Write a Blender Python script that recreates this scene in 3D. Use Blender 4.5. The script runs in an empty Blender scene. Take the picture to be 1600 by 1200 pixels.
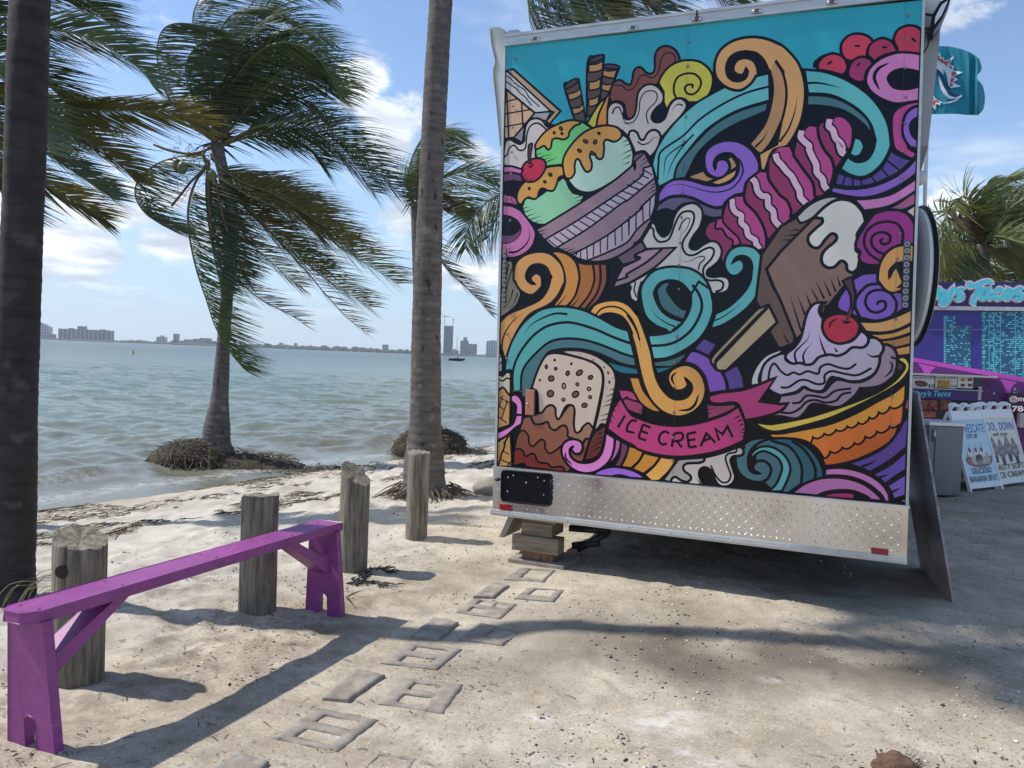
import bpy, bmesh, math, random
import numpy as np
from mathutils import Vector, Matrix, noise
from mathutils.geometry import delaunay_2d_cdt

scene = bpy.context.scene
C = scene.collection
random.seed(7)
rng = np.random.default_rng(7)

# ------------------------------------------------------------------ camera
EYE = Vector((0.0, 0.0, 1.38))
FPX = 1300.0                                   # focal length in pixels of the 1600 px wide photograph
PITCH = math.atan(41.6 / FPX)
ROLL = math.radians(2.26)
_c, _s = math.cos(ROLL), math.sin(ROLL)
_R0 = Vector((1, 0, 0)); _U0 = Vector((0, math.sin(PITCH), math.cos(PITCH)))
CF = Vector((0, math.cos(PITCH), -math.sin(PITCH)))
CR = _c * _R0 + _s * _U0
CU = _c * _U0 - _s * _R0
cam_data = bpy.data.cameras.new('camera')
cam = bpy.data.objects.new('camera', cam_data)
C.objects.link(cam)
M = Matrix((CR, CU, -CF)).transposed().to_4x4()
M.translation = EYE
cam.matrix_world = M
cam_data.sensor_fit = 'HORIZONTAL'; cam_data.sensor_width = 36.0
cam_data.lens = 36.0 * FPX / 1600.0
cam_data.clip_start = 0.05; cam_data.clip_end = 30000
scene.camera = cam

# ------------------------------------------------------------------ sun, sky, exposure
SUN_EL = math.radians(52.0)
SUN_AZ = math.radians(9.0)                    # how far behind the left-right line the sun stands
sun_vec = Vector((-math.cos(SUN_AZ) * math.cos(SUN_EL), math.sin(SUN_AZ) * math.cos(SUN_EL), math.sin(SUN_EL)))
sd = bpy.data.lights.new('sun', 'SUN'); sd.energy = 4.0; sd.angle = math.radians(0.9); sd.color = (1.0, 0.955, 0.89)
so = bpy.data.objects.new('sun', sd); C.objects.link(so)
so.rotation_euler = sun_vec.to_track_quat('Z', 'Y').to_euler()

world = bpy.data.worlds.new('World'); scene.world = world; world.use_nodes = True
nt = world.node_tree; N = nt.nodes; L = nt.links
for n in list(N): N.remove(n)
w_out = N.new('ShaderNodeOutputWorld'); w_bg = N.new('ShaderNodeBackground'); w_bg.inputs[1].default_value = 0.145
L.new(w_bg.outputs[0], w_out.inputs[0])
w_sky = N.new('ShaderNodeTexSky'); w_sky.sky_type = 'NISHITA'; w_sky.sun_disc = False
w_sky.sun_elevation = SUN_EL
w_sky.sun_rotation = math.atan2(sun_vec.x, sun_vec.y)
w_sky.air_density = 1.0; w_sky.dust_density = 0.35; w_sky.ozone_density = 2.6
# clouds: noise laid on a flat cloud layer above the bay
tc = N.new('ShaderNodeTexCoord'); sep = N.new('ShaderNodeSeparateXYZ'); L.new(tc.outputs['Generated'], sep.inputs[0])
def wmath(op, a, b=None, clamp=False):
    m = N.new('ShaderNodeMath'); m.operation = op; m.use_clamp = clamp
    for i, v in enumerate((a, b)):
        if v is None: continue
        if isinstance(v, (int, float)): m.inputs[i].default_value = v
        else: L.new(v, m.inputs[i])
    return m.outputs[0]
zz = wmath('MAXIMUM', sep.outputs[2], 0.0)
den = wmath('ADD', zz, 0.11)
cx = wmath('DIVIDE', sep.outputs[0], den); cy = wmath('DIVIDE', sep.outputs[1], den)
comb = N.new('ShaderNodeCombineXYZ'); L.new(cx, comb.inputs[0]); L.new(cy, comb.inputs[1])
def wnoise(scale, detail, rough, off, dist=0.0):
    mp = N.new('ShaderNodeMapping'); mp.inputs[1].default_value = off; L.new(comb.outputs[0], mp.inputs[0])
    n = N.new('ShaderNodeTexNoise'); n.inputs['Scale'].default_value = scale; n.inputs['Detail'].default_value = detail
    n.inputs['Roughness'].default_value = rough; n.inputs['Distortion'].default_value = dist
    L.new(mp.outputs[0], n.inputs[0]); return n.outputs[0]
CLOUD_OFF = (3.1, 7.4, 0.0)
CLOUD_BANKS = [(600, 215, 110, 105, 0.85), (575, 120, 60, 60, 0.8), (740, 240, 80, 45, 0.8), (640, 330, 130, 60, 0.6), (95, 385, 120, 60, 0.95), (165, 335, 85, 40, 1.0), (265, 382, 95, 38, 1.0), (330, 372, 80, 36, 0.9), (210, 290, 110, 50, 0.7), (150, 440, 130, 35, 0.42), (520, 400, 100, 40, 0.42), (745, 430, 110, 70, 0.75), (1450, 35, 90, 50, 0.8), (1500, 20, 80, 40, 0.6), (1462, 335, 60, 50, 0.95), (180, 110, 260, 170, 0.30), (1180, 330, 200, 80, 0.6), (1750, 300, 160, 90, 0.8), (-200, 300, 200, 100, 0.8)]
big = wnoise(0.75, 3, 0.5, CLOUD_OFF); fine = wnoise(2.3, 9, 0.58, (1.3, 2.2, 0.4), 0.25)
wisp = wnoise(1.1, 8, 0.62, (8.3, 0.7, 2.0), 1.0)
cl = wmath('ADD', wmath('MULTIPLY', big, 0.62), wmath('MULTIPLY', fine, 0.46))
def wramp(src, p0, p1, c0=(0, 0, 0, 1), c1=(1, 1, 1, 1)):
    r = N.new('ShaderNodeValToRGB'); L.new(src, r.inputs[0])
    r.color_ramp.elements[0].position = p0; r.color_ramp.elements[1].position = p1
    r.color_ramp.elements[0].color = c0; r.color_ramp.elements[1].color = c1
    r.color_ramp.interpolation = 'EASE'; return r.outputs[0]
cmask = wramp(cl, 0.545, 0.70)
wmask = wmath('MULTIPLY', wramp(wisp, 0.48, 0.88), 0.24)
# cumulus where the photograph has them: noise-edged banks at these bearings
def wvec(op, a, b=None):
    m = N.new('ShaderNodeVectorMath'); m.operation = op
    for i, v in enumerate((a, b)):
        if v is None: continue
        if isinstance(v, tuple): m.inputs[i].default_value = v
        else: L.new(v, m.inputs[i])
    return m
def wnoise3(scale, detail, rough, dist=0.0, off=(0, 0, 0)):
    mp = N.new('ShaderNodeMapping'); mp.inputs[1].default_value = off; mp.inputs[3].default_value = (1, 1, 1.5); L.new(tc.outputs['Generated'], mp.inputs[0])
    n = N.new('ShaderNodeTexNoise'); n.inputs['Scale'].default_value = scale; n.inputs['Detail'].default_value = detail; n.inputs['Roughness'].default_value = rough; n.inputs['Distortion'].default_value = dist
    L.new(mp.outputs[0], n.inputs[0]); return n.outputs[0]
puff = wmath('ADD', wmath('MULTIPLY', wnoise3(9, 10, 0.60, 0.3), 0.75), wmath('MULTIPLY', wnoise3(26, 8, 0.6, 0.4, (4, 2, 1)), 0.35))
_R0 = _R0; banks = None
for bx0, by0, rx0, ry0, amp in CLOUD_BANKS:
    d_ = (CF + CR * ((bx0 - 800.0) / FPX) - CU * ((by0 - 600.0) / FPX)).normalized()
    v_ = wvec('MULTIPLY', wvec('SUBTRACT', tc.outputs['Generated'], tuple(d_)).outputs[0], (FPX / rx0, 2.0, FPX / ry0))
    f_ = wmath('MULTIPLY', wmath('SUBTRACT', 1.0, wvec('LENGTH', v_.outputs[0]).outputs['Value'], True), amp)
    banks = f_ if banks is None else wmath('MAXIMUM', banks, f_)
bsum = wmath('ADD', wmath('MULTIPLY', banks, 0.95), wmath('SUBTRACT', wmath('MULTIPLY', puff, 2.3), 1.15))
bmask = wmath('MULTIPLY', wramp(bsum, 0.36, 0.72), wmath('MULTIPLY', banks, 4.0, True))
mask = wmath('MAXIMUM', wmath('MAXIMUM', wmath('MULTIPLY', cmask, 0.40), wmask), bmask)
above = wramp(sep.outputs[2], 0.01, 0.07)
mask = wmath('MULTIPLY', mask, above)
shade = wramp(fine, 0.35, 0.72, (3.7, 4.15, 4.9, 1), (7.0, 7.3, 7.7, 1))
# haze tint painted into the sky low over the water to cut its yellow
mix1 = N.new('ShaderNodeMix'); mix1.data_type = 'RGBA'
hz = wmath('MULTIPLY', wramp(sep.outputs[2], 0.0, 0.30, (1, 1, 1, 1), (0, 0, 0, 1)), 0.72)
SKY_TINT = N.new('ShaderNodeMix'); SKY_TINT.data_type = 'RGBA'; SKY_TINT.blend_type = 'MULTIPLY'; SKY_TINT.inputs[0].default_value = 1.0
L.new(w_sky.outputs[0], SKY_TINT.inputs[6]); SKY_TINT.inputs[7].default_value = (0.97, 0.985, 1.03, 1)
L.new(hz, mix1.inputs[0]); L.new(SKY_TINT.outputs[2], mix1.inputs[6]); mix1.inputs[7].default_value = (2.6, 3.7, 5.1, 1)
mix2 = N.new('ShaderNodeMix'); mix2.data_type = 'RGBA'
L.new(mask, mix2.inputs[0]); L.new(mix1.outputs[2], mix2.inputs[6]); L.new(shade, mix2.inputs[7])
L.new(mix2.outputs[2], w_bg.inputs[0])

vs = scene.view_settings
vs.view_transform = 'Standard'; vs.look = 'None'; vs.gamma = 1.0; vs.use_curve_mapping = False
vs.exposure = 0.28
scene.cycles.use_denoising = True
scene.cycles.max_bounces = 6; scene.cycles.diffuse_bounces = 3; scene.cycles.glossy_bounces = 3
scene.cycles.transparent_max_bounces = 8; scene.cycles.volume_bounces = 1
scene.cycles.sample_clamp_indirect = 6.0

# ------------------------------------------------------------------ geometry helpers
def ray(px, py):
    return CF + CR * ((px - 800.0) / FPX) - CU * ((py - 600.0) / FPX)
def gp(px, py, z=0.0):
    d = ray(px, py); t = (z - EYE.z) / d.z
    return EYE + d * t
def dp(px, py, y):
    d = ray(px, py); return EYE + d * (y / d.y)
def proj(p):
    v = Vector(p) - EYE; w = v.dot(CF)
    return (800 + FPX * v.dot(CR) / w, 600 - FPX * v.dot(CU) / w)
def smooth01(t):
    t = min(1.0, max(0.0, t)); return t * t * (3 - 2 * t)

WATER_Z = -0.40
def shore_s(x, y):                     # metres inland from the waterline
    return 0.871 * (x + 5.2) - 0.491 * (y - 9.1)
def ground_z(x, y):
    s = shore_s(x, y)
    if s > 5.5: return 0.0
    if s > -1.0:
        t = (5.5 - s) / 6.5
        return -0.50 * (0.35 * t + 0.65 * smooth01(t))
    return max(-3.0, -0.50 + (s + 1.0) * 0.11)
def tp(px, py):                        # a point of the sloping ground
    z = 0.0
    for _ in range(12):
        p = gp(px, py, z); z = 0.5 * z + 0.5 * ground_z(p.x, p.y)
    p = gp(px, py, z); return Vector((p.x, p.y, ground_z(p.x, p.y)))

_lin = lambda c: c / 12.92 if c <= 0.04045 else ((c + 0.055) / 1.055) ** 2.4
def rgb(r, g, b, k=1.0):
    return tuple(min(0.9, _lin(v / 255.0) * k) for v in (r, g, b)) + (1.0,)

MATS = {}
def mat(name, col, rough=0.6, metal=0.0, spec=0.5, var=0.0, vscale=8.0, bump=0.0, bscale=40.0, col2=None, stretch=None, detail=5.0, coat=0.0, transl=None, rvar=0.0, obj_var=0.0):
    if name in MATS: return MATS[name]
    m = bpy.data.materials.new(name); m.use_nodes = True; MATS[name] = m
    t = m.node_tree; b = t.nodes['Principled BSDF']
    b.inputs['Base Color'].default_value = col if len(col) == 4 else tuple(col) + (1,)
    b.inputs['Roughness'].default_value = rough; b.inputs['Metallic'].default_value = metal
    b.inputs['Specular IOR Level'].default_value = spec
    if coat: b.inputs['Coat Weight'].default_value = coat; b.inputs['Coat Roughness'].default_value = 0.08
    tcn = t.nodes.new('ShaderNodeTexCoord'); src = tcn.outputs['Object']
    if stretch:
        mp = t.nodes.new('ShaderNodeMapping'); mp.inputs[3].default_value = stretch; t.links.new(src, mp.inputs[0]); src = mp.outputs[0]
    if var or col2 or rvar:
        n = t.nodes.new('ShaderNodeTexNoise'); n.inputs['Scale'].default_value = vscale; n.inputs['Detail'].default_value = detail
        n.inputs['Roughness'].default_value = 0.62; t.links.new(src, n.inputs[0])
    if var or col2:
        r = t.nodes.new('ShaderNodeValToRGB'); t.links.new(n.outputs[0], r.inputs[0])
        r.color_ramp.elements[0].position = 0.32; r.color_ramp.elements[1].position = 0.68
        c = Vector(col[:3]); c2 = Vector(col2[:3]) if col2 else c * (1 + var)
        c1 = c if col2 else c * (1 - var)
        r.color_ramp.elements[0].color = tuple(c1) + (1,); r.color_ramp.elements[1].color = tuple(min(1, v) for v in c2) + (1,)
        out = r.outputs[0]
        if obj_var:
            oi = t.nodes.new('ShaderNodeObjectInfo'); hs = t.nodes.new('ShaderNodeHueSaturation')
            mr = t.nodes.new('ShaderNodeMapRange'); mr.inputs[3].default_value = 1 - obj_var; mr.inputs[4].default_value = 1 + obj_var
            t.links.new(oi.outputs['Random'], mr.inputs[0]); t.links.new(mr.outputs[0], hs.inputs['Value']); t.links.new(out, hs.inputs['Color']); out = hs.outputs[0]
        t.links.new(out, b.inputs['Base Color'])
        if transl:
            tr = t.nodes.new('ShaderNodeBsdfTranslucent'); mx = t.nodes.new('ShaderNodeMixShader'); mx.inputs[0].default_value = transl
            t.links.new(out, tr.inputs[0]); t.links.new(b.outputs[0], mx.inputs[1]); t.links.new(tr.outputs[0], mx.inputs[2])
            t.links.new(mx.outputs[0], t.nodes['Material Output'].inputs[0])
    if rvar:
        mr = t.nodes.new('ShaderNodeMapRange'); mr.inputs[1].default_value = 0.3; mr.inputs[2].default_value = 0.7
        mr.inputs[3].default_value = max(0.02, rough - rvar); mr.inputs[4].default_value = min(1, rough + rvar)
        t.links.new(n.outputs[0], mr.inputs[0]); t.links.new(mr.outputs[0], b.inputs['Roughness'])
    if bump:
        n2 = t.nodes.new('ShaderNodeTexNoise'); n2.inputs['Scale'].default_value = bscale; n2.inputs['Detail'].default_value = 6
        t.links.new(src, n2.inputs[0]); bp = t.nodes.new('ShaderNodeBump'); bp.inputs[0].default_value = 1.0; bp.inputs[1].default_value = bump
        t.links.new(n2.outputs[0], bp.inputs[2]); t.links.new(bp.outputs[0], b.inputs['Normal'])
    return m

ORG = {}                                # world origin of each built object
def wire(o, parent, org):
    C.objects.link(o)
    if parent is not None:
        o.parent = parent; ORG[o.name] = ORG[parent.name]
    else:
        o.location = org; ORG[o.name] = Vector(org)
    return o
def tag(o, label=None, cat=None, group=None, kind=None):
    if label: o['label'] = label
    if cat: o['category'] = cat
    if group: o['group'] = group
    if kind: o['kind'] = kind
    return o
def thing(name, loc, label, cat, group=None):
    o = bpy.data.objects.new(name, None); o.empty_display_size = 0.1
    wire(o, None, Vector(loc)); return tag(o, label, cat, group)
def rename(o):
    return o
def copy_tree(o, loc=None, parent=None, rotz=None, scale=None):
    c = o.copy(); C.objects.link(c)
    if parent is not None: c.parent = parent
    if loc is not None: c.location = loc
    if rotz is not None: c.rotation_euler = (0, 0, rotz)
    if scale is not None: c.scale = scale
    ORG[c.name] = Vector(c.location) if parent is None else ORG[parent.name]
    for ch in list(o.children): copy_tree(ch, None, c)
    return c

class MB:
    def __init__(s): s.v = []; s.f = []; s.m = []; s.sm = []
    def add(s, vs_, fs, mi=0, sm=False):
        o = len(s.v); s.v.extend([tuple(p) for p in vs_])
        for f in fs: s.f.append(tuple(i + o for i in f)); s.m.append(mi); s.sm.append(sm)
        return s
    def box(s, c, sx, sy, sz, ax=(1, 0, 0), ay=(0, 1, 0), az=(0, 0, 1), mi=0, bev=0.0):
        c = Vector(c); ax = Vector(ax); ay = Vector(ay); az = Vector(az)
        if bev <= 0:
            vs_ = [c + ax * (sx / 2 * i) + ay * (sy / 2 * j) + az * (sz / 2 * k) for k in (-1, 1) for j in (-1, 1) for i in (-1, 1)]
            return s.add(vs_, [(0, 2, 3, 1), (4, 5, 7, 6), (0, 1, 5, 4), (2, 6, 7, 3), (0, 4, 6, 2), (1, 3, 7, 5)], mi)
        bm = bmesh.new(); bmesh.ops.create_cube(bm, size=1.0)
        for v in bm.verts: v.co = Vector((v.co.x * sx, v.co.y * sy, v.co.z * sz))
        bmesh.ops.bevel(bm, geom=list(bm.edges), offset=min(bev, 0.45 * min(sx, sy, sz)), segments=2, affect='EDGES', profile=0.6)
        bm.verts.index_update()
        s.add([c + ax * v.co.x + ay * v.co.y + az * v.co.z for v in bm.verts], [[v.index for v in f.verts] for f in bm.faces], mi)
        bm.free(); return s
    def prism(s, poly, d, mi=0, cap=True):            # poly: 3D points of a planar outline, d: vector of extrusion
        n = len(poly); d = Vector(d); a = [Vector(p) for p in poly]; b = [p + d for p in a]
        fs = [(i, (i + 1) % n, n + (i + 1) % n, n + i) for i in range(n)]
        s.add(a + b, fs, mi)
        if cap:
            tri = tri_poly(a)
            o = len(s.v) - 2 * n
            for t in tri:
                s.f.append(tuple(i + o for i in t)); s.m.append(mi); s.sm.append(False)
                s.f.append(tuple(i + o + n for i in reversed(t))); s.m.append(mi); s.sm.append(False)
        return s
    def tube(s, pts, rad, n=8, mi=0, cap=True, sm=True, sq=1.0):
        pts = [Vector(p) for p in pts]; k = len(pts)
        rs = [rad] * k if isinstance(rad, (int, float)) else list(rad)
        t0 = (pts[1] - pts[0]).normalized(); u = t0.orthogonal().normalized(); vs_ = []; 
        for i, p in enumerate(pts):
            t = (pts[min(i + 1, k - 1)] - pts[max(i - 1, 0)]).normalized()
            u = (u - t * u.dot(t)).normalized(); w = t.cross(u)
            for j in range(n):
                a = 2 * math.pi * j / n
                vs_.append(p + (u * math.cos(a) + w * math.sin(a) * sq) * rs[i])
        fs = [(i * n + j, i * n + (j + 1) % n, (i + 1) * n + (j + 1) % n, (i + 1) * n + j) for i in range(k - 1) for j in range(n)]
        s.add(vs_, fs, mi, sm)
        if cap:
            o = len(s.v) - k * n
            s.f.append(tuple(o + j for j in reversed(range(n)))); s.m.append(mi); s.sm.append(False)
            s.f.append(tuple(o + (k - 1) * n + j for j in range(n))); s.m.append(mi); s.sm.append(False)
        return s
    def ball(s, c, r, n=10, mi=0, sc=(1, 1, 1), lat=6, jit=0.0):
        c = Vector(c); vs_ = [c + Vector((0, 0, -r * sc[2]))]
        for i in range(1, lat):
            a = -math.pi / 2 + math.pi * i / lat
            for j in range(n):
                b = 2 * math.pi * j / n; q = Vector((math.cos(a) * math.cos(b) * sc[0], math.cos(a) * math.sin(b) * sc[1], math.sin(a) * sc[2])) * r
                if jit: q *= 1 + jit * noise.noise(q * (2.5 / r) + c)
                vs_.append(c + q)
        vs_.append(c + Vector((0, 0, r * sc[2]))); e = len(vs_) - 1
        fs = [(0, 1 + (j + 1) % n, 1 + j) for j in range(n)]
        for i in range(lat - 2):
            for j in range(n): fs.append((1 + i * n + j, 1 + i * n + (j + 1) % n, 1 + (i + 1) * n + (j + 1) % n, 1 + (i + 1) * n + j))
        o = 1 + (lat - 2) * n
        fs += [(o + j, o + (j + 1) % n, e) for j in range(n)]
        return s.add(vs_, fs, mi, True)
    def build(s, name, mats, parent=None, org=None, merge=False):
        if not isinstance(mats, (list, tuple)): mats = [mats]
        o_ = ORG[parent.name] if parent is not None else Vector(org if org is not None else (0, 0, 0))
        me = bpy.data.meshes.new(name)
        me.from_pydata([(x - o_.x, y - o_.y, z - o_.z) for x, y, z in s.v], [], s.f)
        for m_ in mats: me.materials.append(m_)
        if any(s.m): me.polygons.foreach_set('material_index', s.m)
        if any(s.sm): me.polygons.foreach_set('use_smooth', s.sm)
        me.update()
        o = bpy.data.objects.new(name, me)
        return wire(o, parent, o_)

def tri_poly(pts):
    """triangles of a planar, maybe concave outline"""
    a = [Vector(p) for p in pts]; nrm = Vector((0, 0, 0))
    for i in range(len(a)):
        p, q = a[i], a[(i + 1) % len(a)]
        nrm += Vector(((p.y - q.y) * (p.z + q.z), (p.z - q.z) * (p.x + q.x), (p.x - q.x) * (p.y + q.y)))
    nrm.normalize(); u = nrm.orthogonal().normalized(); w = nrm.cross(u)
    from mathutils.geometry import tessellate_polygon
    return tessellate_polygon([[Vector((p.dot(u), p.dot(w), 0)) for p in a]])

def catmull(pts, per=6, closed=False):
    pts = [Vector(p) for p in pts]; n = len(pts)
    if n < 3: 
        return [pts[0].lerp(pts[1], i / per) for i in range(per)] + [pts[1]] if n == 2 else pts
    out = []
    rngk = range(n) if closed else range(n - 1)
    for i in rngk:
        if closed: p0, p1, p2, p3 = pts[i - 1], pts[i], pts[(i + 1) % n], pts[(i + 2) % n]
        else:
            p1, p2 = pts[i], pts[i + 1]
            p0 = pts[i - 1] if i > 0 else p1 * 2 - p2
            p3 = pts[i + 2] if i + 2 < n else p2 * 2 - p1
        for k in range(per):
            t = k / per
            out.append(0.5 * ((2 * p1) + (p2 - p0) * t + (2 * p0 - 5 * p1 + 4 * p2 - p3) * t * t + (3 * p1 - p0 - 3 * p2 + p3) * t ** 3))
    if not closed: out.append(pts[-1])
    return out

class Face:
    """a flat face in the world: u along X, v along V, d out along Nn; pix() finds where a photographed point lies on it"""
    def __init__(s, P0, X, V, Nn): s.P0 = Vector(P0); s.X = Vector(X); s.V = Vector(V); s.N = Vector(Nn)
    def P(s, u, v, d=0.0): return s.P0 + s.X * u + s.V * v + s.N * d
    def pix(s, px, py):
        d = ray(px, py); nn = s.X.cross(s.V); t = (s.P0 - EYE).dot(nn) / d.dot(nn)
        q = EYE + d * t - s.P0
        # solve q = u X + v V
        a, b, c_ = s.X.dot(s.X), s.X.dot(s.V), s.V.dot(s.V); e, f = q.dot(s.X), q.dot(s.V); D = a * c_ - b * b
        return ((e * c_ - f * b) / D, (f * a - e * b) / D)
    def pp(s, px, py, d=0.0):
        u, v = s.pix(px, py); return s.P(u, v, d)

# ------------------------------------------------------------------ flat print (outlined cartoon shapes, lettering)
class Print:
    """layers of flat vinyl, each a hair above the last"""
    def __init__(s, face, d0=0.002, step=0.00006):
        s.F = face; s.d = d0; s.step = step; s.mb = MB(); s.mats = []; s.idx = {}
    def mi(s, m):
        if m.name not in s.idx: s.idx[m.name] = len(s.mats); s.mats.append(m)
        return s.idx[m.name]
    def fill(s, pts, m):
        if len(pts) < 3: return
        vs_ = [Vector((p[0], p[1])) for p in pts]
        r = delaunay_2d_cdt(vs_, [], [list(range(len(vs_)))], 1, 1e-6)
        s.mb.add([s.F.P(p.x, p.y, s.d) for p in r[0]], [tuple(f) for f in r[2]], s.mi(m)); s.d += s.step
    def stroke(s, pts, w, m, closed=False, taper=0):
        a = [Vector((p[0], p[1])) for p in pts]
        b = [a[0]]
        for p in a[1:]:
            if (p - b[-1]).length > 1e-5: b.append(p)
        if closed and (b[0] - b[-1]).length < 1e-5: b.pop()
        n = len(b)
        if n < 2: return
        vs_ = []; fs = []
        for i, p in enumerate(b):
            q0 = b[(i - 1) % n] if closed else b[max(i - 1, 0)]; q1 = b[(i + 1) % n] if closed else b[min(i + 1, n - 1)]
            d1 = (p - q0).normalized() if (p - q0).length else None; d2 = (q1 - p).normalized() if (q1 - p).length else None
            d1 = d1 or d2; d2 = d2 or d1
            t = d1 + d2
            if t.length < 0.2: t = d2
            t.normalize(); nn = Vector((-t.y, t.x)); k = 1.0 / max(0.45, nn.dot(Vector((-d2.y, d2.x))))
            ww = w
            if taper: 
                f = i / (n - 1)
                ww = w * (math.sin(math.pi * min(1, max(0, f))) ** 0.6 * 0.85 + 0.15 if taper == 2 else max(0.12, 1 - f ** 1.5) if taper == 1 else 1)
            vs_ += [(p + nn * ww / 2 * k, i / n), (p - nn * ww / 2 * k, i / n)]
        kk = n if closed else n - 1
        for i in range(kk):
            j = (i + 1) % n; fs.append((2 * i, 2 * i + 1, 2 * j + 1, 2 * j))
        s.mb.add([s.F.P(p.x, p.y, s.d + s.step * 0.8 * f) for p, f in vs_], fs, s.mi(m)); s.d += s.step
    def build(s, name, parent): return s.mb.build(name, s.mats, parent)

def smooth_path(pts, corner, closed, per=5):
    """pts: 2D; corner: flags; Catmull-Rom between corners"""
    n = len(pts); P2 = [Vector((p[0], p[1], 0)) for p in pts]
    if not any(corner):
        return catmull(P2, per, closed)
    out = []
    if closed:
        k0 = corner.index(True); P2 = P2[k0:] + P2[:k0]; cr = corner[k0:] + corner[:k0]; P2.append(P2[0]); cr.append(True)
    else: cr = list(corner); cr[0] = True; cr[-1] = True
    i = 0
    while i < len(P2) - 1:
        j = i + 1
        while not cr[j]: j += 1
        seg = P2[i:j + 1]
        o = catmull(seg, per) if len(seg) > 2 else seg
        out.extend(o[:-1]); i = j
    out.append(P2[-1])
    if closed: out.pop()
    return out

# ------------------------------------------------------------------ noise on arrays
def _lat(seed): return np.random.default_rng(seed).random((256, 256))
_LATS = {}
def vnoise(x, y, scale, seed):
    if seed not in _LATS: _LATS[seed] = _lat(seed)
    A = _LATS[seed]; x = np.asarray(x) / scale + 1000.37; y = np.asarray(y) / scale + 1000.71
    xi = np.floor(x).astype(int); yi = np.floor(y).astype(int); fx = x - xi; fy = y - yi
    fx = fx * fx * (3 - 2 * fx); fy = fy * fy * (3 - 2 * fy)
    g = lambda i, j: A[(xi + i) % 256, (yi + j) % 256]
    return (g(0, 0) * (1 - fx) + g(1, 0) * fx) * (1 - fy) + (g(0, 1) * (1 - fx) + g(1, 1) * fx) * fy - 0.5
def np_smooth(t): t = np.clip(t, 0, 1); return t * t * (3 - 2 * t)
def grid_obj(name, xs, ys, fz, attrs, m, kind='structure', pos=None):
    X, Y = np.meshgrid(xs, ys)
    if pos: X, Y = pos(X, Y)
    Z = fz(X, Y); nx, ny = len(xs), len(ys)
    co = np.stack([X, Y, Z], -1).reshape(-1, 3)
    i = np.arange(nx * ny).reshape(ny, nx)
    q = np.stack([i[:-1, :-1], i[:-1, 1:], i[1:, 1:], i[1:, :-1]], -1).reshape(-1, 4)
    me = bpy.data.meshes.new(name); me.vertices.add(len(co)); me.vertices.foreach_set('co', co.astype(np.float32).ravel())
    me.loops.add(q.size); me.loops.foreach_set('vertex_index', q.astype(np.int32).ravel())
    me.polygons.add(len(q)); me.polygons.foreach_set('loop_start', np.arange(0, q.size, 4, dtype=np.int32))
    try: me.polygons.foreach_set('loop_total', np.full(len(q), 4, np.int32))
    except Exception: pass
    me.update(calc_edges=True); me.validate()
    me.polygons.foreach_set('use_smooth', np.ones(len(me.polygons), bool))
    for an, fn in attrs.items():
        a = me.attributes.new(an, 'FLOAT', 'POINT'); a.data.foreach_set('value', fn(X, Y).astype(np.float32).ravel())
    me.materials.append(m); me.update()
    o = bpy.data.objects.new(name, me); wire(o, None, Vector((0, 0, 0)))
    if kind: o['kind'] = kind
    return o

def np_shore(x, y): 
    return 0.871 * (x + 5.2) - 0.491 * (y - 9.1) + 0.35 * vnoise(x, y, 2.6, 5) + 0.12 * vnoise(x, y, 0.8, 6)
def np_shore0(x, y): return 0.871 * (x + 5.2) - 0.491 * (y - 9.1)
def np_ground_base(x, y):
    s = np_shore0(x, y); t = np.clip((5.5 - s) / 6.5, 0, 1)
    z = -0.50 * (0.35 * t + 0.65 * np_smooth(t))
    return np.where(s < -1.0, np.maximum(-3.0, -0.50 + (s + 1.0) * 0.11), z)
def loose(x, y):            # deep footprint-trodden sand of the beach
    s = np_shore0(x, y)
    return np_smooth((s - 0.9) / 0.8) * (1 - np_smooth((s - 4.6 + 1.2 * vnoise(x, y, 1.3, 9)) / 1.6))
GROOVE = [tuple(gp(px_, py_).xy) for px_, py_ in ((905, 1040), (960, 1065), (985, 1082), (1060, 1103), (1150, 1113), (1240, 1122), (1350, 1150), (1500, 1182), (1620, 1200))]
_rs = random.Random(15)
STEPS = [(_rs.uniform(-3.4, -0.6), _rs.uniform(2.4, 6.6), _rs.uniform(0.2, 2.9)) for _ in range(46)] + [(_rs.uniform(-0.4, 3.0), _rs.uniform(2.0, 4.6), _rs.uniform(0, 3)) for _ in range(10)]
PATHL = [tuple(gp(a_, b_).xy) for a_, b_ in ((330, 1205), (560, 1100), (690, 1000), (760, 945), (835, 895))]
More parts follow.
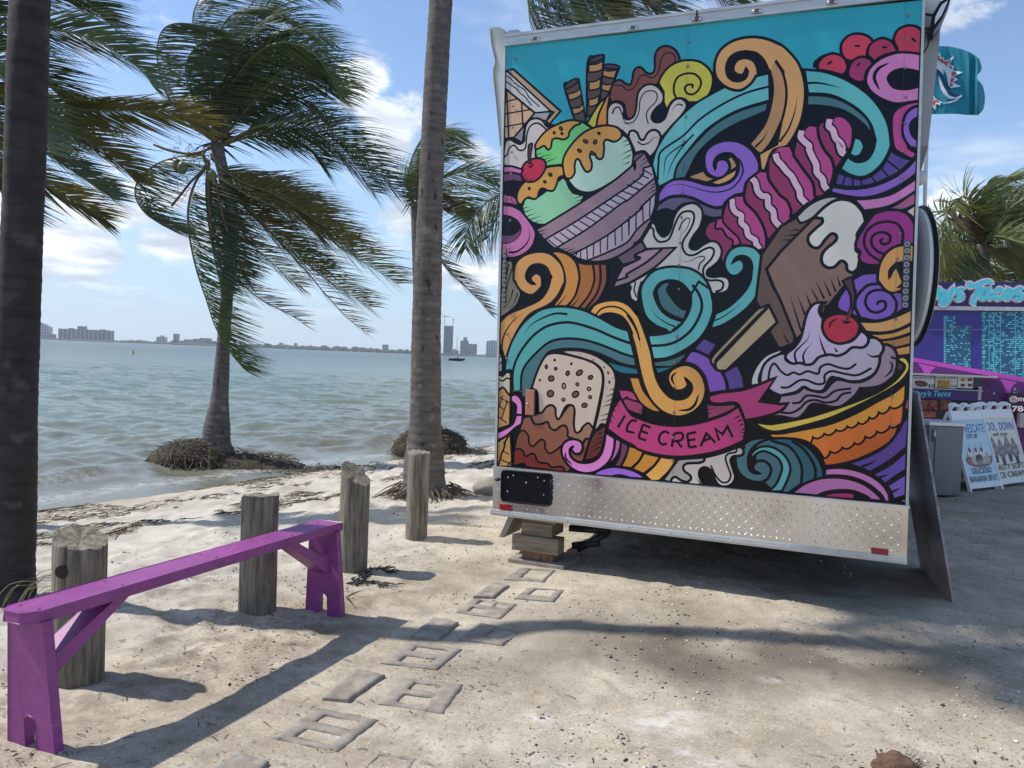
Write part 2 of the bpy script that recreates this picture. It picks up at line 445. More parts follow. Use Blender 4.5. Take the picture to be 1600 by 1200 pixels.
def ground_h(x, y):
    pdist = np.full(np.shape(x), 9.0)
    for (ax, ay), (bx, by) in zip(PATHL, PATHL[1:]):
        tq = np.clip(((x - ax) * (bx - ax) + (y - ay) * (by - ay)) / ((bx - ax) ** 2 + (by - ay) ** 2), 0, 1)
        pdist = np.minimum(pdist, np.hypot(x - ax - tq * (bx - ax), y - ay - tq * (by - ay)))
    calm = 0.22 + 0.78 * np_smooth((pdist - 0.34) / 0.35)
    lo = loose(x, y); s = np_shore0(x, y); dry = np_smooth((s - 0.2) / 0.9)
    h = lo * (0.075 * vnoise(x, y, 0.42, 11) + 0.050 * np.abs(vnoise(x, y, 0.21, 12)) + 0.040 * vnoise(x, y, 0.09, 13))
    mid = np_smooth((3.0 - x) / 3.0)
    h += calm * dry * (1 - lo) * (0.011 * vnoise(x, y, 0.5, 14) * mid + 0.015 * vnoise(x, y, 0.16, 15) + 0.015 * vnoise(x, y, 0.058, 16))
    h += dry * 0.022 * vnoise(x, y, 2.2, 17)
    gd = np.full(np.shape(x), 9.0)
    for (ax, ay), (bx, by) in zip(GROOVE, GROOVE[1:]):
        tq = np.clip(((x - ax) * (bx - ax) + (y - ay) * (by - ay)) / ((bx - ax) ** 2 + (by - ay) ** 2), 0, 1)
        gd = np.minimum(gd, np.hypot(x - ax - tq * (bx - ax), y - ay - tq * (by - ay)))
    gd = gd + 0.012 * vnoise(x, y, 0.12, 19)
    h += -0.014 * np.exp(-(gd / 0.022) ** 2) + 0.008 * np.exp(-((gd - 0.045) / 0.02) ** 2)
    near = (x > -5) & (x < 5) & (y < 10)
    for fx, fy, fa in STEPS:
        c_, s_2 = math.cos(fa), math.sin(fa); lx = (x - fx) * c_ + (y - fy) * s_2; ly = -(x - fx) * s_2 + (y - fy) * c_
        q_ = (lx / 0.135) ** 2 + (ly / 0.052) ** 2
        h += calm * near * (-0.013 * np.exp(-q_ ** 2) + 0.005 * np.exp(-((np.sqrt(q_) - 1.35) / 0.25) ** 2))
    h += 0.05 * np.exp(-((s - 1.15 - 0.25 * vnoise(x, y, 1.5, 18)) / 0.35) ** 2) * (s > 0)      # wrack berm
    return np_ground_base(x, y) + h
def gh(x, y): return float(ground_h(np.array([x]), np.array([y]))[0])

gm = bpy.data.materials.new('sand'); gm.use_nodes = True; t_ = gm.node_tree; bs = t_.nodes['Principled BSDF']; bs.inputs['Roughness'].default_value = 0.93; bs.inputs['Specular IOR Level'].default_value = 0.15
def nn(kind, **kw):
    n = t_.nodes.new(kind)
    for k, v in kw.items():
        if k == 'ins':
            for a, b_ in v.items(): n.inputs[a].default_value = b_
        else: setattr(n, k, v)
    return n
tcg = nn('ShaderNodeTexCoord')
def gnoise(scale, detail=6, rough=0.6, stretch=None):
    n = nn('ShaderNodeTexNoise'); n.inputs['Scale'].default_value = scale; n.inputs['Detail'].default_value = detail; n.inputs['Roughness'].default_value = rough
    if stretch:
        mp = nn('ShaderNodeMapping'); mp.inputs[3].default_value = stretch[:3]; mp.inputs[2].default_value = (0, 0, stretch[3] if len(stretch) > 3 else 0); t_.links.new(tcg.outputs['Object'], mp.inputs[0]); t_.links.new(mp.outputs[0], n.inputs[0])
    else: t_.links.new(tcg.outputs['Object'], n.inputs[0])
    return n.outputs[0]
def gramp(src, p0, p1, c0, c1):
    r = nn('ShaderNodeValToRGB'); r.color_ramp.elements[0].position = p0; r.color_ramp.elements[1].position = p1
    r.color_ramp.elements[0].color = c0; r.color_ramp.elements[1].color = c1; t_.links.new(src, r.inputs[0]); return r.outputs[0]
def gmix(f, a, b_, blend='MIX'):
    m = nn('ShaderNodeMix'); m.data_type = 'RGBA'; m.blend_type = blend
    for i, v in ((0, f), (6, a), (7, b_)):
        if isinstance(v, (int, float)): m.inputs[i].default_value = v
        elif isinstance(v, tuple): m.inputs[i].default_value = v
        else: t_.links.new(v, m.inputs[i])
    return m.outputs[2]
def gattr(nm): 
    n = nn('ShaderNodeAttribute'); n.attribute_name = nm; return n.outputs['Fac']
W_ = (1, 1, 1, 1); K_0 = (0, 0, 0, 1)
compact = gramp(gnoise(1.6, 12, 0.72), 0.36, 0.64, (0.30, 0.250, 0.183, 1), (0.565, 0.495, 0.388, 1))
compact = gmix(gramp(gnoise(75, 3, 0.6), 0.53, 0.66, K_0, (0.6, 0.6, 0.6, 1)), compact, (0.23, 0.185, 0.135, 1))      # grit
compact = gmix(gramp(gnoise(110, 2, 0.5), 0.62, 0.68, K_0, (0.8, 0.8, 0.8, 1)), compact, (0.66, 0.61, 0.52, 1))        # shell crumbs
beach = gramp(gnoise(2.0, 8, 0.65), 0.30, 0.70, (0.385, 0.35, 0.293, 1), (0.58, 0.54, 0.468, 1))
beach = gmix(gramp(gnoise(16, 8, 0.75), 0.50, 0.66, K_0, (0.6, 0.6, 0.6, 1)), beach, (0.34, 0.29, 0.225, 1))
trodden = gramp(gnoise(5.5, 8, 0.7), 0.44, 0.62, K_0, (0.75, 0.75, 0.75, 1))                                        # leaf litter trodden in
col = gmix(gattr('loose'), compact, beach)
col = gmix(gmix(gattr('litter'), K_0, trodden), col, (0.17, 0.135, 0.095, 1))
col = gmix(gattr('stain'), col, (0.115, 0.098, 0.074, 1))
col = gmix(gmix(gattr('dust'), K_0, gramp(gnoise(14, 8, 0.75), 0.42, 0.58, K_0, W_)), col, (0.66, 0.64, 0.60, 1))
col = gmix(gattr('wet'), col, (0.22, 0.195, 0.15, 1))
t_.links.new(col, bs.inputs['Base Color'])
wr = nn('ShaderNodeMapRange'); t_.links.new(gattr('wet'), wr.inputs[0]); wr.inputs[3].default_value = 0.93; wr.inputs[4].default_value = 0.35; t_.links.new(wr.outputs[0], bs.inputs['Roughness'])
bp = nn('ShaderNodeBump'); bp.inputs[0].default_value = 1.0; bp.inputs[1].default_value = 0.036
ad = nn('ShaderNodeMath', operation='ADD'); t_.links.new(gnoise(26, 8, 0.7), ad.inputs[0])
m2 = nn('ShaderNodeMath', operation='MULTIPLY'); t_.links.new(gnoise(130, 4, 0.7), m2.inputs[0]); m2.inputs[1].default_value = 0.45; t_.links.new(m2.outputs[0], ad.inputs[1])
t_.links.new(ad.outputs[0], bp.inputs[2]); t_.links.new(bp.outputs[0], bs.inputs['Normal'])

ys = np.concatenate([np.linspace(-40, 0.9, 24), 1.0 * (24.0 / 1.0) ** (np.arange(400) / 399.0), np.linspace(25, 90, 40)])
xf = np.arange(-4.6, 5.2, 0.026)
xs = np.concatenate([-4.6 - np.cumsum(0.03 * 1.08 ** np.arange(62))[::-1], xf, 5.2 + np.cumsum(0.03 * 1.08 ** np.arange(62))])
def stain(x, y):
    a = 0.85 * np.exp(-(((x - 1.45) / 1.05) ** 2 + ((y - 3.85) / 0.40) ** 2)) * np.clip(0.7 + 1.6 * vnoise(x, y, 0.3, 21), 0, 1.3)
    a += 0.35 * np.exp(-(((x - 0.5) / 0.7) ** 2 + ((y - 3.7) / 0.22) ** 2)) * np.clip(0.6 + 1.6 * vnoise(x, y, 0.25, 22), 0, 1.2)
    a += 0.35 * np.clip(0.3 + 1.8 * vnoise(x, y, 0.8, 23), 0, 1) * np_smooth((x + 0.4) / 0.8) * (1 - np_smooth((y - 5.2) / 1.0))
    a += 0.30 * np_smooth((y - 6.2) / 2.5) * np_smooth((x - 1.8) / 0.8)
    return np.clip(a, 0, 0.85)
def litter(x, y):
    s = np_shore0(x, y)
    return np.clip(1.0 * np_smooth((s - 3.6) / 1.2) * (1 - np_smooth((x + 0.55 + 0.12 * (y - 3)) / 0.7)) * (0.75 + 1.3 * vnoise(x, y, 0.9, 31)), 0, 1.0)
DUST = [(tuple(gp(a_, b_).xy), r_) for a_, b_, r_ in ((842, 1122, .10), (1020, 1132, .16), (1050, 1116, .12), (872, 1195, .11), (1120, 1195, .10), (1070, 1172, .07), (540, 1140, .10), (1205, 1062, .06))]
def dust(x, y):
    a = np.zeros(np.shape(x))
    for (dx_, dy_), r_ in DUST: a = np.maximum(a, 0.8 * np.exp(-(((x - dx_) / (r_ * .7)) ** 2 + ((y - dy_) / (r_ * 0.5)) ** 2)))
    return a
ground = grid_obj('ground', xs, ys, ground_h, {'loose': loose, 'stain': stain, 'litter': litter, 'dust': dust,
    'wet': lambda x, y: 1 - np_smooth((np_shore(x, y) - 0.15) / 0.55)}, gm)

# ------------------------------------------------------------------ the bay
wm = bpy.data.materials.new('bay_water'); wm.use_nodes = True; t_ = wm.node_tree; bs = t_.nodes['Principled BSDF']
tcg = nn('ShaderNodeTexCoord')
bs.inputs['Roughness'].default_value = 0.10; bs.inputs['IOR'].default_value = 1.33; bs.inputs['Specular IOR Level'].default_value = 0.27
dcol = nn('ShaderNodeValToRGB'); r = dcol.color_ramp
r.elements[0].position = 0.0; r.elements[0].color = (0.165, 0.162, 0.128, 1); r.elements[1].position = 1.0; r.elements[1].color = (0.020, 0.050, 0.042, 1)
e = r.elements.new(0.16); e.color = (0.150, 0.150, 0.112, 1); e = r.elements.new(0.42); e.color = (0.142, 0.168, 0.120, 1); e = r.elements.new(0.62); e.color = (0.118, 0.158, 0.112, 1); e = r.elements.new(0.82); e.color = (0.042, 0.076, 0.056, 1)
da = nn('ShaderNodeMath', operation='ADD'); t_.links.new(gattr('depth'), da.inputs[0])
pn = nn('ShaderNodeMath', operation='MULTIPLY_ADD'); t_.links.new(gnoise(0.06, 6, 0.6, (1, 3.5, 1, 0.3)), pn.inputs[0]); pn.inputs[1].default_value = 0.42; pn.inputs[2].default_value = -0.21; t_.links.new(pn.outputs[0], da.inputs[1])
t_.links.new(da.outputs[0], dcol.inputs[0])
sr = nn('ShaderNodeMapRange'); t_.links.new(gattr('depth'), sr.inputs[0]); sr.inputs[1].default_value = 0.45; sr.inputs[2].default_value = 1.0; sr.inputs[3].default_value = 0.24; sr.inputs[4].default_value = 0.05; t_.links.new(sr.outputs[0], bs.inputs['Specular IOR Level'])
foam = gmix(gattr('foam'), K_0, gramp(gnoise(9, 8, 0.75), 0.42, 0.60, K_0, W_))
caps = gmix(gattr('open'), K_0, gramp(gnoise(0.45, 8, 0.75, (1, 3, 1, 0.2)), 0.705, 0.735, K_0, (0.8, 0.8, 0.8, 1)))
fm = gmix(1.0, foam, caps, 'ADD')
t_.links.new(gmix(fm, dcol.outputs[0], (0.72, 0.74, 0.72, 1)), bs.inputs['Base Color'])
rr = nn('ShaderNodeMapRange'); t_.links.new(fm, rr.inputs[0]); rr.inputs[3].default_value = 0.22; rr.inputs[4].default_value = 0.8; t_.links.new(rr.outputs[0], bs.inputs['Roughness'])
b1 = nn('ShaderNodeBump'); b1.inputs[0].default_value = 1.0; b1.inputs[1].default_value = 0.06; t_.links.new(gnoise(5.0, 7, 0.65, (1, 1.6, 1, 0.25)), b1.inputs[2])
b2 = nn('ShaderNodeBump'); b2.inputs[0].default_value = 1.0; b2.inputs[1].default_value = 0.42; t_.links.new(gnoise(0.75, 8, 0.68, (1, 2.0, 1, 0.25)), b2.inputs[2]); t_.links.new(b1.outputs[0], b2.inputs['Normal'])
t_.links.new(b2.outputs[0], bs.inputs['Normal'])
S_DIR = np.array([0.871, -0.491]); T_DIR = np.array([0.491, 0.871]); S_O = np.array([-5.2, 9.1])
ss = np.concatenate([np.linspace(1.0, -6, 90), -6 - np.cumsum(0.08 * 1.030 ** np.arange(230)), [-600, -1200, -2500, -4200]])
tt = np.concatenate([[-4200, -2500, -900, -300], -12 - np.cumsum(0.12 * 1.06 ** np.arange(60))[::-1], np.arange(-12, 26, 0.10), 26 + np.cumsum(0.11 * 1.035 ** np.arange(120)), [600, 1500, 3000, 4200]])
ss = np.unique(ss)[::-1]; tt = np.unique(tt)
def wpos(a, b_): return S_O[0] + a * S_DIR[0] + b_ * T_DIR[0], S_O[1] + a * S_DIR[1] + b_ * T_DIR[1]
def wave_z(x, y):
    s = np_shore0(x, y); d = np.maximum(0, -s); dist = np.hypot(x, y)
    fade = np_smooth(d / 1.0) * (1 - np_smooth((dist - 45) / 60))
    ph = 0.9 * x * 0.35 + 1.0 * y
    h = 0.022 * np.sin(ph * 2.6 + 5 * vnoise(x, y, 3.0, 41)) + 0.014 * np.sin((0.5 * x + y) * 4.4 + 6 * vnoise(x, y, 1.7, 42)) + 0.125 * vnoise(x * 0.55, y, 0.70, 43) + 0.095 * vnoise(x * 0.65, y, 0.34, 44) + 0.045 * vnoise(x, y, 0.17, 49)
    crest = s + 1.25 + 0.55 * vnoise(x, y, 3.0, 45)
    brk = 0.12 * np.exp(-(crest / 0.26) ** 2) * np.clip(0.55 + 1.6 * vnoise(x, y, 2.4, 46), 0, 1.1) + 0.06 * np.exp(-((crest + 1.6) / 0.35) ** 2) * np.clip(0.5 + 1.5 * vnoise(x, y, 2.0, 47), 0, 1)
    return WATER_Z + fade * h + brk + 0.0
water = grid_obj('water', ss, tt, wave_z, {
    'depth': lambda x, y: np.clip(np.log1p(np.maximum(0, -np_shore0(x, y)) / 2.0) / math.log1p(160 / 2.0), 0, 1.2),
    'foam': lambda x, y: np.clip(0.45 * np.exp(-((np_shore0(x, y) + 0.02 + 0.3 * vnoise(x, y, 0.9, 48)) / 0.24) ** 2) + 0.35 * np.exp(-((np_shore0(x, y) + 1.0 + 0.55 * vnoise(x, y, 3.0, 45)) / 0.18) ** 2) * np.clip(0.2 + 2 * vnoise(x, y, 2.4, 46), 0, 1), 0, 1),
    'open': lambda x, y: np_smooth((-np_shore0(x, y) - 18) / 20) * (1 - np_smooth((np.hypot(x, y) - 400) / 300))}, wm, pos=wpos)

# ------------------------------------------------------------------ loose bits: pebbles and shell, wrack, twigs
def scatter_mesh(name, base_v, base_f, P, S, R, tilt, mats_idx, mats, kind='stuff', label=None, cat=None):
    n = len(P); bv = np.array(base_v); nv = len(bv); c, s_ = np.cos(R), np.sin(R)
    V = bv[None] * S[:, None, :]
    ct, st = np.cos(tilt), np.sin(tilt); yz = np.stack([V[..., 1] * ct[:, None] - V[..., 2] * st[:, None], V[..., 1] * st[:, None] + V[..., 2] * ct[:, None]], -1)
    V = np.concatenate([V[..., :1], yz], -1)
    X = V[..., 0] * c[:, None] - V[..., 1] * s_[:, None]; Y = V[..., 0] * s_[:, None] + V[..., 1] * c[:, None]
    V = np.stack([X, Y, V[..., 2]], -1) + P[:, None, :]
    me = bpy.data.meshes.new(name); bf = np.array(base_f); k = bf.shape[1]
    F = (bf[None] + (np.arange(n) * nv)[:, None, None]).reshape(-1, k)
    me.vertices.add(n * nv); me.vertices.foreach_set('co', V.astype(np.float32).ravel())
    me.loops.add(F.size); me.loops.foreach_set('vertex_index', F.astype(np.int32).ravel()); me.polygons.add(len(F)); me.polygons.foreach_set('loop_start', np.arange(0, F.size, k, dtype=np.int32))
    try: me.polygons.foreach_set('loop_total', np.full(len(F), k, np.int32))
    except Exception: pass
    for m_ in mats: me.materials.append(m_)
    me.polygons.foreach_set('material_index', np.repeat(np.asarray(mats_idx, np.int32), len(bf)))
    me.update(calc_edges=True); me.validate()
    o = bpy.data.objects.new(name, me); wire(o, None, Vector((0, 0, 0))); o['kind'] = kind; return o
octv = [(1, 0, 0), (0, 1, 0), (-1, 0, 0), (0, -1, 0), (0.2, 0.1, 1), (0, 0, -1)]; octf = [(0, 1, 4), (1, 2, 4), (2, 3, 4), (3, 0, 4), (1, 0, 5), (2, 1, 5), (3, 2, 5), (0, 3, 5)]
n = 26000
yy = 1.7 * (9.5 / 1.7) ** rng.random(n); xx = (rng.random(n) - 0.5) * 1.45 * yy + 0.1
ok = np_shore0(xx, yy) > 3.6; ok &= ~((vnoise(xx, yy, 0.5, 51) + 0.5 * vnoise(xx, yy, 1.4, 52) < -0.07)); xx, yy = xx[ok], yy[ok]; n = len(xx)
sz = 0.0018 + 0.0070 * rng.random(n) ** 4 + 0.0010 * yy * 0.30
S_ = np.stack([sz * (0.8 + rng.random(n)), sz * (0.6 + 0.6 * rng.random(n)), sz * (0.25 + 0.4 * rng.random(n))], -1)
zz_ = ground_h(xx, yy) + S_[:, 2] * 0.4
scatter_mesh('shell_gravel', octv, octf, np.stack([xx, yy, zz_], -1), S_, rng.random(n) * 6.28, rng.normal(0, 0.2, n), rng.choice(4, n, p=[0.11, 0.42, 0.31, 0.16]),
    [mat('shell_white', (0.72, 0.68, 0.60), 0.6), mat('pebble_tan', (0.40, 0.34, 0.26), 0.8), mat('pebble_grey', (0.25, 0.23, 0.20), 0.8), mat('debris_dark', (0.045, 0.035, 0.026), 0.9)])
# wrack: dry seagrass and twigs left in lines along the beach
strip_v = [(-1, -0.5, 0), (0, -0.5, 0.25), (1, -0.5, 0.0), (1, 0.5, 0), (0, 0.5, 0.35), (-1, 0.5, 0)]; strip_f = [(0, 1, 4, 5), (1, 2, 3, 4)]
def wrack(name, n, smu, ssd, t0, t1, ln, mats_, along=0.35, p=None):
    tpos = t0 + (t1 - t0) * rng.random(n); k = rng.integers(0, len(smu), n)
    sp = np.array(smu)[k] + rng.normal(0, 1, n) * np.array(ssd)[k]
    x = S_O[0] + sp * S_DIR[0] + tpos * T_DIR[0]; y = S_O[1] + sp * S_DIR[1] + tpos * T_DIR[1]
    w = 0.5 * vnoise(x, y, 1.9, 61); x += w * S_DIR[0]; y += w * S_DIR[1]
    keep = vnoise(x, y, 0.55, 62) + 0.25 * vnoise(x, y, 0.2, 63) > -0.08; x, y = x[keep], y[keep]; n = len(x)
    L_ = ln * (0.4 + rng.random(n)); S = np.stack([L_, np.full(n, 0.007) * (0.6 + rng.random(n)), np.full(n, 0.02)], -1)
    return scatter_mesh(name, strip_v, strip_f, np.stack([x, y, ground_h(x, y) + 0.004 + 0.012 * rng.random(n)], -1), S, 1.057 + rng.normal(0, along, n), rng.normal(0, 0.5, n), rng.integers(0, len(mats_), n), mats_)
wr_m = [mat('wrack_brown', (0.10, 0.065, 0.038), 0.9), mat('wrack_dark', (0.045, 0.032, 0.022), 0.9), mat('wrack_dry', (0.20, 0.145, 0.09), 0.9)]
wrack('seaweed_wrack', 7000, [0.75, 1.2, 1.65], [0.16, 0.14, 0.10], -6, 16, 0.055, wr_m, 0.30)
wrack('wrack_line', 5200, [2.75, 3.1], [0.09, 0.06], -5, 12, 0.06, wr_m, 0.30)
n = 3200
yy = 2.0 * (8.0 / 2.0) ** rng.random(n); xx = (rng.random(n) - 0.5) * 1.4 * yy
ok = (np_shore0(xx, yy) > 2.6) & ((xx < 0.0) | (rng.random(n) < 0.25)); xx, yy = xx[ok], yy[ok]; n = len(xx)
scatter_mesh('leaf_litter', strip_v, strip_f, np.stack([xx, yy, ground_h(xx, yy) + 0.004], -1), np.stack([0.006 + 0.028 * rng.random(n) ** 4, np.full(n, 0.0032), np.full(n, 0.008)], -1), rng.random(n) * 6.28, rng.normal(0, 0.3, n), rng.integers(0, 3, n), wr_m)

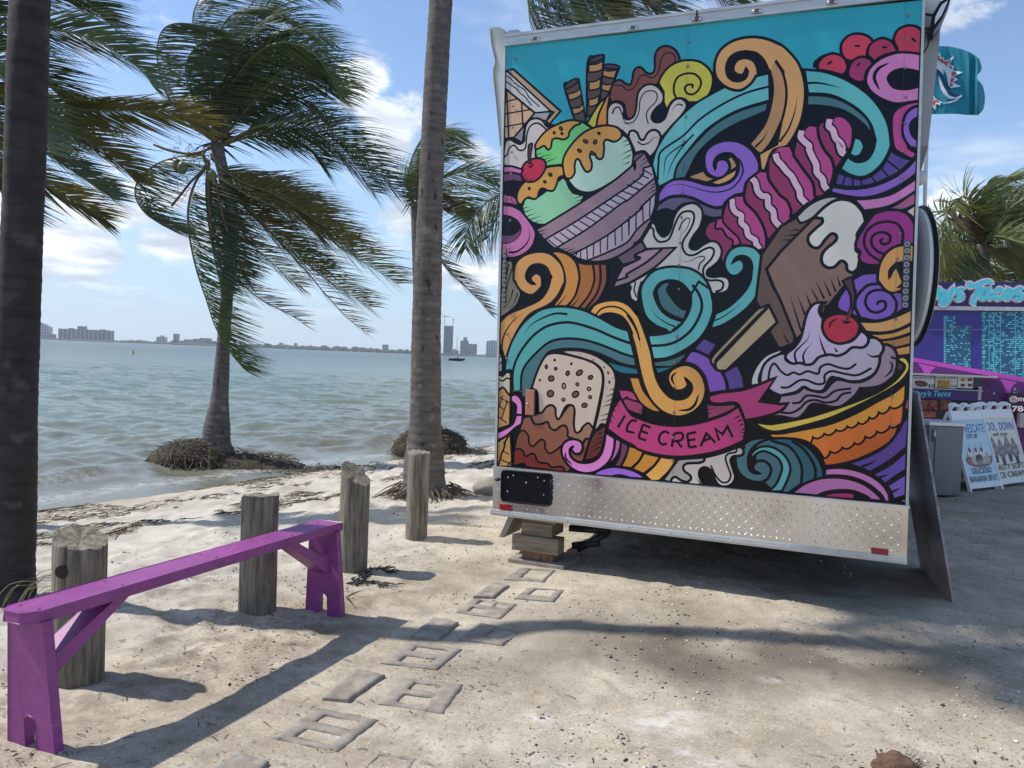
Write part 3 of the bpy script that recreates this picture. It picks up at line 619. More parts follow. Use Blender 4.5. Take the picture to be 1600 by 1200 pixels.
MURAL = """
F teal 0 : A150,362! B0,262! C0,110! C1131,0! C1115,330! C900,430 C700,430 C300,570! C180,545! C100,450! B1000,420! B690,540! B560,640! B300,540! A1150,720! A900,780! A780,965! A600,985! A300,920! A145,600!
F wafer 4 : A145,555! A210,540! A580,868! A490,972! A468,945! A525,878! A500,868! A170,562!
F grey2 3 : A145,560! A170,562! A500,868! A378,882! A145,692!
F grey1 3 : A378,882! A505,872! A468,945! A350,920!
L 2 0 : A145,590 A180,605 A215,640 A250,670 A300,705 A330,755 A365,790 A395,815 A415,835
L 2 0 : A145,630 A180,655 A230,690 A260,725 A300,755 A330,795 A355,825
F peach 4 : A148,692! A378,882! A215,1075! A135,1085!
L 2.5 0 : A145,797! A245,772!
L 2.5 0 : A140,890! A350,855!
L 2.5 0 : A140,990! A300,962!
L 3 0 : A158,700! A175,1085!
L 3 0 : A275,790! A285,985!
F grey0 3 : A297,985! A280,1115! A215,1075!
F cream 4 : A133,1200! A150,1110 A185,1090 A230,1115 A265,1125 A295,1100 A300,1040 A310,980 A345,935 A400,925 A440,945 A470,985 A510,1000 A545,985 A585,955! A660,1010! D480,60! D470,150! D300,230 D280,222! D132,192!
L 3 0 : D133,132 D160,110 D175,70 D200,38 D225,40 D250,70 D280,75 D305,55 A312,1100 A320,1040 A340,990 A375,965 A410,965 A445,990 A480,1020 A520,1025 A560,1010
F rolldark 4 : A610,680 A640,645 A690,618 A720,620! A780,955! A690,940!
F rolltan 3 : A638,738 A690,722 A735,692! A745,738! A700,768 A648,783!
F rolltan 3 : A672,850 A725,838 A755,808! A766,852! A730,880 A682,897!
F rolldk2 3 : A612,682 A640,640 A700,615 A718,625 A700,655 A640,690
F rolldark 4 : A915,510! A1040,525! A950,760! A880,800! A890,640!
F rolltan 3 : A910,545! A960,555 A1020,545! A1000,612! A950,605 A900,590!
F rolltan 3 : A900,650! A940,662 A985,655! A962,715! A930,712 A893,695!
F rolldk2 3 : A915,520 A940,502 A1000,505 A1038,520 A1020,540 A950,535
F rolldark 4 : A790,490 A850,440 A910,430 A920,440! A880,870! A785,915!
F rolltan 3 : A800,505! A860,500 A913,475! A905,545! A860,560 A800,565!
F rolltan 3 : A802,640! A850,635 A893,608! A888,685! A850,700 A800,705!
F rolltan 3 : A800,775! A840,770 A880,748! A874,808! A840,828 A798,832!
F rolldk2 3 : A795,490 A850,440 A915,430 A910,455 A850,485
F choc 4 : A955,760! A975,690 A1000,640 A1045,625 A1090,655 A1125,660 A1142,610 A1150,560 A1175,530 A1210,528 A1250,568 A1290,575 A1315,540 A1315,470 A1325,410 A1360,370 A1410,360 A1470,385 A1500,430 A1515,480! B240,650! B130,750! B60,900! A1130,930! A1105,925 A1090,890 A1080,830 A1060,800 A1020,790 A980,800!
L 2 0 : A1000,665 A1060,670 A1090,700 A1130,700 A1165,670 A1195,605 A1235,585 A1280,606 A1320,595 A1350,540 A1365,460 A1400,420 A1445,415 A1470,440 A1475,480 A1460,510
F cream 4 : A945,975! A940,900 A960,830 A1000,800 A1050,810 A1075,850 A1072,900 A1090,930 A1120,930 A1150,910 A1165,870 A1172,830 A1182,740 A1210,690 A1260,660 A1315,665 A1360,700 A1385,750 A1375,800 A1330,840 A1300,880 A1290,920 A1310,950 A1350,955 A1390,930 A1412,880 A1430,830 A1470,780 A1520,770 A1555,795 A1565,830 A1540,880 A1500,930 A1450,980 A1400,1040! B262,1080! E248,30! E230,70 E180,128! E130,82 E60,95! A1150,1160! A1110,1070! A1060,1020!
L 2 0 : B-20,965 B50,950 B90,880 B100,790 B130,730 B170,710 B215,715 B235,750 B220,800 B170,850 B150,900 B165,970
L 2.5 1 : B435,825 B400,815 B365,840 B345,890
L 4 0 : B10,1070 B20,1030 B50,1020 B80,1040 B100,1085 B130,1090 B160,1040 B200,1015 B245,1030 B268,1080
L 2.5 1 : B80,1105 B120,1130 B170,1115 B205,1080 B240,1075 B248,1120
L 3 1 : A985,890 A1000,850 A1035,838 A1060,890 A1080,950 A1120,975 A1160,960
F yellow 4 : B245,650! B270,590 B330,520 B410,480 B490,470 B570,485 B640,540 B670,610 B660,690 B625,755 B560,795 B480,800! B440,772 B385,770 B340,805 B310,862! B285,800! B285,720!
L 3.5 0 : B385,770 B365,720 B370,650 B400,600 B460,575 B530,580 B575,630 B565,690 B520,735 B470,730 B450,690 B470,665 B510,662 B508,690
F yellow 4 : A785,968! A835,880 A890,800 A938,760! A895,850 A870,920 A858,1005! A830,1000!
F ochre2 4 : A938,760! A970,712! A955,800 A945,870 A945,985! A858,1005! A870,920 A895,850
F green 4 : A385,1172! A430,1090 A520,1010 A650,950 A740,950 A800,985 A850,1012! D600,185! D470,200! D385,120!
F caramel 4 : A380,1150 A400,1100 A470,1020 A560,970 A650,940 A720,945 A735,965 A690,985 A650,1030 A640,1070 A600,1090 A550,1080 A515,1095 A505,1150 A480,1170 A450,1140 A400,1165
D brown 583,1005 10,16 -35 A
D brown 590,1044 7,9 -30 A
D brown 530,1038 7,9 -20 A
L 1.8 1 : D385,112 D445,92
L 1.8 1 : D392,137 D520,100
L 1.8 1 : D410,160 D500,130
L 1.8 1 : D470,165 D560,128
F mint2 4 : D597,215 D600,160 A650,1150! A700,1090 A780,1030 A880,985 A980,985 A1040,1010 A1060,1050 A1100,1075 A1130,1130 A1148,1200 D1148,130 D1135,200 D1080,260 D1000,310 D900,370 D820,402 D750,400 D690,370 D640,310 D600,250
F caramel 4 : D597,210 D605,130 A650,1150 A730,1060 A820,1005 A930,980 A1020,995 A1058,1040 A1048,1080 A1000,1108 A940,1092 A918,1115 D920,60 D912,125 D888,145 D860,130 D850,105 D825,95 D808,118 D825,180 D815,230 D780,242 D750,200 D730,155 D705,145 D690,190 D690,250 D660,292 D618,285
D brown 775,1105 11,19 -60 A
D brown 850,1110 13,17 20 A
D brown 728,78 10,17 -60 D
D brown 880,1042 7,10 -50 A
D brown 828,1198 12,18 -50 A
L 2 1 : D1130,110 D1060,150
L 2 1 : D1135,70 D1050,110
L 2 1 : D1120,165 D1060,192
L 2 1 : A1130,1120 A1060,1150
L 2 1 : A1110,1090 A1050,1120
F mint 4 : D280,520! D310,450 D400,440 D600,285! D625,310! D650,370 D690,410 D765,425! D740,480 D680,530 D500,640 D420,655 D350,630 D300,580
F caramel 4 : D240,470 D245,400 D290,330 D380,270 D470,210 D560,195 D598,200! D608,270! D565,290 D550,340 D525,388 D485,390 D440,372 D415,390 D400,440 D370,456 D330,442 D300,460 D270,497
D brown 335,373 7,9 -30 D
D brown 457,321 8,11 -50 D
D brown 500,265 10,15 -50 D
L 2 1 : D280,532 D345,512
L 2 1 : D290,560 D372,530
L 2 1 : D302,597 D392,563
L 2 1 : D328,622 D440,580
L 2 1 : D365,645 D430,620
L 2 1 : D690,405 D650,420
L 2 1 : D745,430 D680,455
L 2 1 : D755,455 D690,480
L 2 1 : D660,360 D630,385
F cherry 4 : D275,250 D290,190 D340,150 D400,137 D450,152 D465,200 D440,260 D390,310 D330,322 D290,300
F stem 2.5 : D328,35! D345,20! D362,22! D345,130 D352,175 D335,180! D325,120
L 3 0 : D330,200 D350,205 D365,180
L 1.8 1 : D290,285 D330,245
L 1.8 1 : D310,305 D345,270
L 1.8 1 : D335,315 D365,285
F pink 4 : D130,200! D200,200 D285,225! D272,265! D200,248 D130,255!
F dkmaroon 3 : D128,258! D200,252 D270,268! D285,325! D200,312 D125,330!
F pink2 4 : D122,412! D200,430 D235,450! D250,512! D190,495 D120,488!
F pink 4 : D120,500! D200,510 D270,545! D330,620 D375,690 D385,740 D360,820 D300,880 D220,912 D112,915!
F navy 3 : D120,580! D200,597 D255,640 D270,700 D240,760 D180,795 D116,797!
F dkmaroon 0 : D267,690 D250,750 D190,792 D117,794! D118,738! D200,742 D245,715
L 4 1 : D175,872 D240,865 D310,810 D340,740 D330,675
F olive 4 : D110,932! D205,938! D215,1040 D240,1100 D265,1175! G270,100! G240,180 G180,235 G103,290!
L 2.5 0 : D175,960! D150,1080 G120,60 G105,130
L 2.5 1 : D200,1000 D170,1110 G150,100 G130,180
L 2.5 1 : G210,60 G190,130 G160,190
L 2.5 1 : G245,90 G225,150 G185,215
F mauve1 4 : D385,695! D460,655 D600,570 D760,470 D1000,310 D1150,190 D1160,230! E60,130! E135,85! E185,190 E220,300 E235,400 E225,520 E190,620 E110,760! E30,840 D1050,890 D960,930 D860,945 D760,935 D680,900 D570,845 D455,775!
F dkmauve 3 : E45,135! E60,110! E130,85! E120,110 E50,170!
F mauve2 3.5 : D458,772! D700,630 D950,465 D1200,290 E130,212! E195,195! E217,290! E0,470! D1050,495 D800,682 D540,842! D500,815
F mauve2 3.5 : D665,892! D850,795 D1000,700 D1200,542 E110,518 E227,405! E215,520 E185,602! E80,690 D1100,792 D950,870 D785,938! D720,920
H 2.2 : D480,770 D550,828
H 2.2 : D525,748 D605,802
H 2.2 : D575,718 D655,775
H 2.2 : D625,688 D705,745
H 2.2 : D675,655 D755,710
H 2.2 : D725,625 D810,675
H 2.2 : D775,592 D865,640
H 2.2 : D825,560 D910,605
H 2.2 : D875,525 D955,570
H 2.2 : D920,488 D1005,535
H 2.2 : D965,455 D1050,500
H 2.2 : D1010,422 D1095,465
H 2.2 : D1055,390 D1145,425
H 2.2 : D1105,350 D1195,380
H 2.2 : E45,310 E125,345
H 2.2 : E95,262 E170,295
H 2.2 : E135,230 E195,268
H 2.2 : E0,340 E90,385
H 2.2 : D692,905 D712,875
H 2.2 : D735,930 D740,848
H 2.2 : D790,930 D785,828
H 2.2 : D835,908 D840,800
H 2.2 : D892,880 D890,768
H 2.2 : D945,855 D950,730
H 2.2 : D1008,820 D1005,692
H 2.2 : D1062,785 D1058,650
H 2.2 : D1115,745 D1110,608
H 2.2 : D1170,700 D1170,562
H 2.2 : E15,720 E18,590
H 2.2 : E68,675 E72,550
H 2.2 : E125,640 E122,505
H 2.2 : E175,595 E180,455
L 2 1 : D400,712 D480,690
L 2 1 : D415,735 D470,718
L 2 1 : D580,855 D650,835
L 2 1 : D620,868 D700,835
L 2 1 : D640,880 D720,850
L 2 1 : E165,150 E90,210
L 2 1 : E160,125 E100,165
L 2 1 : E215,355 E150,400
L 2 1 : E225,380 E160,420
L 2 1 : E228,330 E180,352
F dkmauve 4 : D1020,910! D1130,840 D1200,790 E60,800 E110,780! E150,842! E60,910 D1200,930 D1065,970!
F mauve3 4 : D1065,985! D1200,920 E60,895 E150,850! E282,835! E200,930 E100,1010 E0,1060 D1110,1080 D1010,1092!
F mauve1 4 : D1010,1095! D1100,1065 E0,1040 E150,950 E282,838! E378,832! E330,890 E200,1000 E20,1110 D1120,1110 D990,1150!
F aqua 4 : E245,360! E195,185! B225,1180 B300,1050 B400,930 B520,820 B660,735 B830,650 B980,605 B1110,572! B1115,785! B880,858 B700,955 B560,1075 E400,190 E365,300! E290,340!
L 3.5 0 : B1115,675 B920,730 B720,830 B560,940 B440,1060 E270,80 E245,180 E240,310
L 3 1 : B520,1050 B460,1110 E315,120 E290,230 E288,335
L 3 1 : E480,-10 E400,90 E340,200 E305,330
F dkteal 4 : B1105,797! B880,866 B700,962 B570,1080 E405,170 E365,302! E455,290! E490,220 E560,90 B700,1060 B850,970 B980,915 B1090,868!
F aqua2 4 : C185,545! C330,560 C480,610 C620,690 C740,800 C830,950 C858,1100 F850,70 F790,180 F700,260 F620,285 F540,265 F465,222! F520,125! F590,165 F670,150 F720,80 F738,0 C735,1080 C700,970 C620,870 C500,790 C370,740 C212,732!
L 3.5 1 : C210,650 C300,650 C400,670 C480,692
F dkteal 3 : C210,745! C370,755 C500,800 C620,880 C690,960 C725,1078! C690,1020 C600,930 C480,860 C350,830 C205,822!
F aqua2 4 : C575,1075! C625,1090 C650,1140 F648,60 F620,110 F575,125 F535,105! C550,1170!
F orange 4 : B1000,290! B1100,308 B1200,350 C70,410 C140,500 C180,620 C190,750 C165,920 C110,1050 C55,1135! E1130,110 E1075,232! E1045,232! E1030,105! B1170,1130! C30,800 C20,560! B1120,430 B1000,380!
F orangedk 4 : B935,398! B1030,395 B1120,440 B1200,540 C35,640 C45,760 C20,900 B1190,980 B1130,1100 B1060,1190 E1025,98! E955,28! B1020,1050 B1085,950 B1125,810 B1138,680 B1115,560 B1070,465 B1000,410
L 3.5 1 : C-10,1110 C60,1010 C110,870 C130,750
L 3.5 1 : B1000,1150 B1060,1090 B1100,1020
F orange 0 : B1050,292! B970,290 B840,315 B740,380 B690,470 B685,570 B720,640 B800,695 B890,705 B970,650 B1010,590 B1120,540! B1190,420! B1180,345!
L 4.5 0 : B1200,350 B1090,305 B970,290 B840,315 B740,380 B690,470 B685,570 B720,640 B800,695 B890,705 B970,650 B1012,585
F navy 3 : B930,398! B1010,415 B1070,470 B1112,560! B1020,590! B1012,530 B985,480 B930,458 B870,470 B838,510 B835,555 B865,580 B905,578 B928,530! B945,560 B930,610 B880,638 B820,630 B780,590 B772,520 B800,450 B860,410
F berry2 4 : C885,330 C885,290 C920,230 C1000,200 C1080,220 C1122,285! C1115,425! C915,410! C905,370
F berry 4 : C470,400 C480,330 C540,275 C620,265 C690,290 C725,332! C680,390 C670,445! C560,475 C500,460
F navy 0 : C250,525! C260,480 C330,430 C420,412 C290,540!
F berry3 4 : C675,440! C690,360 C750,310 C810,300 C870,330 C915,405! C800,435 C722,485! C700,450
F berry2 4 : C290,545! C290,500 C340,440 C420,420 C490,450 C520,510 C510,560 C480,588! C380,560
F berry4 4 : C525,570 C550,490 C620,445 C690,460 C722,495! C670,560 C655,635! C600,642 C540,610
D navy 598,360 24,9 0 C
D navy 812,371 22,9 8 C
D navy 1038,312 26,10 40 C
D navy 382,493 26,9 -30 C
D navy 606,505 20,8 -40 C
F pink3 4 : C665,630 C690,540 C780,460 C900,415 C1010,412 C1120,430! C1114,782! C1000,800 C900,810 C800,780 C720,730 C680,680
F navy 3 : C835,620 C860,570 C930,540 C1020,545 C1116,572! C1114,665! C1040,690 C960,700 C880,685
L 5 2 : C840,495 C760,540 C730,610 C770,705
F magenta 4 : C865,940 C900,860 C990,810 C1115,788! C1106,830! C1040,835 C980,885 C955,960 C960,1060 C1000,1150 F1000,60 F1065,100! F1030,147! F940,100 C880,1140
F purple 4 : C950,985 C980,890 C1040,840 C1108,828! F1086,90! F1040,55 C1010,1150 C960,1075
F navy 3 : C1008,990 C1035,935 C1105,905! C1092,1115! C1030,1065
F dkpurple 4 : F420,345! F445,250! F510,270 F620,300 F720,265 F800,190 F860,78! F940,125 F1028,150! F930,240 F820,300 F700,345 F560,362
H 2.5 : F478,360 F505,272
H 2.5 : F565,360 F560,290
H 2.5 : F635,352 F622,296
H 2.5 : F742,328 F700,270
H 2.5 : F842,285 F785,215
H 2.5 : F932,235 F830,155
F purple2 4 : F1087,90! F1080,240! F960,330 F800,410 F650,445 F500,430 F385,402! F405,362! F560,377 F720,355 F880,290 F1000,200
F pink3 4 : F570,457! F700,452 F850,422 F970,355 F1085,272! F1075,380! F950,460 F820,520 F650,547! F610,500
F pink2 4 : F1075,388! F1070,490! F960,540 F880,547 F790,540! F900,500 F1000,430
F cream 4 : F970,552! F1070,498! F1064,670! F1030,600
F maroon 4.5 : E605,720 E640,640 E742,605! E755,540 E790,450 E840,430 E912,437! E930,340 E970,270 E1040,245 E1097,252! E1105,150 E1140,80 E1200,55 F65,50 F97,100! C130,1060 C180,1010 C220,990 C285,998! C310,960 C350,940 C400,915 C460,910 C520,940 C560,1010 C550,1130 C540,1180! F530,80! F430,222! F410,280 F375,382! F330,430 F265,442! F210,492! F80,602! F0,670! E1085,800! E1050,855! E880,815! E742,965! E720,890 E640,780
F mag2 3.5 : E700,612! E745,602! E760,650 E830,720 E870,760 E888,812! E820,825! E825,780 E780,750 E740,690 E690,685
F mag2 0 : E850,440! E912,437! E930,490 E1000,560 E1060,660 E1088,760 E1088,830! E1040,850! E990,770 E940,720 E890,620 E845,555 E825,500
L 4.5 0 : E912,437 E930,490 E1000,560 E1060,660 E1088,760 E1086,830
L 13 0 : E818,450 E822,520 E850,560 E890,585 E890,640 E930,680 E945,740 E1000,775 E1005,805 E1040,850
P palepink 8.5 : E822,455 E825,520 E852,562 E892,585 E892,640 E930,680 E947,740 E1000,775 E1007,805 E1036,845
F mag2 0 : E985,262! E1040,247 E1097,252! E1110,310 E1160,380 E1200,432 F45,465 F80,540 F75,602! F20,650! E1180,640 E1130,540 E1090,440 E1030,400 E1000,320
L 4.5 0 : E1097,252 E1110,310 E1160,380 E1200,432 F45,465 F80,540 F75,602
L 14 0 : E965,285 E1000,325 E1015,390 E1050,430 E1095,440 E1100,510 E1140,550 E1150,620 E1195,675
P palepink 9 : E968,290 E1002,325 E1018,390 E1052,430 E1095,440 E1103,510 E1140,550 E1152,620 E1192,668
F mag2 0 : E1165,70! F0,52 F68,52! F100,120 F180,230 F250,330 F265,442! F210,490! F160,380 F120,290 F60,220 F5,150!
L 4.5 0 : F97,100 F110,130 F180,230 F250,330 F267,440
L 14 0 : E1155,95 E1170,150 E1210,195 F45,240 F85,280 F115,340 F145,390 F150,440 F200,495
P palepink 9 : E1158,102 E1172,150 E1212,195 F47,240 F87,280 F118,340 F146,390 F153,440 F195,488
F mag2 0 : C180,1045! C220,992 C288,998! C300,1080 C340,1170 F400,150 F415,250 F378,370! F330,330 F290,230 F240,120 C200,1120!
L 4.5 0 : C288,998 C300,1080 C340,1170 F400,150 F415,250 F380,372
L 14 0 : C160,1015 C150,1070 C185,1110 C220,1140 F220,70 F245,130 F275,190 F280,250 F325,300 F335,350 F368,390
P palepink 9 : C165,1022 C155,1070 C188,1110 C222,1140 F222,70 F248,130 F277,190 F283,250 F327,300 F338,348 F362,382
F mag2 3 : C400,960! C410,925 C460,910 C520,940 C560,1010 C552,1130 C530,1172! C490,1120 C440,1040
L 14 0 : C380,925 C370,985 C405,1020 C425,1080 C465,1120 C480,1160 F455,30 F470,90 F505,115
P palepink 9 : C383,932 C375,985 C408,1020 C428,1080 C468,1120 C482,1160 F458,30 F474,88 F500,106
F navy 0 : E855,140! E872,200 E860,265 E800,320 E710,345 E630,328! E720,290 E775,260 E800,200 E780,150 E730,143!
F orangedk 3.5 : E480,292! E500,270 E600,235! E630,275 E695,297! E620,327! E560,310
F orangedk 3.5 : E782,140! E820,127 E855,180! E860,205! E800,242! E805,190
F orange 3.5 : E645,327! E720,297 E862,218! E840,280 E780,325 E710,347!
F purple 4.5 : E1030,240! E1030,170 E980,80 E900,20 E820,0 E740,5 E660,40 E610,100 E605,190 E630,255 E700,292 E760,275 E800,215 E785,160 E740,145 E700,165 E688,222! E678,180 E698,130 E750,102 E810,102 E850,135 E872,195 E860,262 E810,320 E720,350 E620,345 E520,315 E430,300 E350,310 E290,350 E245,412! E240,492! E330,440 E430,430 E520,450 E600,490 E680,520 E745,517! E780,470 E840,427 E912,412! E935,320
L 3 1 : E865,140 E890,170 E905,240 E870,320 E800,380 E700,402 E600,390 E500,360 E400,340 E300,370 E250,430
F greypur 4 : E218,562! E240,502! E330,447 E430,437 E520,457 E600,497 E690,527 E747,522! E745,597! E670,602 E590,582! E560,505 E500,485 E420,505 E370,550 E300,535
F cream2 4 : E180,672! E195,642 E220,655 E240,710 E280,750 E320,730 E345,680 E370,590 E410,530 E470,495 E530,490 E580,530 E590,590 E570,670 E520,740 E490,800 E495,840 E540,850 E600,810 E660,785 E710,800 E740,860 E720,930 E670,980 E630,1010 E625,1050 E670,1065 E740,1060 E790,1080 E800,1130 E770,1180 E670,1198! E600,1100! E480,1000! E300,992! E110,1110! H88,90! H85,150 H60,155 H30,130 H20,80 E30,1150 E15,1117! E200,1005 E382,835! E150,845! E115,780!
L 3.5 0 : E180,675 E205,692 E210,740 E240,785 E280,790 E320,775 E345,735 E380,640 E420,570 E480,550 E520,570 E520,630 E490,700 E440,780 E435,840 E470,890 E530,890 E600,850 E650,835 E680,860 E660,920 E600,990 E600,1060 E640,1090 E710,1090 E750,1110 E740,1160 E690,1180
L 2.5 1 : E405,700 E430,640 E470,605 E490,620 E470,680 E420,740 E400,800
L 2.5 1 : E555,1010 E570,960 E600,930 E600,905 E550,910 E490,940 E430,940 E395,890
L 2.5 0 : E50,1090 E65,1110 E55,1160 E65,1200 H75,125
F tealmid 4.5 : H105,100 E125,1110 E200,1022 E300,988 E400,985 E510,1005 E600,1070 E650,1160 H672,180 H660,280 H600,390 H480,512! H300,375! H220,340 H140,260
F navy 4 : H212,110 E225,1150 E270,1105 E340,1090 E420,1110 E480,1170 H500,110 H495,200 H460,280 H430,312! H330,275 H260,215
F dkteal 3 : H235,90 E240,1160 E280,1115 E340,1105! E310,1160 H320,90 H370,160 H420,210 H472,225! H440,297! H350,260 H270,200
L 2.5 1 : H375,352 H310,325 H230,270 H185,205
F navy 0 : H430,312! H470,300! H420,370! H345,378!
F tealmid 4.5 : H650,370! H690,250! H780,205 H870,130 H930,60 H960,0 E970,1050 E975,970 E950,920 E900,900 E850,915 E826,952! E850,935 E890,930 E915,970 E900,1020 E850,1055 E800,1045 E765,990 E765,930 E800,860 E860,825 E930,820 E1000,840 E1050,900 E1075,990 E1070,1090 H1060,0 H1040,60 H980,160 H900,240 H800,310 H720,350
L 2.5 1 : H670,310 H740,280 H830,220 H905,160
F tealmid 4 : H500,100! H495,200 H450,300 H370,380 H280,410 H165,422! H205,607! H310,597 H420,550 H540,470 H620,370 H665,260 H672,170 E650,1160! E560,1100!
L 4.5 0 : H510,25 H560,95 H585,180 H565,270 H500,380 H400,460 H300,495 H178,502
F dkteal2 3.5 : H205,627! H330,607 H480,552! H440,600 H370,660 H215,665!
F deepteal 3 : H215,672! H365,667! H240,722!
F ochre 4.5 : D215,1040 D230,960 D290,900 D380,870 D470,872 D540,912 D600,990 D615,1090 G600,30 G560,110 G490,180 G350,250 G270,340 G210,450 G170,560 G148,612! G125,540 G100,482! G103,320! G180,250 G300,200 G420,140 G480,60 G505,-30 D505,1060 D470,990 D410,965 D350,980 D315,1030 D315,1080 D350,1115 D378,1118! D350,1090 D355,1060 D390,1035 D430,1060 D435,1130 G415,60 G370,100 G320,100 G260,60 G225,0 D215,1090
L 3.5 1 : G118,545 G130,450 G170,360 G230,290 G290,250
F ochre3 4 : D500,872! D560,865 D640,890 D700,950 D725,1040 G725,0 G690,120 G630,192! G520,192! G580,110 G612,30 D615,1060 D590,970 D545,905
F brown2 4 : D712,945! D770,962 D832,962! D845,1060 G838,30 G790,130 G718,212! G640,190! G700,100 G728,0 D728,1040
F brown3 4 : D835,962! D887,962! D893,1060 G880,50 G840,130 G770,217! G725,207! G800,110 G838,20 D845,1060
F brown4 4 : D890,962! D940,960! D945,1060 G935,30 G880,140 G790,225! G775,217! G850,120 G887,30 D895,1060
L 2.5 1 : G560,185 G600,140 G635,95
L 2.5 1 : G665,195 G700,160 G725,120
F tealmid2 4.5 : G145,697! G160,590 G200,470 G270,350 G350,270 G440,215 G560,195 G690,205 G820,245 G920,300 G1020,355 G1110,382! G1160,590! G1060,560 G900,495 G760,455 G620,445 G500,470 G400,550 G320,645 G280,740 G272,855! G210,862! G202,700! G190,692!
F dkteal 4.5 : G275,900! G275,740 G310,650 G400,548 G500,470 G620,445 G760,455 G900,495 G1060,560 G1160,590! G1178,667! G1050,640 G900,570 G780,535 G650,525 G540,535 G480,560 G430,640 G390,740 G355,832! G300,912!
F deepteal 3 : G935,620! G1050,652 G1180,680! G1192,725! G1080,720 G1000,690
L 4.5 0 : G1140,487 G1000,437 G850,372 G700,327 G600,320 G480,347 G380,412 G300,502 G240,602 G210,700 G202,850
L 4 1 : G635,255 G540,250 G430,290 G350,340 G290,420
F grey2 3 : G102,545! G125,602! G125,705! G95,702!
L 2 0 : G100,595 G125,570
L 2 0 : G98,650 G125,620
F creamy 4 : G92,722! G130,737 G160,707 G193,715! G190,880! G165,870 G130,827 G92,852!
L 3 0 : G92,762 G130,775 G160,755 G190,762
F cone 4 : G90,862! G130,827 G165,867 G192,900! G185,1120! G80,1152!
L 2.2 0 : G128,890! G85,1000!
L 2.2 0 : G165,930! G120,1075!
L 2.2 0 : G105,905! G185,945!
L 2.2 0 : G88,965! G140,1000!
L 2.2 0 : G85,1050! G160,1105!
F choc2 4.5 : G290,1062! G350,1045! G410,1030! G620,900! G835,1150! J760,300! J650,387! J215,332! J215,240 J240,120 J272,20!
F sponge 4.5 : G355,832! G400,700 G450,600 G490,565 G550,558 G650,575 G780,610 G860,650 G905,710 G910,800 G880,960 G838,1150! G800,1108 G755,1138 G732,1172 G692,1180 G685,1100 G690,1000 G660,965 G620,980 G580,1060 G560,1075 G540,1040 G540,990 G510,965 G470,980 G440,1020 G410,1027! G400,880 G385,850
F sponge2 4.5 : G575,545! G640,535 G760,545 G880,590 G980,670 G1010,740 G1010,820 G970,1000 G940,1122! G900,1115 G870,1150 G842,1160! G885,980 G915,800 G905,700 G850,640 G750,600 G640,570
D navy 535,613 11,11 0 G
D choc3 470,665 9,15 0 G
D choc3 543,680 10,10 0 G
D navy 665,642 11,11 0 G
D choc3 637,716 13,18 25 G
D choc3 728,712 27,18 -35 G
D choc3 815,748 19,14 -30 G
D choc3 508,757 22,21 -30 G
D navy 420,770 10,10 0 G
D wafer 607,815 13,22 0 G
D wafer 712,802 11,11 0 G
D wafer 803,838 13,13 0 G
D choc3 502,875 25,27 30 G
D choc3 698,880 28,22 -40 G
D wafer 603,922 12,11 0 G
D wafer 812,902 11,11 0 G
D choc3 768,966 21,16 -15 G
D navy 735,570 4,3 0 G
D navy 835,612 8,4 0 G
D navy 920,668 9,5 40 G
D navy 953,712 7,14 -15 G
D navy 990,755 5,5 0 G
D navy 962,785 8,14 0 G
D navy 938,828 4,4 0 G
L 2 1 : G1010,832 G960,850
L 2 1 : G1005,872 G930,900
L 2 1 : G1000,910 G920,945
L 2 1 : G975,958 G903,975
L 2 1 : G965,1030 G890,1047
L 2 1 : G955,1070 G880,1087
F choc1 4 : G352,1047! G410,1030! G440,1020 G470,980 G510,965 G540,990 G545,1050 G565,1075 G600,1030 G640,975 G670,965 G690,1000 G685,1110 G700,1178 G740,1165 G760,1130 G800,1105 G838,1148! J810,130! J775,130 J750,182! J700,135 J640,110 G638,1170 G620,1125 G580,1130 G540,1160 G500,1140 G480,1095 G430,1112 G380,1110 G355,1065
F choc4 3.5 : J215,232! J245,110 J270,70 J300,65 J330,105 J335,160 J365,188 J400,155 J435,132 J460,155 J462,205 J495,240 J535,225 J587,185! J600,250 J680,340! J640,387! J215,332!
F dkred 3.5 : J215,240! J225,215 J260,205 J290,225 J310,265 J350,245 J380,250 J400,300 J430,315 J480,320 J510,350 J560,345 J600,350 J620,387! J215,335!
F navy 3 : J230,337! J260,325 J300,320 J312,342!
F dkred2 4 : J845,75! J940,20! G940,1127! J905,200 J860,270 J765,302! J800,170
L 2 1 : J905,80 J850,100
L 2 1 : J910,110 J840,150
L 2 1 : J900,150 J830,190
L 2 1 : J890,190 J820,230
F pinkcurl 4 : G195,890! G240,885 G280,940 G285,1042! G230,1037! G235,970 G195,932!
F pinkcurl 4 : G235,1042! G285,1042! G275,1110 J230,40 J150,110 J80,142! J80,80! J150,50 G210,1110
F cone 4 : J80,152! J190,85! J205,345! J74,345!
L 3.5 0 : J180,95 J150,150 J140,200 J120,250 J110,290 J90,342
L 2.2 0 : J130,222! J180,250!
L 2.2 0 : J120,290! J200,330!
L 2.2 0 : J205,290! J165,342!
L 2.2 0 : J80,185! J95,190!
L 2.2 0 : J78,265! J95,275!
F pur1 4 : H520,527! H600,440! H705,490! H640,582!
F pur2 4.5 : H440,632! H500,545 H580,560 H660,610 H720,680 H770,770 H782,852! H640,872! H610,750 H550,670 H490,640
F pur1 4 : H750,712! H860,650! H900,730 H920,832! H792,852! H782,790
F ochre4 4 : H15,745! H95,750! H130,850 H200,940 H275,1022! H200,1012 H120,962 H60,882
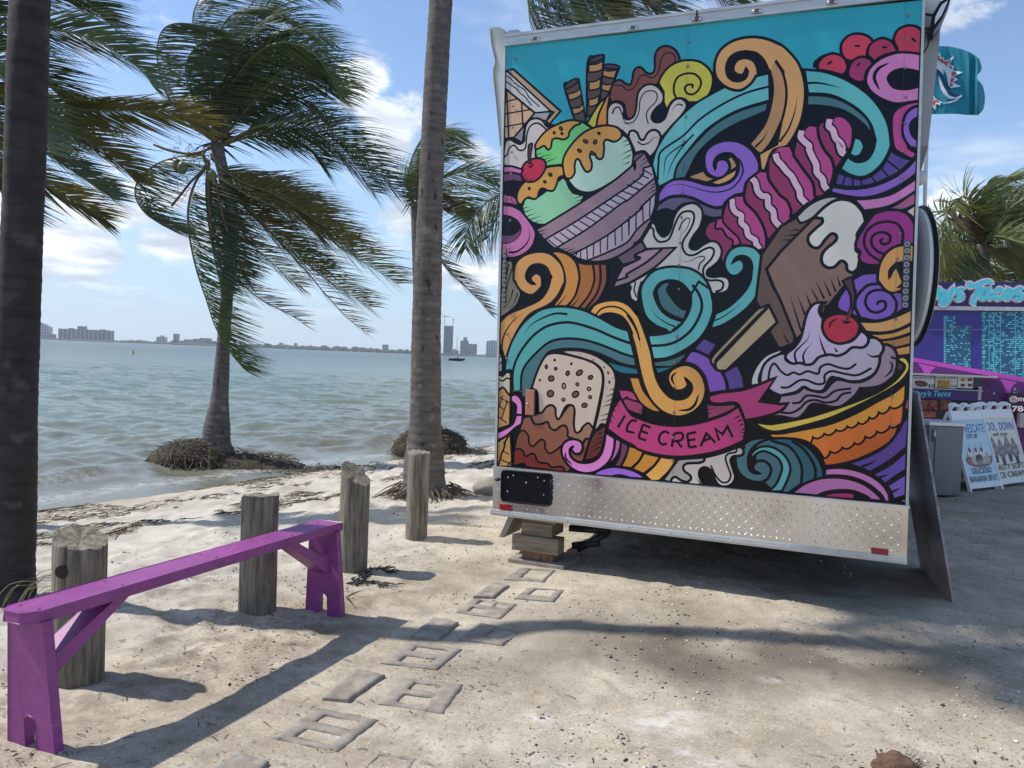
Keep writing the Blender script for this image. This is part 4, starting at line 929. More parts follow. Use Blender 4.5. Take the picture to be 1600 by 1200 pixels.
F ochre5 4.5 : G805,240! G850,180 G940,150 G1040,150 G1120,190 G1180,260 H60,210 H110,320 H150,430 H190,560 H210,680 H240,780 H290,860 H350,910 H410,920 H470,900 H505,850 H500,800 H455,755! H475,800 H460,830 H420,850 H370,845 H330,800 H320,740 H350,690 H420,655 H490,655 H560,700 H600,770 H615,850 H590,940 H530,1010 H440,1050 H360,1050 H270,1010 H190,930 H140,830 H110,730 H90,640 H60,500 H30,400 G1140,400! G1100,320 G1050,270 G980,250 G920,255 G880,277!
L 3 0 : G855,262 G900,215 G970,195 G1050,210 G1120,270 G1170,360 G1200,460
L 3 1 : H0,260 H50,340 H90,430 H110,520
L 4.5 2 : H400,1005 H480,1000 H530,960 H560,880
L 4 2 : H385,705 H350,750 H370,810
F bardk 4.5 : E1050,890! F0,670! F120,600! F255,608! F0,865! E1088,1003! H1135,30 H1200,150 I110,430! I100,482! I0,522! H1180,512! H1110,392! H1172,312! H1100,182! H1040,212! H1005,152!
F bar 4.5 : E1090,1003! F0,866! F258,604! F660,620! F580,1042! I480,55! I390,168! I300,300! I120,452! I0,152! H1140,30!
L 2.5 1 : F140,695 F70,702
L 2.5 1 : F115,735 F20,742
L 2.5 1 : F80,777 F0,775
L 3 1 : I160,390 I110,230 I75,115
L 3 1 : I190,260 I130,110
L 3 1 : I235,190 I190,80
L 3 1 : I290,150 I230,40
L 3 1 : I340,135 F275,1100
L 3 1 : I390,115 F330,1080
L 3 1 : I430,80 F385,1068
L 3 1 : I465,40 F440,1050
L 2.5 1 : I60,480 I10,390
F creamside 4 : F125,595! F200,520 F300,460 F400,437 F485,450! F380,490 F260,597! F200,630 F150,640
F creambar 5 : F258,600! F340,520 F420,470 F500,460 F580,490 F640,560 F662,632! F620,690 F595,740 F610,800 F585,850 F618,890 F610,960 F600,1000 F560,1030 F520,1010 F510,960 F470,940 F420,985 F370,992 F325,960 F320,900 F350,850 F430,780 F432,738 F395,728 F350,770 F300,832 F250,832 F215,790 F220,740 F280,680 F325,640 F322,608!
F stickside 4.5 : H655,625 H670,580 H760,480 H1020,212! H1100,190! H740,560 H690,632 H690,682!
F stick 4.5 : H690,660 H700,620 H760,560 H1110,190! H1172,318! H800,672 H760,695 H710,692
F violet 4.5 : F680,632! F740,567 F850,540 F960,555 F1030,620 F1058,720 F1050,812! F960,822! F850,870 F780,972! F690,972 F630,950 F610,910 F620,870 F585,830 F600,760
L 4 0 : F770,937 F690,882 F650,800 F670,712 F740,652 F840,632 F920,660 F955,740 F930,830 F850,882 F770,872 F710,812 F720,742 F790,715 F850,740 F850,790 F805,810 F778,785 F800,765
F violet2 4 : F570,1082! F640,1042 F750,1032! F780,1110 I830,55 I952,88! I955,215! I860,275 I740,305 I600,275! I450,215 I455,130 I510,50
L 4.5 0 : I615,275 I580,190 I600,110 I680,30 I780,18
L 4 0 : I750,182 I770,155 I815,160 I812,212 I750,242 I690,222 I660,160 I690,90 I770,65 I850,90 I902,160 I895,230 I860,282
F ochre5 4.5 : F755,1080 F770,970 F820,880 F900,825 F1000,812 F1056,812! F1055,948! F960,957 F885,1000 F848,1068! F865,1000 F900,960! F955,1100! I945,70! I880,90 I820,70 I770,10
L 4.5 0 : F848,1068 F855,1010 F900,965 F955,950
L 4 2 : I905,52 I940,30 I962,-5
F ochre6 4 : I605,312! I760,312 I900,272 I1036,210! I1030,322! I900,380 I780,400 I665,392!
F ochre7 4 : I670,402! I780,407 I900,387 I1028,332! I1025,400! I900,440 I780,457
F brown5 4 : I775,460! I900,444 I1025,407! I1018,487! I900,517 I800,495
F ochre7 4 : I880,522! I1018,492! I1015,572! I915,582!
F stemdk 3.5 : F482,1097! F540,1068 F562,1090 F578,1170 I585,80 I570,200 I520,312! I500,302! I545,200 I540,100
F platew 4.5 : H965,817! H970,750 H1010,660 H1080,580 H1180,535 I20,528! I0,562! H1130,602 H1060,682 H1030,760 H1040,802!
F lav3 4.5 : I775,587! I800,500 I850,500 I900,550 I910,620 I900,700 I870,750 I780,812 I680,832 I620,832! I580,890 I480,970 I400,980 I310,960 I240,960 I180,1030 I120,1070 I0,1052! H1090,1052! H1085,1040! H1150,1010! I0,890! I120,870 I180,825! I240,850 I330,860 I400,790 I450,765 I560,785 I650,775 I740,710
L 3.5 0 : I90,950 I150,942 I200,892 I280,895 I350,905 I430,852 I550,835
L 3.5 0 : I0,1022 I80,1025 I150,990 I200,940 I270,925 I350,945 I430,930 I480,880 I550,865
L 3 2 : I810,750 I860,700 I870,650 I850,620
L 3.5 0 : I860,590 I900,602
F lav2 4.5 : I0,562! I40,562! I40,610 I90,640 I150,635 I200,650 I250,640 I300,590 I380,570 I440,580 I500,560 I560,515 I640,515 I680,480 I687,440! I740,440 I790,480 I802,530 I775,580 I770,640 I730,720 I640,770 I560,782 I450,762 I390,750 I330,850 I240,850 I180,822 I120,862 I0,890! H1150,870! H1040,800! H1045,720 H1070,650 H1120,600
L 3.5 0 : I0,700 I50,730 I100,710 I150,725 I210,700 I290,720 I310,670 I370,645 I450,670 I530,680 I590,642
L 3.5 0 : I0,825 I60,825 I140,775 I200,770 I280,800 I340,790 I345,730 I400,700 I500,720 I600,730 I710,675
L 5 2 : I390,745 I450,755 I540,780 I640,770
L 4 1 : I770,582 I710,585 I665,555
L 3.5 0 : H1100,800 H1115,690 H1150,640 H1200,700
F lav1 4.5 : I40,600 I50,560 I110,510 I160,430 I190,300 I220,220 I270,170 I352,163! I310,190 I300,240 I330,290! I330,380 I400,460 I480,480 I560,460 I630,382! I680,430 I680,480 I640,515 I560,515 I500,560 I440,580 I380,570 I300,590 I250,640 I200,650 I150,635 I90,640
F bardk 3 : I318,245! I325,205 I357,188! I332,255!
L 3.5 1 : I120,630 I110,560 I150,510 I210,450 I230,375
L 3.5 1 : I185,640 I175,580 I200,530 I245,478
L 3.5 1 : I360,585 I330,520 I310,460 I295,410
L 3.5 1 : I440,550 I415,510
F cherry 4.5 : I325,370 I340,300 I400,260 I470,250 I550,270 I605,320 I615,370 I590,430 I530,470 I450,485 I370,450
L 3 2 : I380,365 I390,322 I440,290
L 4 2 : I480,305 I510,320 I550,310
F stemdk 0 : I545,200! I560,230! I522,312! I503,302!
F stemdk 3 : I903,695! I918,632 I967,650! I950,692
F bodyor 4.5 : I980,787! I880,868 I760,932 I600,1020 I400,1105 L200,50 L100,68 L0,85 K1100,85! K1130,122! L0,124 L100,127 L200,150 L280,205 L330,270 L345,337! L480,322 L600,285 L720,240 L820,180 L900,100 I940,1110 I970,950
F bodyor2 3.2 : L215,152! L222,161 L231,162 L240,148 L248,131 L250,114! L268,123 L290,125 L315,114 L334,99 L340,87! L358,96 L380,98 L405,86 L424,70 L430,57! L448,66 L470,68 L495,57 L514,42 L520,30! L537,39 L558,41 L581,30 L599,15 L605,2! L622,11 L643,12 L666,-3 L684,-21 L690,-40! L705,-31 L724,-30 L744,-44 L760,-62 L765,-80! L782,-71 L803,-70 L826,-84 L844,-102 L850,-120! L872,-111 L900,-111 L931,-126 L954,-145 L962,-165! I950,1080 L920,40 L880,120 L780,200 L600,285 L450,325 L345,337! L330,270 L280,200
F bodyor3 3.2 : L325,268! L337,277 L352,278 L368,263 L381,245 L385,227! L404,236 L428,237 L453,225 L473,209 L480,195! L499,204 L523,205 L548,192 L568,176 L575,160! L592,169 L613,169 L636,152 L654,132 L660,110! L678,119 L700,120 L725,106 L744,88 L750,70! L770,79 L795,80 L822,66 L843,48 L850,30! L865,39 L884,41 L904,32 L920,18 L925,8! L880,120 L780,200 L600,285 L450,325 L345,337!
F rimyel 5 : I0,1100! I200,1060 I400,1000 I600,930 I760,860 I880,780 I950,700 I965,660 I940,632 I910,622! I920,590! I970,590 I1005,630 I1010,680 I970,750 I900,812 I780,882 I600,972 I400,1062 I200,1122 I0,1170 H1110,1168 H1030,1132 H983,1085! H1040,1102 H1120,1110
F mag3 3 : I975,932! I1003,905! I1000,1010! I965,990!
F pur3 4.5 : L510,327! L700,255 L830,175 L910,80 L952,0 I1000,1040! L985,195! L850,300 L700,387! L600,347
F pur4 4.5 : L715,402! L850,330 L985,217! L982,370! L900,420 L820,482!
F pur5 4.5 : L830,492! L900,447 L982,397! L978,570! L880,602! L860,545
L 4 1 : L630,345 L700,320 L750,290
L 4 1 : L770,430 L840,405
L 4 1 : L860,547 L945,505
F tealmid 3 : L925,612! L978,593! L978,628!
F deepteal2 4.5 : K1060,130! K1200,122 L100,135 L210,190 L290,280 L330,370 L332,440! L60,552! L0,550! K1100,542!
L 4.5 0 : L90,145 L180,210 L250,310 L272,380 L266,445
F dkteal 4.5 : K1000,150! K1100,125 L-50,150 L60,185 L130,265 L165,360 L160,480! L60,552! K1150,550! K1000,400!
F tealmid 4 : K960,305! K975,240 K1030,195 K1110,188 K1180,215 L40,270 L75,350 L60,430 L10,537! K1108,537! K1165,480 L0,400 L10,350 K1180,280 K1080,225 K1010,245
F dkteal 4.5 : K848,300 K860,240 K915,192! K905,175! K970,135 K1060,120 K1130,122! K1050,150 K985,195 K950,260 K950,350 K985,392 K1035,397! K990,370 K990,330 K1030,300 K1080,305 K1120,345 K1120,400 K1085,450 K1020,466 K930,440 K870,380
F pink3 4.5 : L345,360! L450,352 L560,365 L680,405 L780,470 L840,550 L855,622! L810,617! L780,560 L680,480 L560,430 L450,415 L342,417!
F pink4 4.5 : L82,552! L180,482 L300,437 L420,427 L540,442 L650,482 L740,547 L802,612! L705,607! L660,572 L560,535 L450,530 L350,545 L285,572!
F navy 0 : L290,572! L350,548 L450,533 L560,538 L660,575 L705,605!
F magdeep 3 : L320,576! L400,552 L500,547 L570,552! L578,598!
F pur6 4.5 : J828,408! J900,365 J1000,345 J1120,365 J1200,400 K140,440! K100,438!
L 3 2 : J960,420 J1050,410 J1160,440
F orst1 4.5 : J1115,182! J1200,207 K130,237! K95,300 K35,357! J1050,347! J1090,270
F orst2 4.5 : K130,237! K262,267! K220,330 K130,402! K35,360! K95,300
F orst3 4.5 : K265,267! K390,287! K330,380 K250,457! K190,457! K135,407! K210,340
F pinkst 4 : J1010,122! J1055,147! J1040,220 J1000,290 J940,342! J905,352! J970,290 J1000,210
F dkmaroon 4 : J1055,147! J1112,177! J1100,240 J1050,347! J1000,342! J1040,260
F pinkcurl 4.5 : J935,80! J1005,122! J1000,200 J970,290 J900,360 J810,395 J720,385 J650,340 J600,270 J590,200 J620,150 J680,130 J740,150 J755,200 J735,240 J700,245 J680,230 J668,205 J685,183! J655,210 J660,260 J700,300 J760,315 J830,305 J890,260 J920,180
L 3.5 2 : J620,230 J625,280 J672,332
F cream3 4.5 : K400,287! K600,272 K760,232 K860,195 K900,200 K910,240 K880,260 K830,265 K810,300 K830,370 K845,430 K820,480 K770,500 K720,490 K690,450 K660,380 K610,350 K570,370 K565,420 K602,492! K340,467! K280,452!
F grey3 4.5 : K400,287! K607,272! K600,300 K560,315 K470,320 K440,345 K450,380 K490,410 K500,440 K470,467! K420,450 K380,425 K350,440 K340,467! K280,452!
L 3 0 : K855,197 K850,230 K790,245 K770,280 K790,350 K810,410 K790,460 K740,465 K690,410 K655,335
L 3.5 1 : K575,490 K570,470 K545,435
F ribback 4 : G1030,842! G1130,852 H70,890 H90,937! H-50,925 G1050,907!
F ribdk 3.5 : G1058,932! G1100,905 H0,912 H110,950 H130,987! H122,1045! H20,1010 G1060,970
L 2 1 : H130,1000 H90,990
L 2 1 : H128,1020 H80,1005
F ribdk 3.5 : H618,950! H700,965 H850,957! H840,990 H740,1040 H632,1077!
L 2 1 : H622,975 H670,970
L 2 1 : H625,1000 H680,990
L 2 1 : H628,1030 H670,1025
F ribbon 4.5 : H637,917! H650,890 H740,865 H880,850 H1000,815 H1160,750! H1037,935! H1195,957! I55,950! I0,1010 H1050,1060 H920,1082! H890,1000 H860,952 H800,945 H730,955 H660,945
F ribbon 4.5 : G1050,907! G1080,960 H20,1022 H60,1055 H200,1105 H350,1125 H500,1115 H650,1080 H780,1030 H870,972! H905,1050 H925,1110 K925,80 K912,142! K820,185 K700,228 K540,258 K400,268 K250,255 K100,215 K50,180 J1050,125 J945,47! G950,1130 G990,1000
L 2.5 1 : G1005,930 G1040,985
L 2.5 1 : G990,985 G1018,1025
L 2.5 1 : G975,1030 G1008,1075
L 2.5 1 : G962,1072 G992,1112
L 2.5 1 : H880,1048 H820,1082
L 2.5 1 : H897,1078 H848,1102
L 2.5 1 : H908,1112 H868,1132
L 2.5 1 : K925,45 K885,62
L 2.5 1 : K928,70 K880,92
L 2.5 1 : K925,100 K885,112
T 4.2 : G1085,1045! G1030,1140!
T 4.2 : H80,1088 H40,1085 H8,1118 H0,1165 K20,72 K60,82
T 4.2 : K125,15! K90,120!
T 4.2 : K125,15! K185,40!
T 4.2 : K108,65! K165,85!
T 4.2 : K90,120! K150,140!
T 4.2 : K330,85 K295,70 K260,95 K250,140 K275,170 K312,165
T 4.2 : K365,90! K350,190!
T 4.2 : K365,90 K420,80 K440,110 K415,140 K360,147
T 4.2 : K390,145! K430,195!
T 4.2 : K470,90! K485,195!
T 4.2 : K470,90! K540,75!
T 4.2 : K477,140! K535,130!
T 4.2 : K485,195! K545,185!
T 4.2 : K575,185! K620,85! K690,157!
T 4.2 : K595,145! K655,120!
T 4.2 : K720,140! K690,50! K745,92! K785,30! K825,115!
"""
# ------------------------------------------------------------------ the painted trailer
TX = Vector((0.922, -0.388, 0)).normalized(); TN = Vector((-TX.y, TX.x, 0)) * -1.0      # along the rear, out of the rear
if TN.y > 0: TN = -TN
T_P0 = dp(773, 803, 5.6)
_tmp = Face(T_P0, TX, Vector((0, 0, 1)), TN)
TV = (_tmp.pp(789, 57) - T_P0); T_H = TV.length; TV.normalize()
TF = Face(T_P0, TX, TV, TN)
T_W = 0.5 * (TF.pix(1413, 878)[0] + TF.pix(1446, -20)[0])
T_LEN = 7.4
print('trailer', T_W, T_H, TF.pix(1413, 878), TF.pix(1446, -20), T_P0)

alu = mat('aluminium', (0.66, 0.66, 0.65), 0.38, 1.0, var=0.12, vscale=5, rvar=0.10)
alu_paint = mat('mill_aluminium', (0.55, 0.55, 0.53), 0.45, 0.6, var=0.10, vscale=9, stretch=(1, 1, 6))
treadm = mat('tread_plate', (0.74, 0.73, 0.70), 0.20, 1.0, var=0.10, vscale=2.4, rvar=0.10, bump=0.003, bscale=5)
white_paint = mat('white_paint', (0.72, 0.73, 0.72), 0.35, var=0.05)
grey_plastic = mat('grey_plastic', (0.50, 0.52, 0.50), 0.5, var=0.06)
black_plastic = mat('black_plastic', (0.006, 0.006, 0.008), 0.4, spec=0.2)
black_iron = mat('black_iron', (0.02, 0.02, 0.022), 0.55)
rubber = mat('rubber', (0.02, 0.02, 0.02), 0.85)
steel = mat('steel', (0.5, 0.5, 0.5), 0.3, 1.0)

trailer = thing('ice_cream_trailer', TF.P(T_W / 2, -0.32, 0), 'tall trailer with a colourful ice cream mural and tread plate bumper', 'food trailer')
U0, V0 = TF.pix(773, 803); 
vb_top = 0.5 * (TF.pix(774.5, 731)[1] + TF.pix(1417.5, 788)[1])          # top of the bumper plate
vt = T_H - TF.pix(790, 72.5)[1]                                              # height of the top rail
vm_top = TF.pix(790, 72.5)[1]
# body shell
b = MB(); back = -TN * T_LEN
def tbox(mb, u0, u1, v0, v1, d0, d1, mi=0, bev=0.0, F=None):
    F = F or TF
    if bev <= 0:
        p = [F.P(u, v, d) for d in (d0, d1) for v in (v0, v1) for u in (u0, u1)]
        return mb.add(p, [(0, 1, 3, 2), (4, 6, 7, 5), (0, 4, 5, 1), (2, 3, 7, 6), (0, 2, 6, 4), (1, 5, 7, 3)], mi)
    return mb.box(F.P((u0 + u1) / 2, (v0 + v1) / 2, (d0 + d1) / 2), u1 - u0, v1 - v0, abs(d1 - d0), F.X, F.V, F.N, mi, bev)
tbox(b, 0.008, T_W - 0.008, vb_top - 0.2, T_H - 0.01, -T_LEN, -0.004)
b.build('body', white_paint, trailer)
b = MB(); tbox(b, 0.15, T_W - 0.15, 0.02, 0.14, -T_LEN, -0.10); b.build('chassis_frame', black_iron, trailer)
# mural ------------------------------------------------------------
MC = {  # name: photographed colour in shade
 'teal': (30, 132, 144), 'navy': (10, 12, 24), 'wafer': (152, 125, 92), 'peach': (168, 136, 106), 'grey0': (112, 108, 106), 'grey1': (128, 126, 126), 'grey2': (160, 157, 155), 'grey3': (132, 126, 120),
 'cream': (166, 156, 148), 'cream2': (170, 164, 154), 'cream3': (158, 148, 140), 'creamy': (160, 152, 124), 'creamside': (158, 150, 142), 'creambar': (184, 177, 164),
 'rolldark': (72, 48, 42), 'rolldk2': (60, 40, 36), 'rolltan': (154, 114, 62), 'choc': (104, 54, 40), 'yellow': (170, 160, 48), 'ochre2': (178, 112, 34), 'green': (92, 164, 92), 'caramel': (170, 122, 50),
 'brown': (84, 50, 32), 'mint': (116, 166, 126), 'mint2': (146, 172, 152), 'cherry': (156, 22, 46), 'stem': (62, 36, 36), 'pink': (160, 88, 130), 'pink2': (140, 68, 102), 'pink3': (170, 100, 146), 'pink4': (162, 92, 138), 'pinkst': (154, 84, 128), 'pinkcurl': (182, 106, 158), 'dkmaroon': (88, 46, 74),
 'olive': (118, 108, 86), 'mauve1': (124, 98, 106), 'mauve2': (154, 136, 146), 'mauve3': (146, 112, 126), 'dkmauve': (92, 66, 78), 'aqua': (84, 152, 150), 'aqua2': (72, 146, 144), 'dkteal': (52, 90, 94), 'dkteal2': (46, 84, 86), 'deepteal': (10, 84, 94), 'deepteal2': (14, 76, 86), 'tealmid': (76, 146, 142), 'tealmid2': (66, 134, 130),
 'orange': (180, 132, 76), 'orangedk': (156, 112, 70), 'ochre': (174, 122, 64), 'ochre3': (168, 108, 44), 'ochre4': (168, 112, 44), 'ochre5': (184, 130, 62), 'ochre6': (180, 130, 70), 'ochre7': (172, 120, 56), 'brown2': (136, 82, 26), 'brown3': (118, 64, 24), 'brown4': (106, 54, 28), 'brown5': (148, 96, 42),
 'berry': (170, 44, 62), 'berry2': (156, 40, 60), 'berry3': (144, 34, 66), 'berry4': (128, 30, 76), 'magenta': (152, 48, 106), 'mag2': (154, 50, 104), 'mag3': (152, 48, 72), 'magdeep': (150, 22, 82), 'maroon': (124, 28, 70), 'palepink': (188, 152, 166),
 'purple': (118, 80, 158), 'purple2': (112, 76, 152), 'dkpurple': (66, 46, 112), 'greypur': (78, 68, 92), 'pur1': (76, 50, 116), 'pur2': (112, 68, 148), 'pur3': (74, 48, 120), 'pur4': (82, 56, 132), 'pur5': (102, 72, 152), 'pur6': (126, 82, 166), 'violet': (128, 20, 102), 'violet2': (106, 68, 148),
 'cone': (156, 114, 62), 'sponge': (172, 152, 134), 'sponge2': (162, 144, 128), 'choc1': (130, 92, 72), 'choc2': (116, 68, 48), 'choc3': (88, 62, 52), 'choc4': (102, 54, 38), 'dkred': (96, 30, 26), 'dkred2': (82, 30, 26), 'bar': (114, 84, 72), 'bardk': (86, 62, 50), 'stick': (154, 132, 100), 'stickside': (142, 118, 88), 'stemdk': (62, 26, 30),
 'platew': (166, 168, 160), 'lav1': (168, 148, 168), 'lav2': (156, 142, 154), 'lav3': (132, 108, 120), 'bodyor': (198, 124, 38), 'bodyor2': (188, 92, 28), 'bodyor3': (168, 76, 18), 'rimyel': (192, 162, 62), 'orst1': (160, 106, 32), 'orst2': (166, 108, 36), 'orst3': (188, 134, 62), 'ribbon': (156, 44, 94), 'ribback': (150, 46, 96), 'ribdk': (128, 44, 76)}
MK = 1.72
def mural_mat(nm):
    c = MC[nm]
    return mat('print_' + nm, rgb(*c, k=MK if nm != 'navy' else 0.7), 0.22, spec=0.5 if nm != 'navy' else 0.28, var=0.07, vscale=1.3, bump=0.012, bscale=1.6, rvar=0.06)
OX = {'A': (760, 0), 'B': (980, 0), 'C': (1220, 0), 'D': (760, 220), 'E': (980, 220), 'F': (1220, 220), 'G': (760, 440), 'H': (980, 440), 'I': (1220, 440), 'J': (760, 660), 'K': (980, 660), 'L': (1220, 660)}
pr = Print(TF, 0.0005, 0.000012)
navy = mural_mat('navy')
def mpt(tok):
    cflag = tok.endswith('!'); tok = tok.rstrip('!'); ox, oy = OX[tok[0]]; x, y = tok[1:].split(',')
    return (ox + float(x) / 5.0, oy + float(y) / 5.0), cflag
PXM = T_W / 640.0 * 0.93                              # metres per photographed pixel, about
U_MIN, U_MAX, V_MIN, V_MAX = 0.010, T_W - 0.008, vb_top + 0.002, vm_top - 0.002
def to_uv(p):
    u, v = TF.pix(*p); return (min(U_MAX, max(U_MIN, u)), min(V_MAX, max(V_MIN, v)))
pr.fill([(U_MIN, V_MIN), (U_MAX, V_MIN), (U_MAX, V_MAX), (U_MIN, V_MAX)], navy)
for line in MURAL.strip().splitlines():
    head, _, body = line.partition(':'); h = head.split(); k = h[0]
    if k == 'D':
        cx_, cy_ = (float(v) for v in h[2].split(',')); rx, ry = (float(v) for v in h[3].split(',')); a = math.radians(float(h[4])); ox, oy = OX[h[5]]
        pts = []
        for j in range(12):
            q = 2 * math.pi * j / 12; x = rx * math.cos(q); y = ry * math.sin(q)
            pts.append(to_uv((ox + (cx_ + x * math.cos(a) - y * math.sin(a)) / 5, oy + (cy_ + x * math.sin(a) + y * math.cos(a)) / 5)))
        pr.fill(pts, mural_mat(h[1]))
        if h[1] != 'navy': pr.stroke(pts, 2.6 * PXM, navy, closed=True)
        continue
    toks = [mpt(t) for t in body.split()]
    P_ = [t[0] for t in toks]; K_ = [t[1] for t in toks]
    if k == 'F':
        sp = [to_uv((p.x, p.y)) for p in smooth_path(P_, K_, True)]
        pr.fill(sp, mural_mat(h[1]))
        if float(h[2]) > 0: pr.stroke(sp, float(h[2]) * PXM, navy, closed=True)
    else:
        sp = [to_uv((p.x, p.y)) for p in smooth_path(P_, K_, False)]
        if k == 'L': pr.stroke(sp, float(h[1]) * PXM * 1.05, navy, taper=int(h[2]))
        elif k == 'H': pr.stroke(sp, float(h[1]) * PXM, navy)
        elif k == 'T': pr.stroke(sp, float(h[1]) * PXM, navy)
        elif k == 'P': pr.stroke(sp, float(h[2]) * PXM, mural_mat(h[1]))
mural = pr.build('mural', trailer)
MURAL_D = pr.d
print('mural', len(mural.data.polygons), pr.d)
# seams of the wall sheets: raised splice strips, and the rivets on them
def strip(name, pts, w, d, m):
    q = Print(TF, d, 0.0); q.stroke([TF.pix(*p) for p in pts], w, m); return q.build(name, trailer)
rv = MB(); rv.ball((0, 0, 0), 0.0085, 10, 0, (1, 1, 0.5), 5)
rivm = mat('rivet_paint', (0.22, 0.16, 0.20), 0.30, 0.0)
riv_px = [(1076, 66), (1075, 104), (1072, 183), (1069, 221), (1068, 260), (1067, 301), (1065, 340), (1063, 380), (1061, 415), (1061, 452), (1059, 490), (1058, 527), (1055, 566), (1054, 605), (1053, 644), (1052, 684), (1051, 719),
          (1419, 24), (1418, 64), (1415, 107), (1415, 152), (1414, 193), (1411, 237), (1410, 278), (1408, 325), (1406, 365), (1402, 405), (1400, 460), (1400, 499), (1396, 538), (1396, 577), (1394, 619), (1393, 665), (1392, 708), (1388, 747),
          (805, 92), (804, 130), (802, 166), (801, 200), (800, 238), (799, 272), (798, 310), (798, 345), (796, 388), (793, 522), (792, 560), (790, 625), (787, 690)]
first = None
for p in riv_px:
    w = TF.pp(*p, MURAL_D)
    if first is None:
        mbq = MB()
        for q in rv.v: mbq.v.append(tuple(w + TF.X * q[0] + TF.V * q[1] + TF.N * q[2]))
        mbq.f = rv.f; mbq.m = rv.m; mbq.sm = rv.sm; first = mbq.build('rivet', rivm, trailer); w0 = w
    else:
        o = first.copy(); C.objects.link(o); o.location = w - w0
for pts_ in (((1076.5, 36), (1050.5, 755)), ((1416, 2), (1387, 786)), ((799.5, 74), (784, 731))):
    strip('sheet_seam', pts_, 0.0011, MURAL_D + 0.0002, mat('seam_line', (0.05, 0.05, 0.06), 0.35))
# top rail with its marker lights
b = MB(); tbox(b, -0.004, T_W + 0.004, vm_top, T_H, -0.03, 0.018, bev=0.006); tbox(b, -0.006, T_W + 0.006, T_H - 0.012, T_H + 0.006, -0.05, 0.026)
tbox(b, -0.004, T_W + 0.004, vm_top - 0.004, vm_top + 0.004, -0.01, 0.024); b.build('top_rail', alu_paint, trailer)
b = MB(); tbox(b, 0.0, T_W, T_H - 0.02, T_H + 0.004, -T_LEN, -0.05); b.build('roof', white_paint, trailer)
for p in ((839, 63), (991, 46), (1090, 32), (1183, 20), (1300, 6)):
    u, v = TF.pix(*p); b = MB(); 
    b.tube([TF.P(u - 0.028, v, 0.020), TF.P(u + 0.028, v, 0.020)], 0.013, 8); l = b.build('marker_light', alu, trailer)
    b = MB(); tbox(b, u - 0.014, u + 0.014, v - 0.009, v + 0.009, 0.026, 0.036); b.build('lens', mat('smoked_lens', (0.10, 0.09, 0.09), 0.2), l)
u, v = TF.pix(1090, 24); b = MB(); tbox(b, u - 0.005, u + 0.005, vm_top + 0.002, T_H + 0.004, 0.018, 0.028); b.build('rail_joint', black_iron, trailer)
for ua_, ub_, dd_ in ((-0.006, 0.010, 0.012), (T_W - 0.008, T_W + 0.006, 0.010)):
    b = MB(); tbox(b, ua_, ub_, vb_top, vm_top, -0.03, dd_); b.build('corner_trim', alu_paint, trailer)
# bumper: tread plate, lip, rail
pb = 0.030
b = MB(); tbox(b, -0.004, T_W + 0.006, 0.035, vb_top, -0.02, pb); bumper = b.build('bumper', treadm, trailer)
b = MB(); tbox(b, -0.008, T_W + 0.012, vb_top - 0.006, vb_top + 0.006, -0.01, pb + 0.010); b.build('bumper_lip', alu, trailer)
b = MB(); tbox(b, -0.012, T_W + 0.008, 0.0, 0.038, -0.05, pb + 0.016, bev=0.004); tbox(b, -0.012, T_W + 0.008, 0.014, 0.020, 0, pb + 0.022); rail = b.build('bumper_rail', mat('rail_aluminium', (0.62, 0.61, 0.58), 0.42, 0.75, var=0.1, vscale=6), trailer)
tr = MB(); sp_ = 0.036; rows = int((vb_top - 0.05) / sp_); cols = int(T_W / sp_)
for r_ in range(rows):
    for c_ in range(cols):
        u = 0.012 + (c_ + 0.5) * sp_; v = 0.048 + (r_ + 0.5) * sp_
        if u > T_W - 0.01: continue
        a = math.radians(40 if (r_ + c_) % 2 else 130); du, dv = math.cos(a), math.sin(a); ln, wd, hh = 0.0165, 0.0046, 0.0042
        if vb_top - 0.33 < 0: pass
        ctr = lambda f, g, hgt: TF.P(u + du * f - dv * g, v + dv * f + du * g, pb + hgt)
        vs_ = [ctr(-ln, 0, 0), ctr(0, wd, 0), ctr(ln, 0, 0), ctr(0, -wd, 0), ctr(-ln * 0.55, 0, hh), ctr(ln * 0.55, 0, hh)]
        tr.add(vs_, [(0, 4, 1), (1, 4, 5), (1, 5, 2), (0, 3, 4), (3, 5, 4), (3, 2, 5)])
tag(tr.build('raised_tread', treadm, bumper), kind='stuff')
q = Print(TF, pb + 0.0005, 0.0001)
for _ in range(26):
    u = random.uniform(0.03, T_W - 0.05); v = random.uniform(0.08, vb_top - 0.02)
for p in ((798, 800), (839, 804), (890, 810), (985, 823), (1050, 829), (1116, 842), (1146, 846), (1234, 854), (1311, 862), (1384, 871)):
    u, v = TF.pix(*p); b = MB(); b.ball(TF.P(u, 0.027, pb + 0.017), 0.0055, 6, 0, (1, 1, 1), 4); b.build('bolt', steel, rail)
for k_, (x0, y0, x1, y1) in enumerate(((784, 790, 803, 798), (1361, 854, 1388, 866))):
    u0, v0 = TF.pix(x0, y1); u1, v1 = TF.pix(x1, y0 + 4); v0 = 0.042; v1 = 0.042 + (0.040 if k_ == 0 else 0.032)
    b = MB(); tbox(b, u0, u1, v0, v1, pb, pb + 0.014, bev=0.003); b.build('reflector', mat('red_lens', (0.35, 0.012, 0.016), 0.18, coat=0.5), trailer)
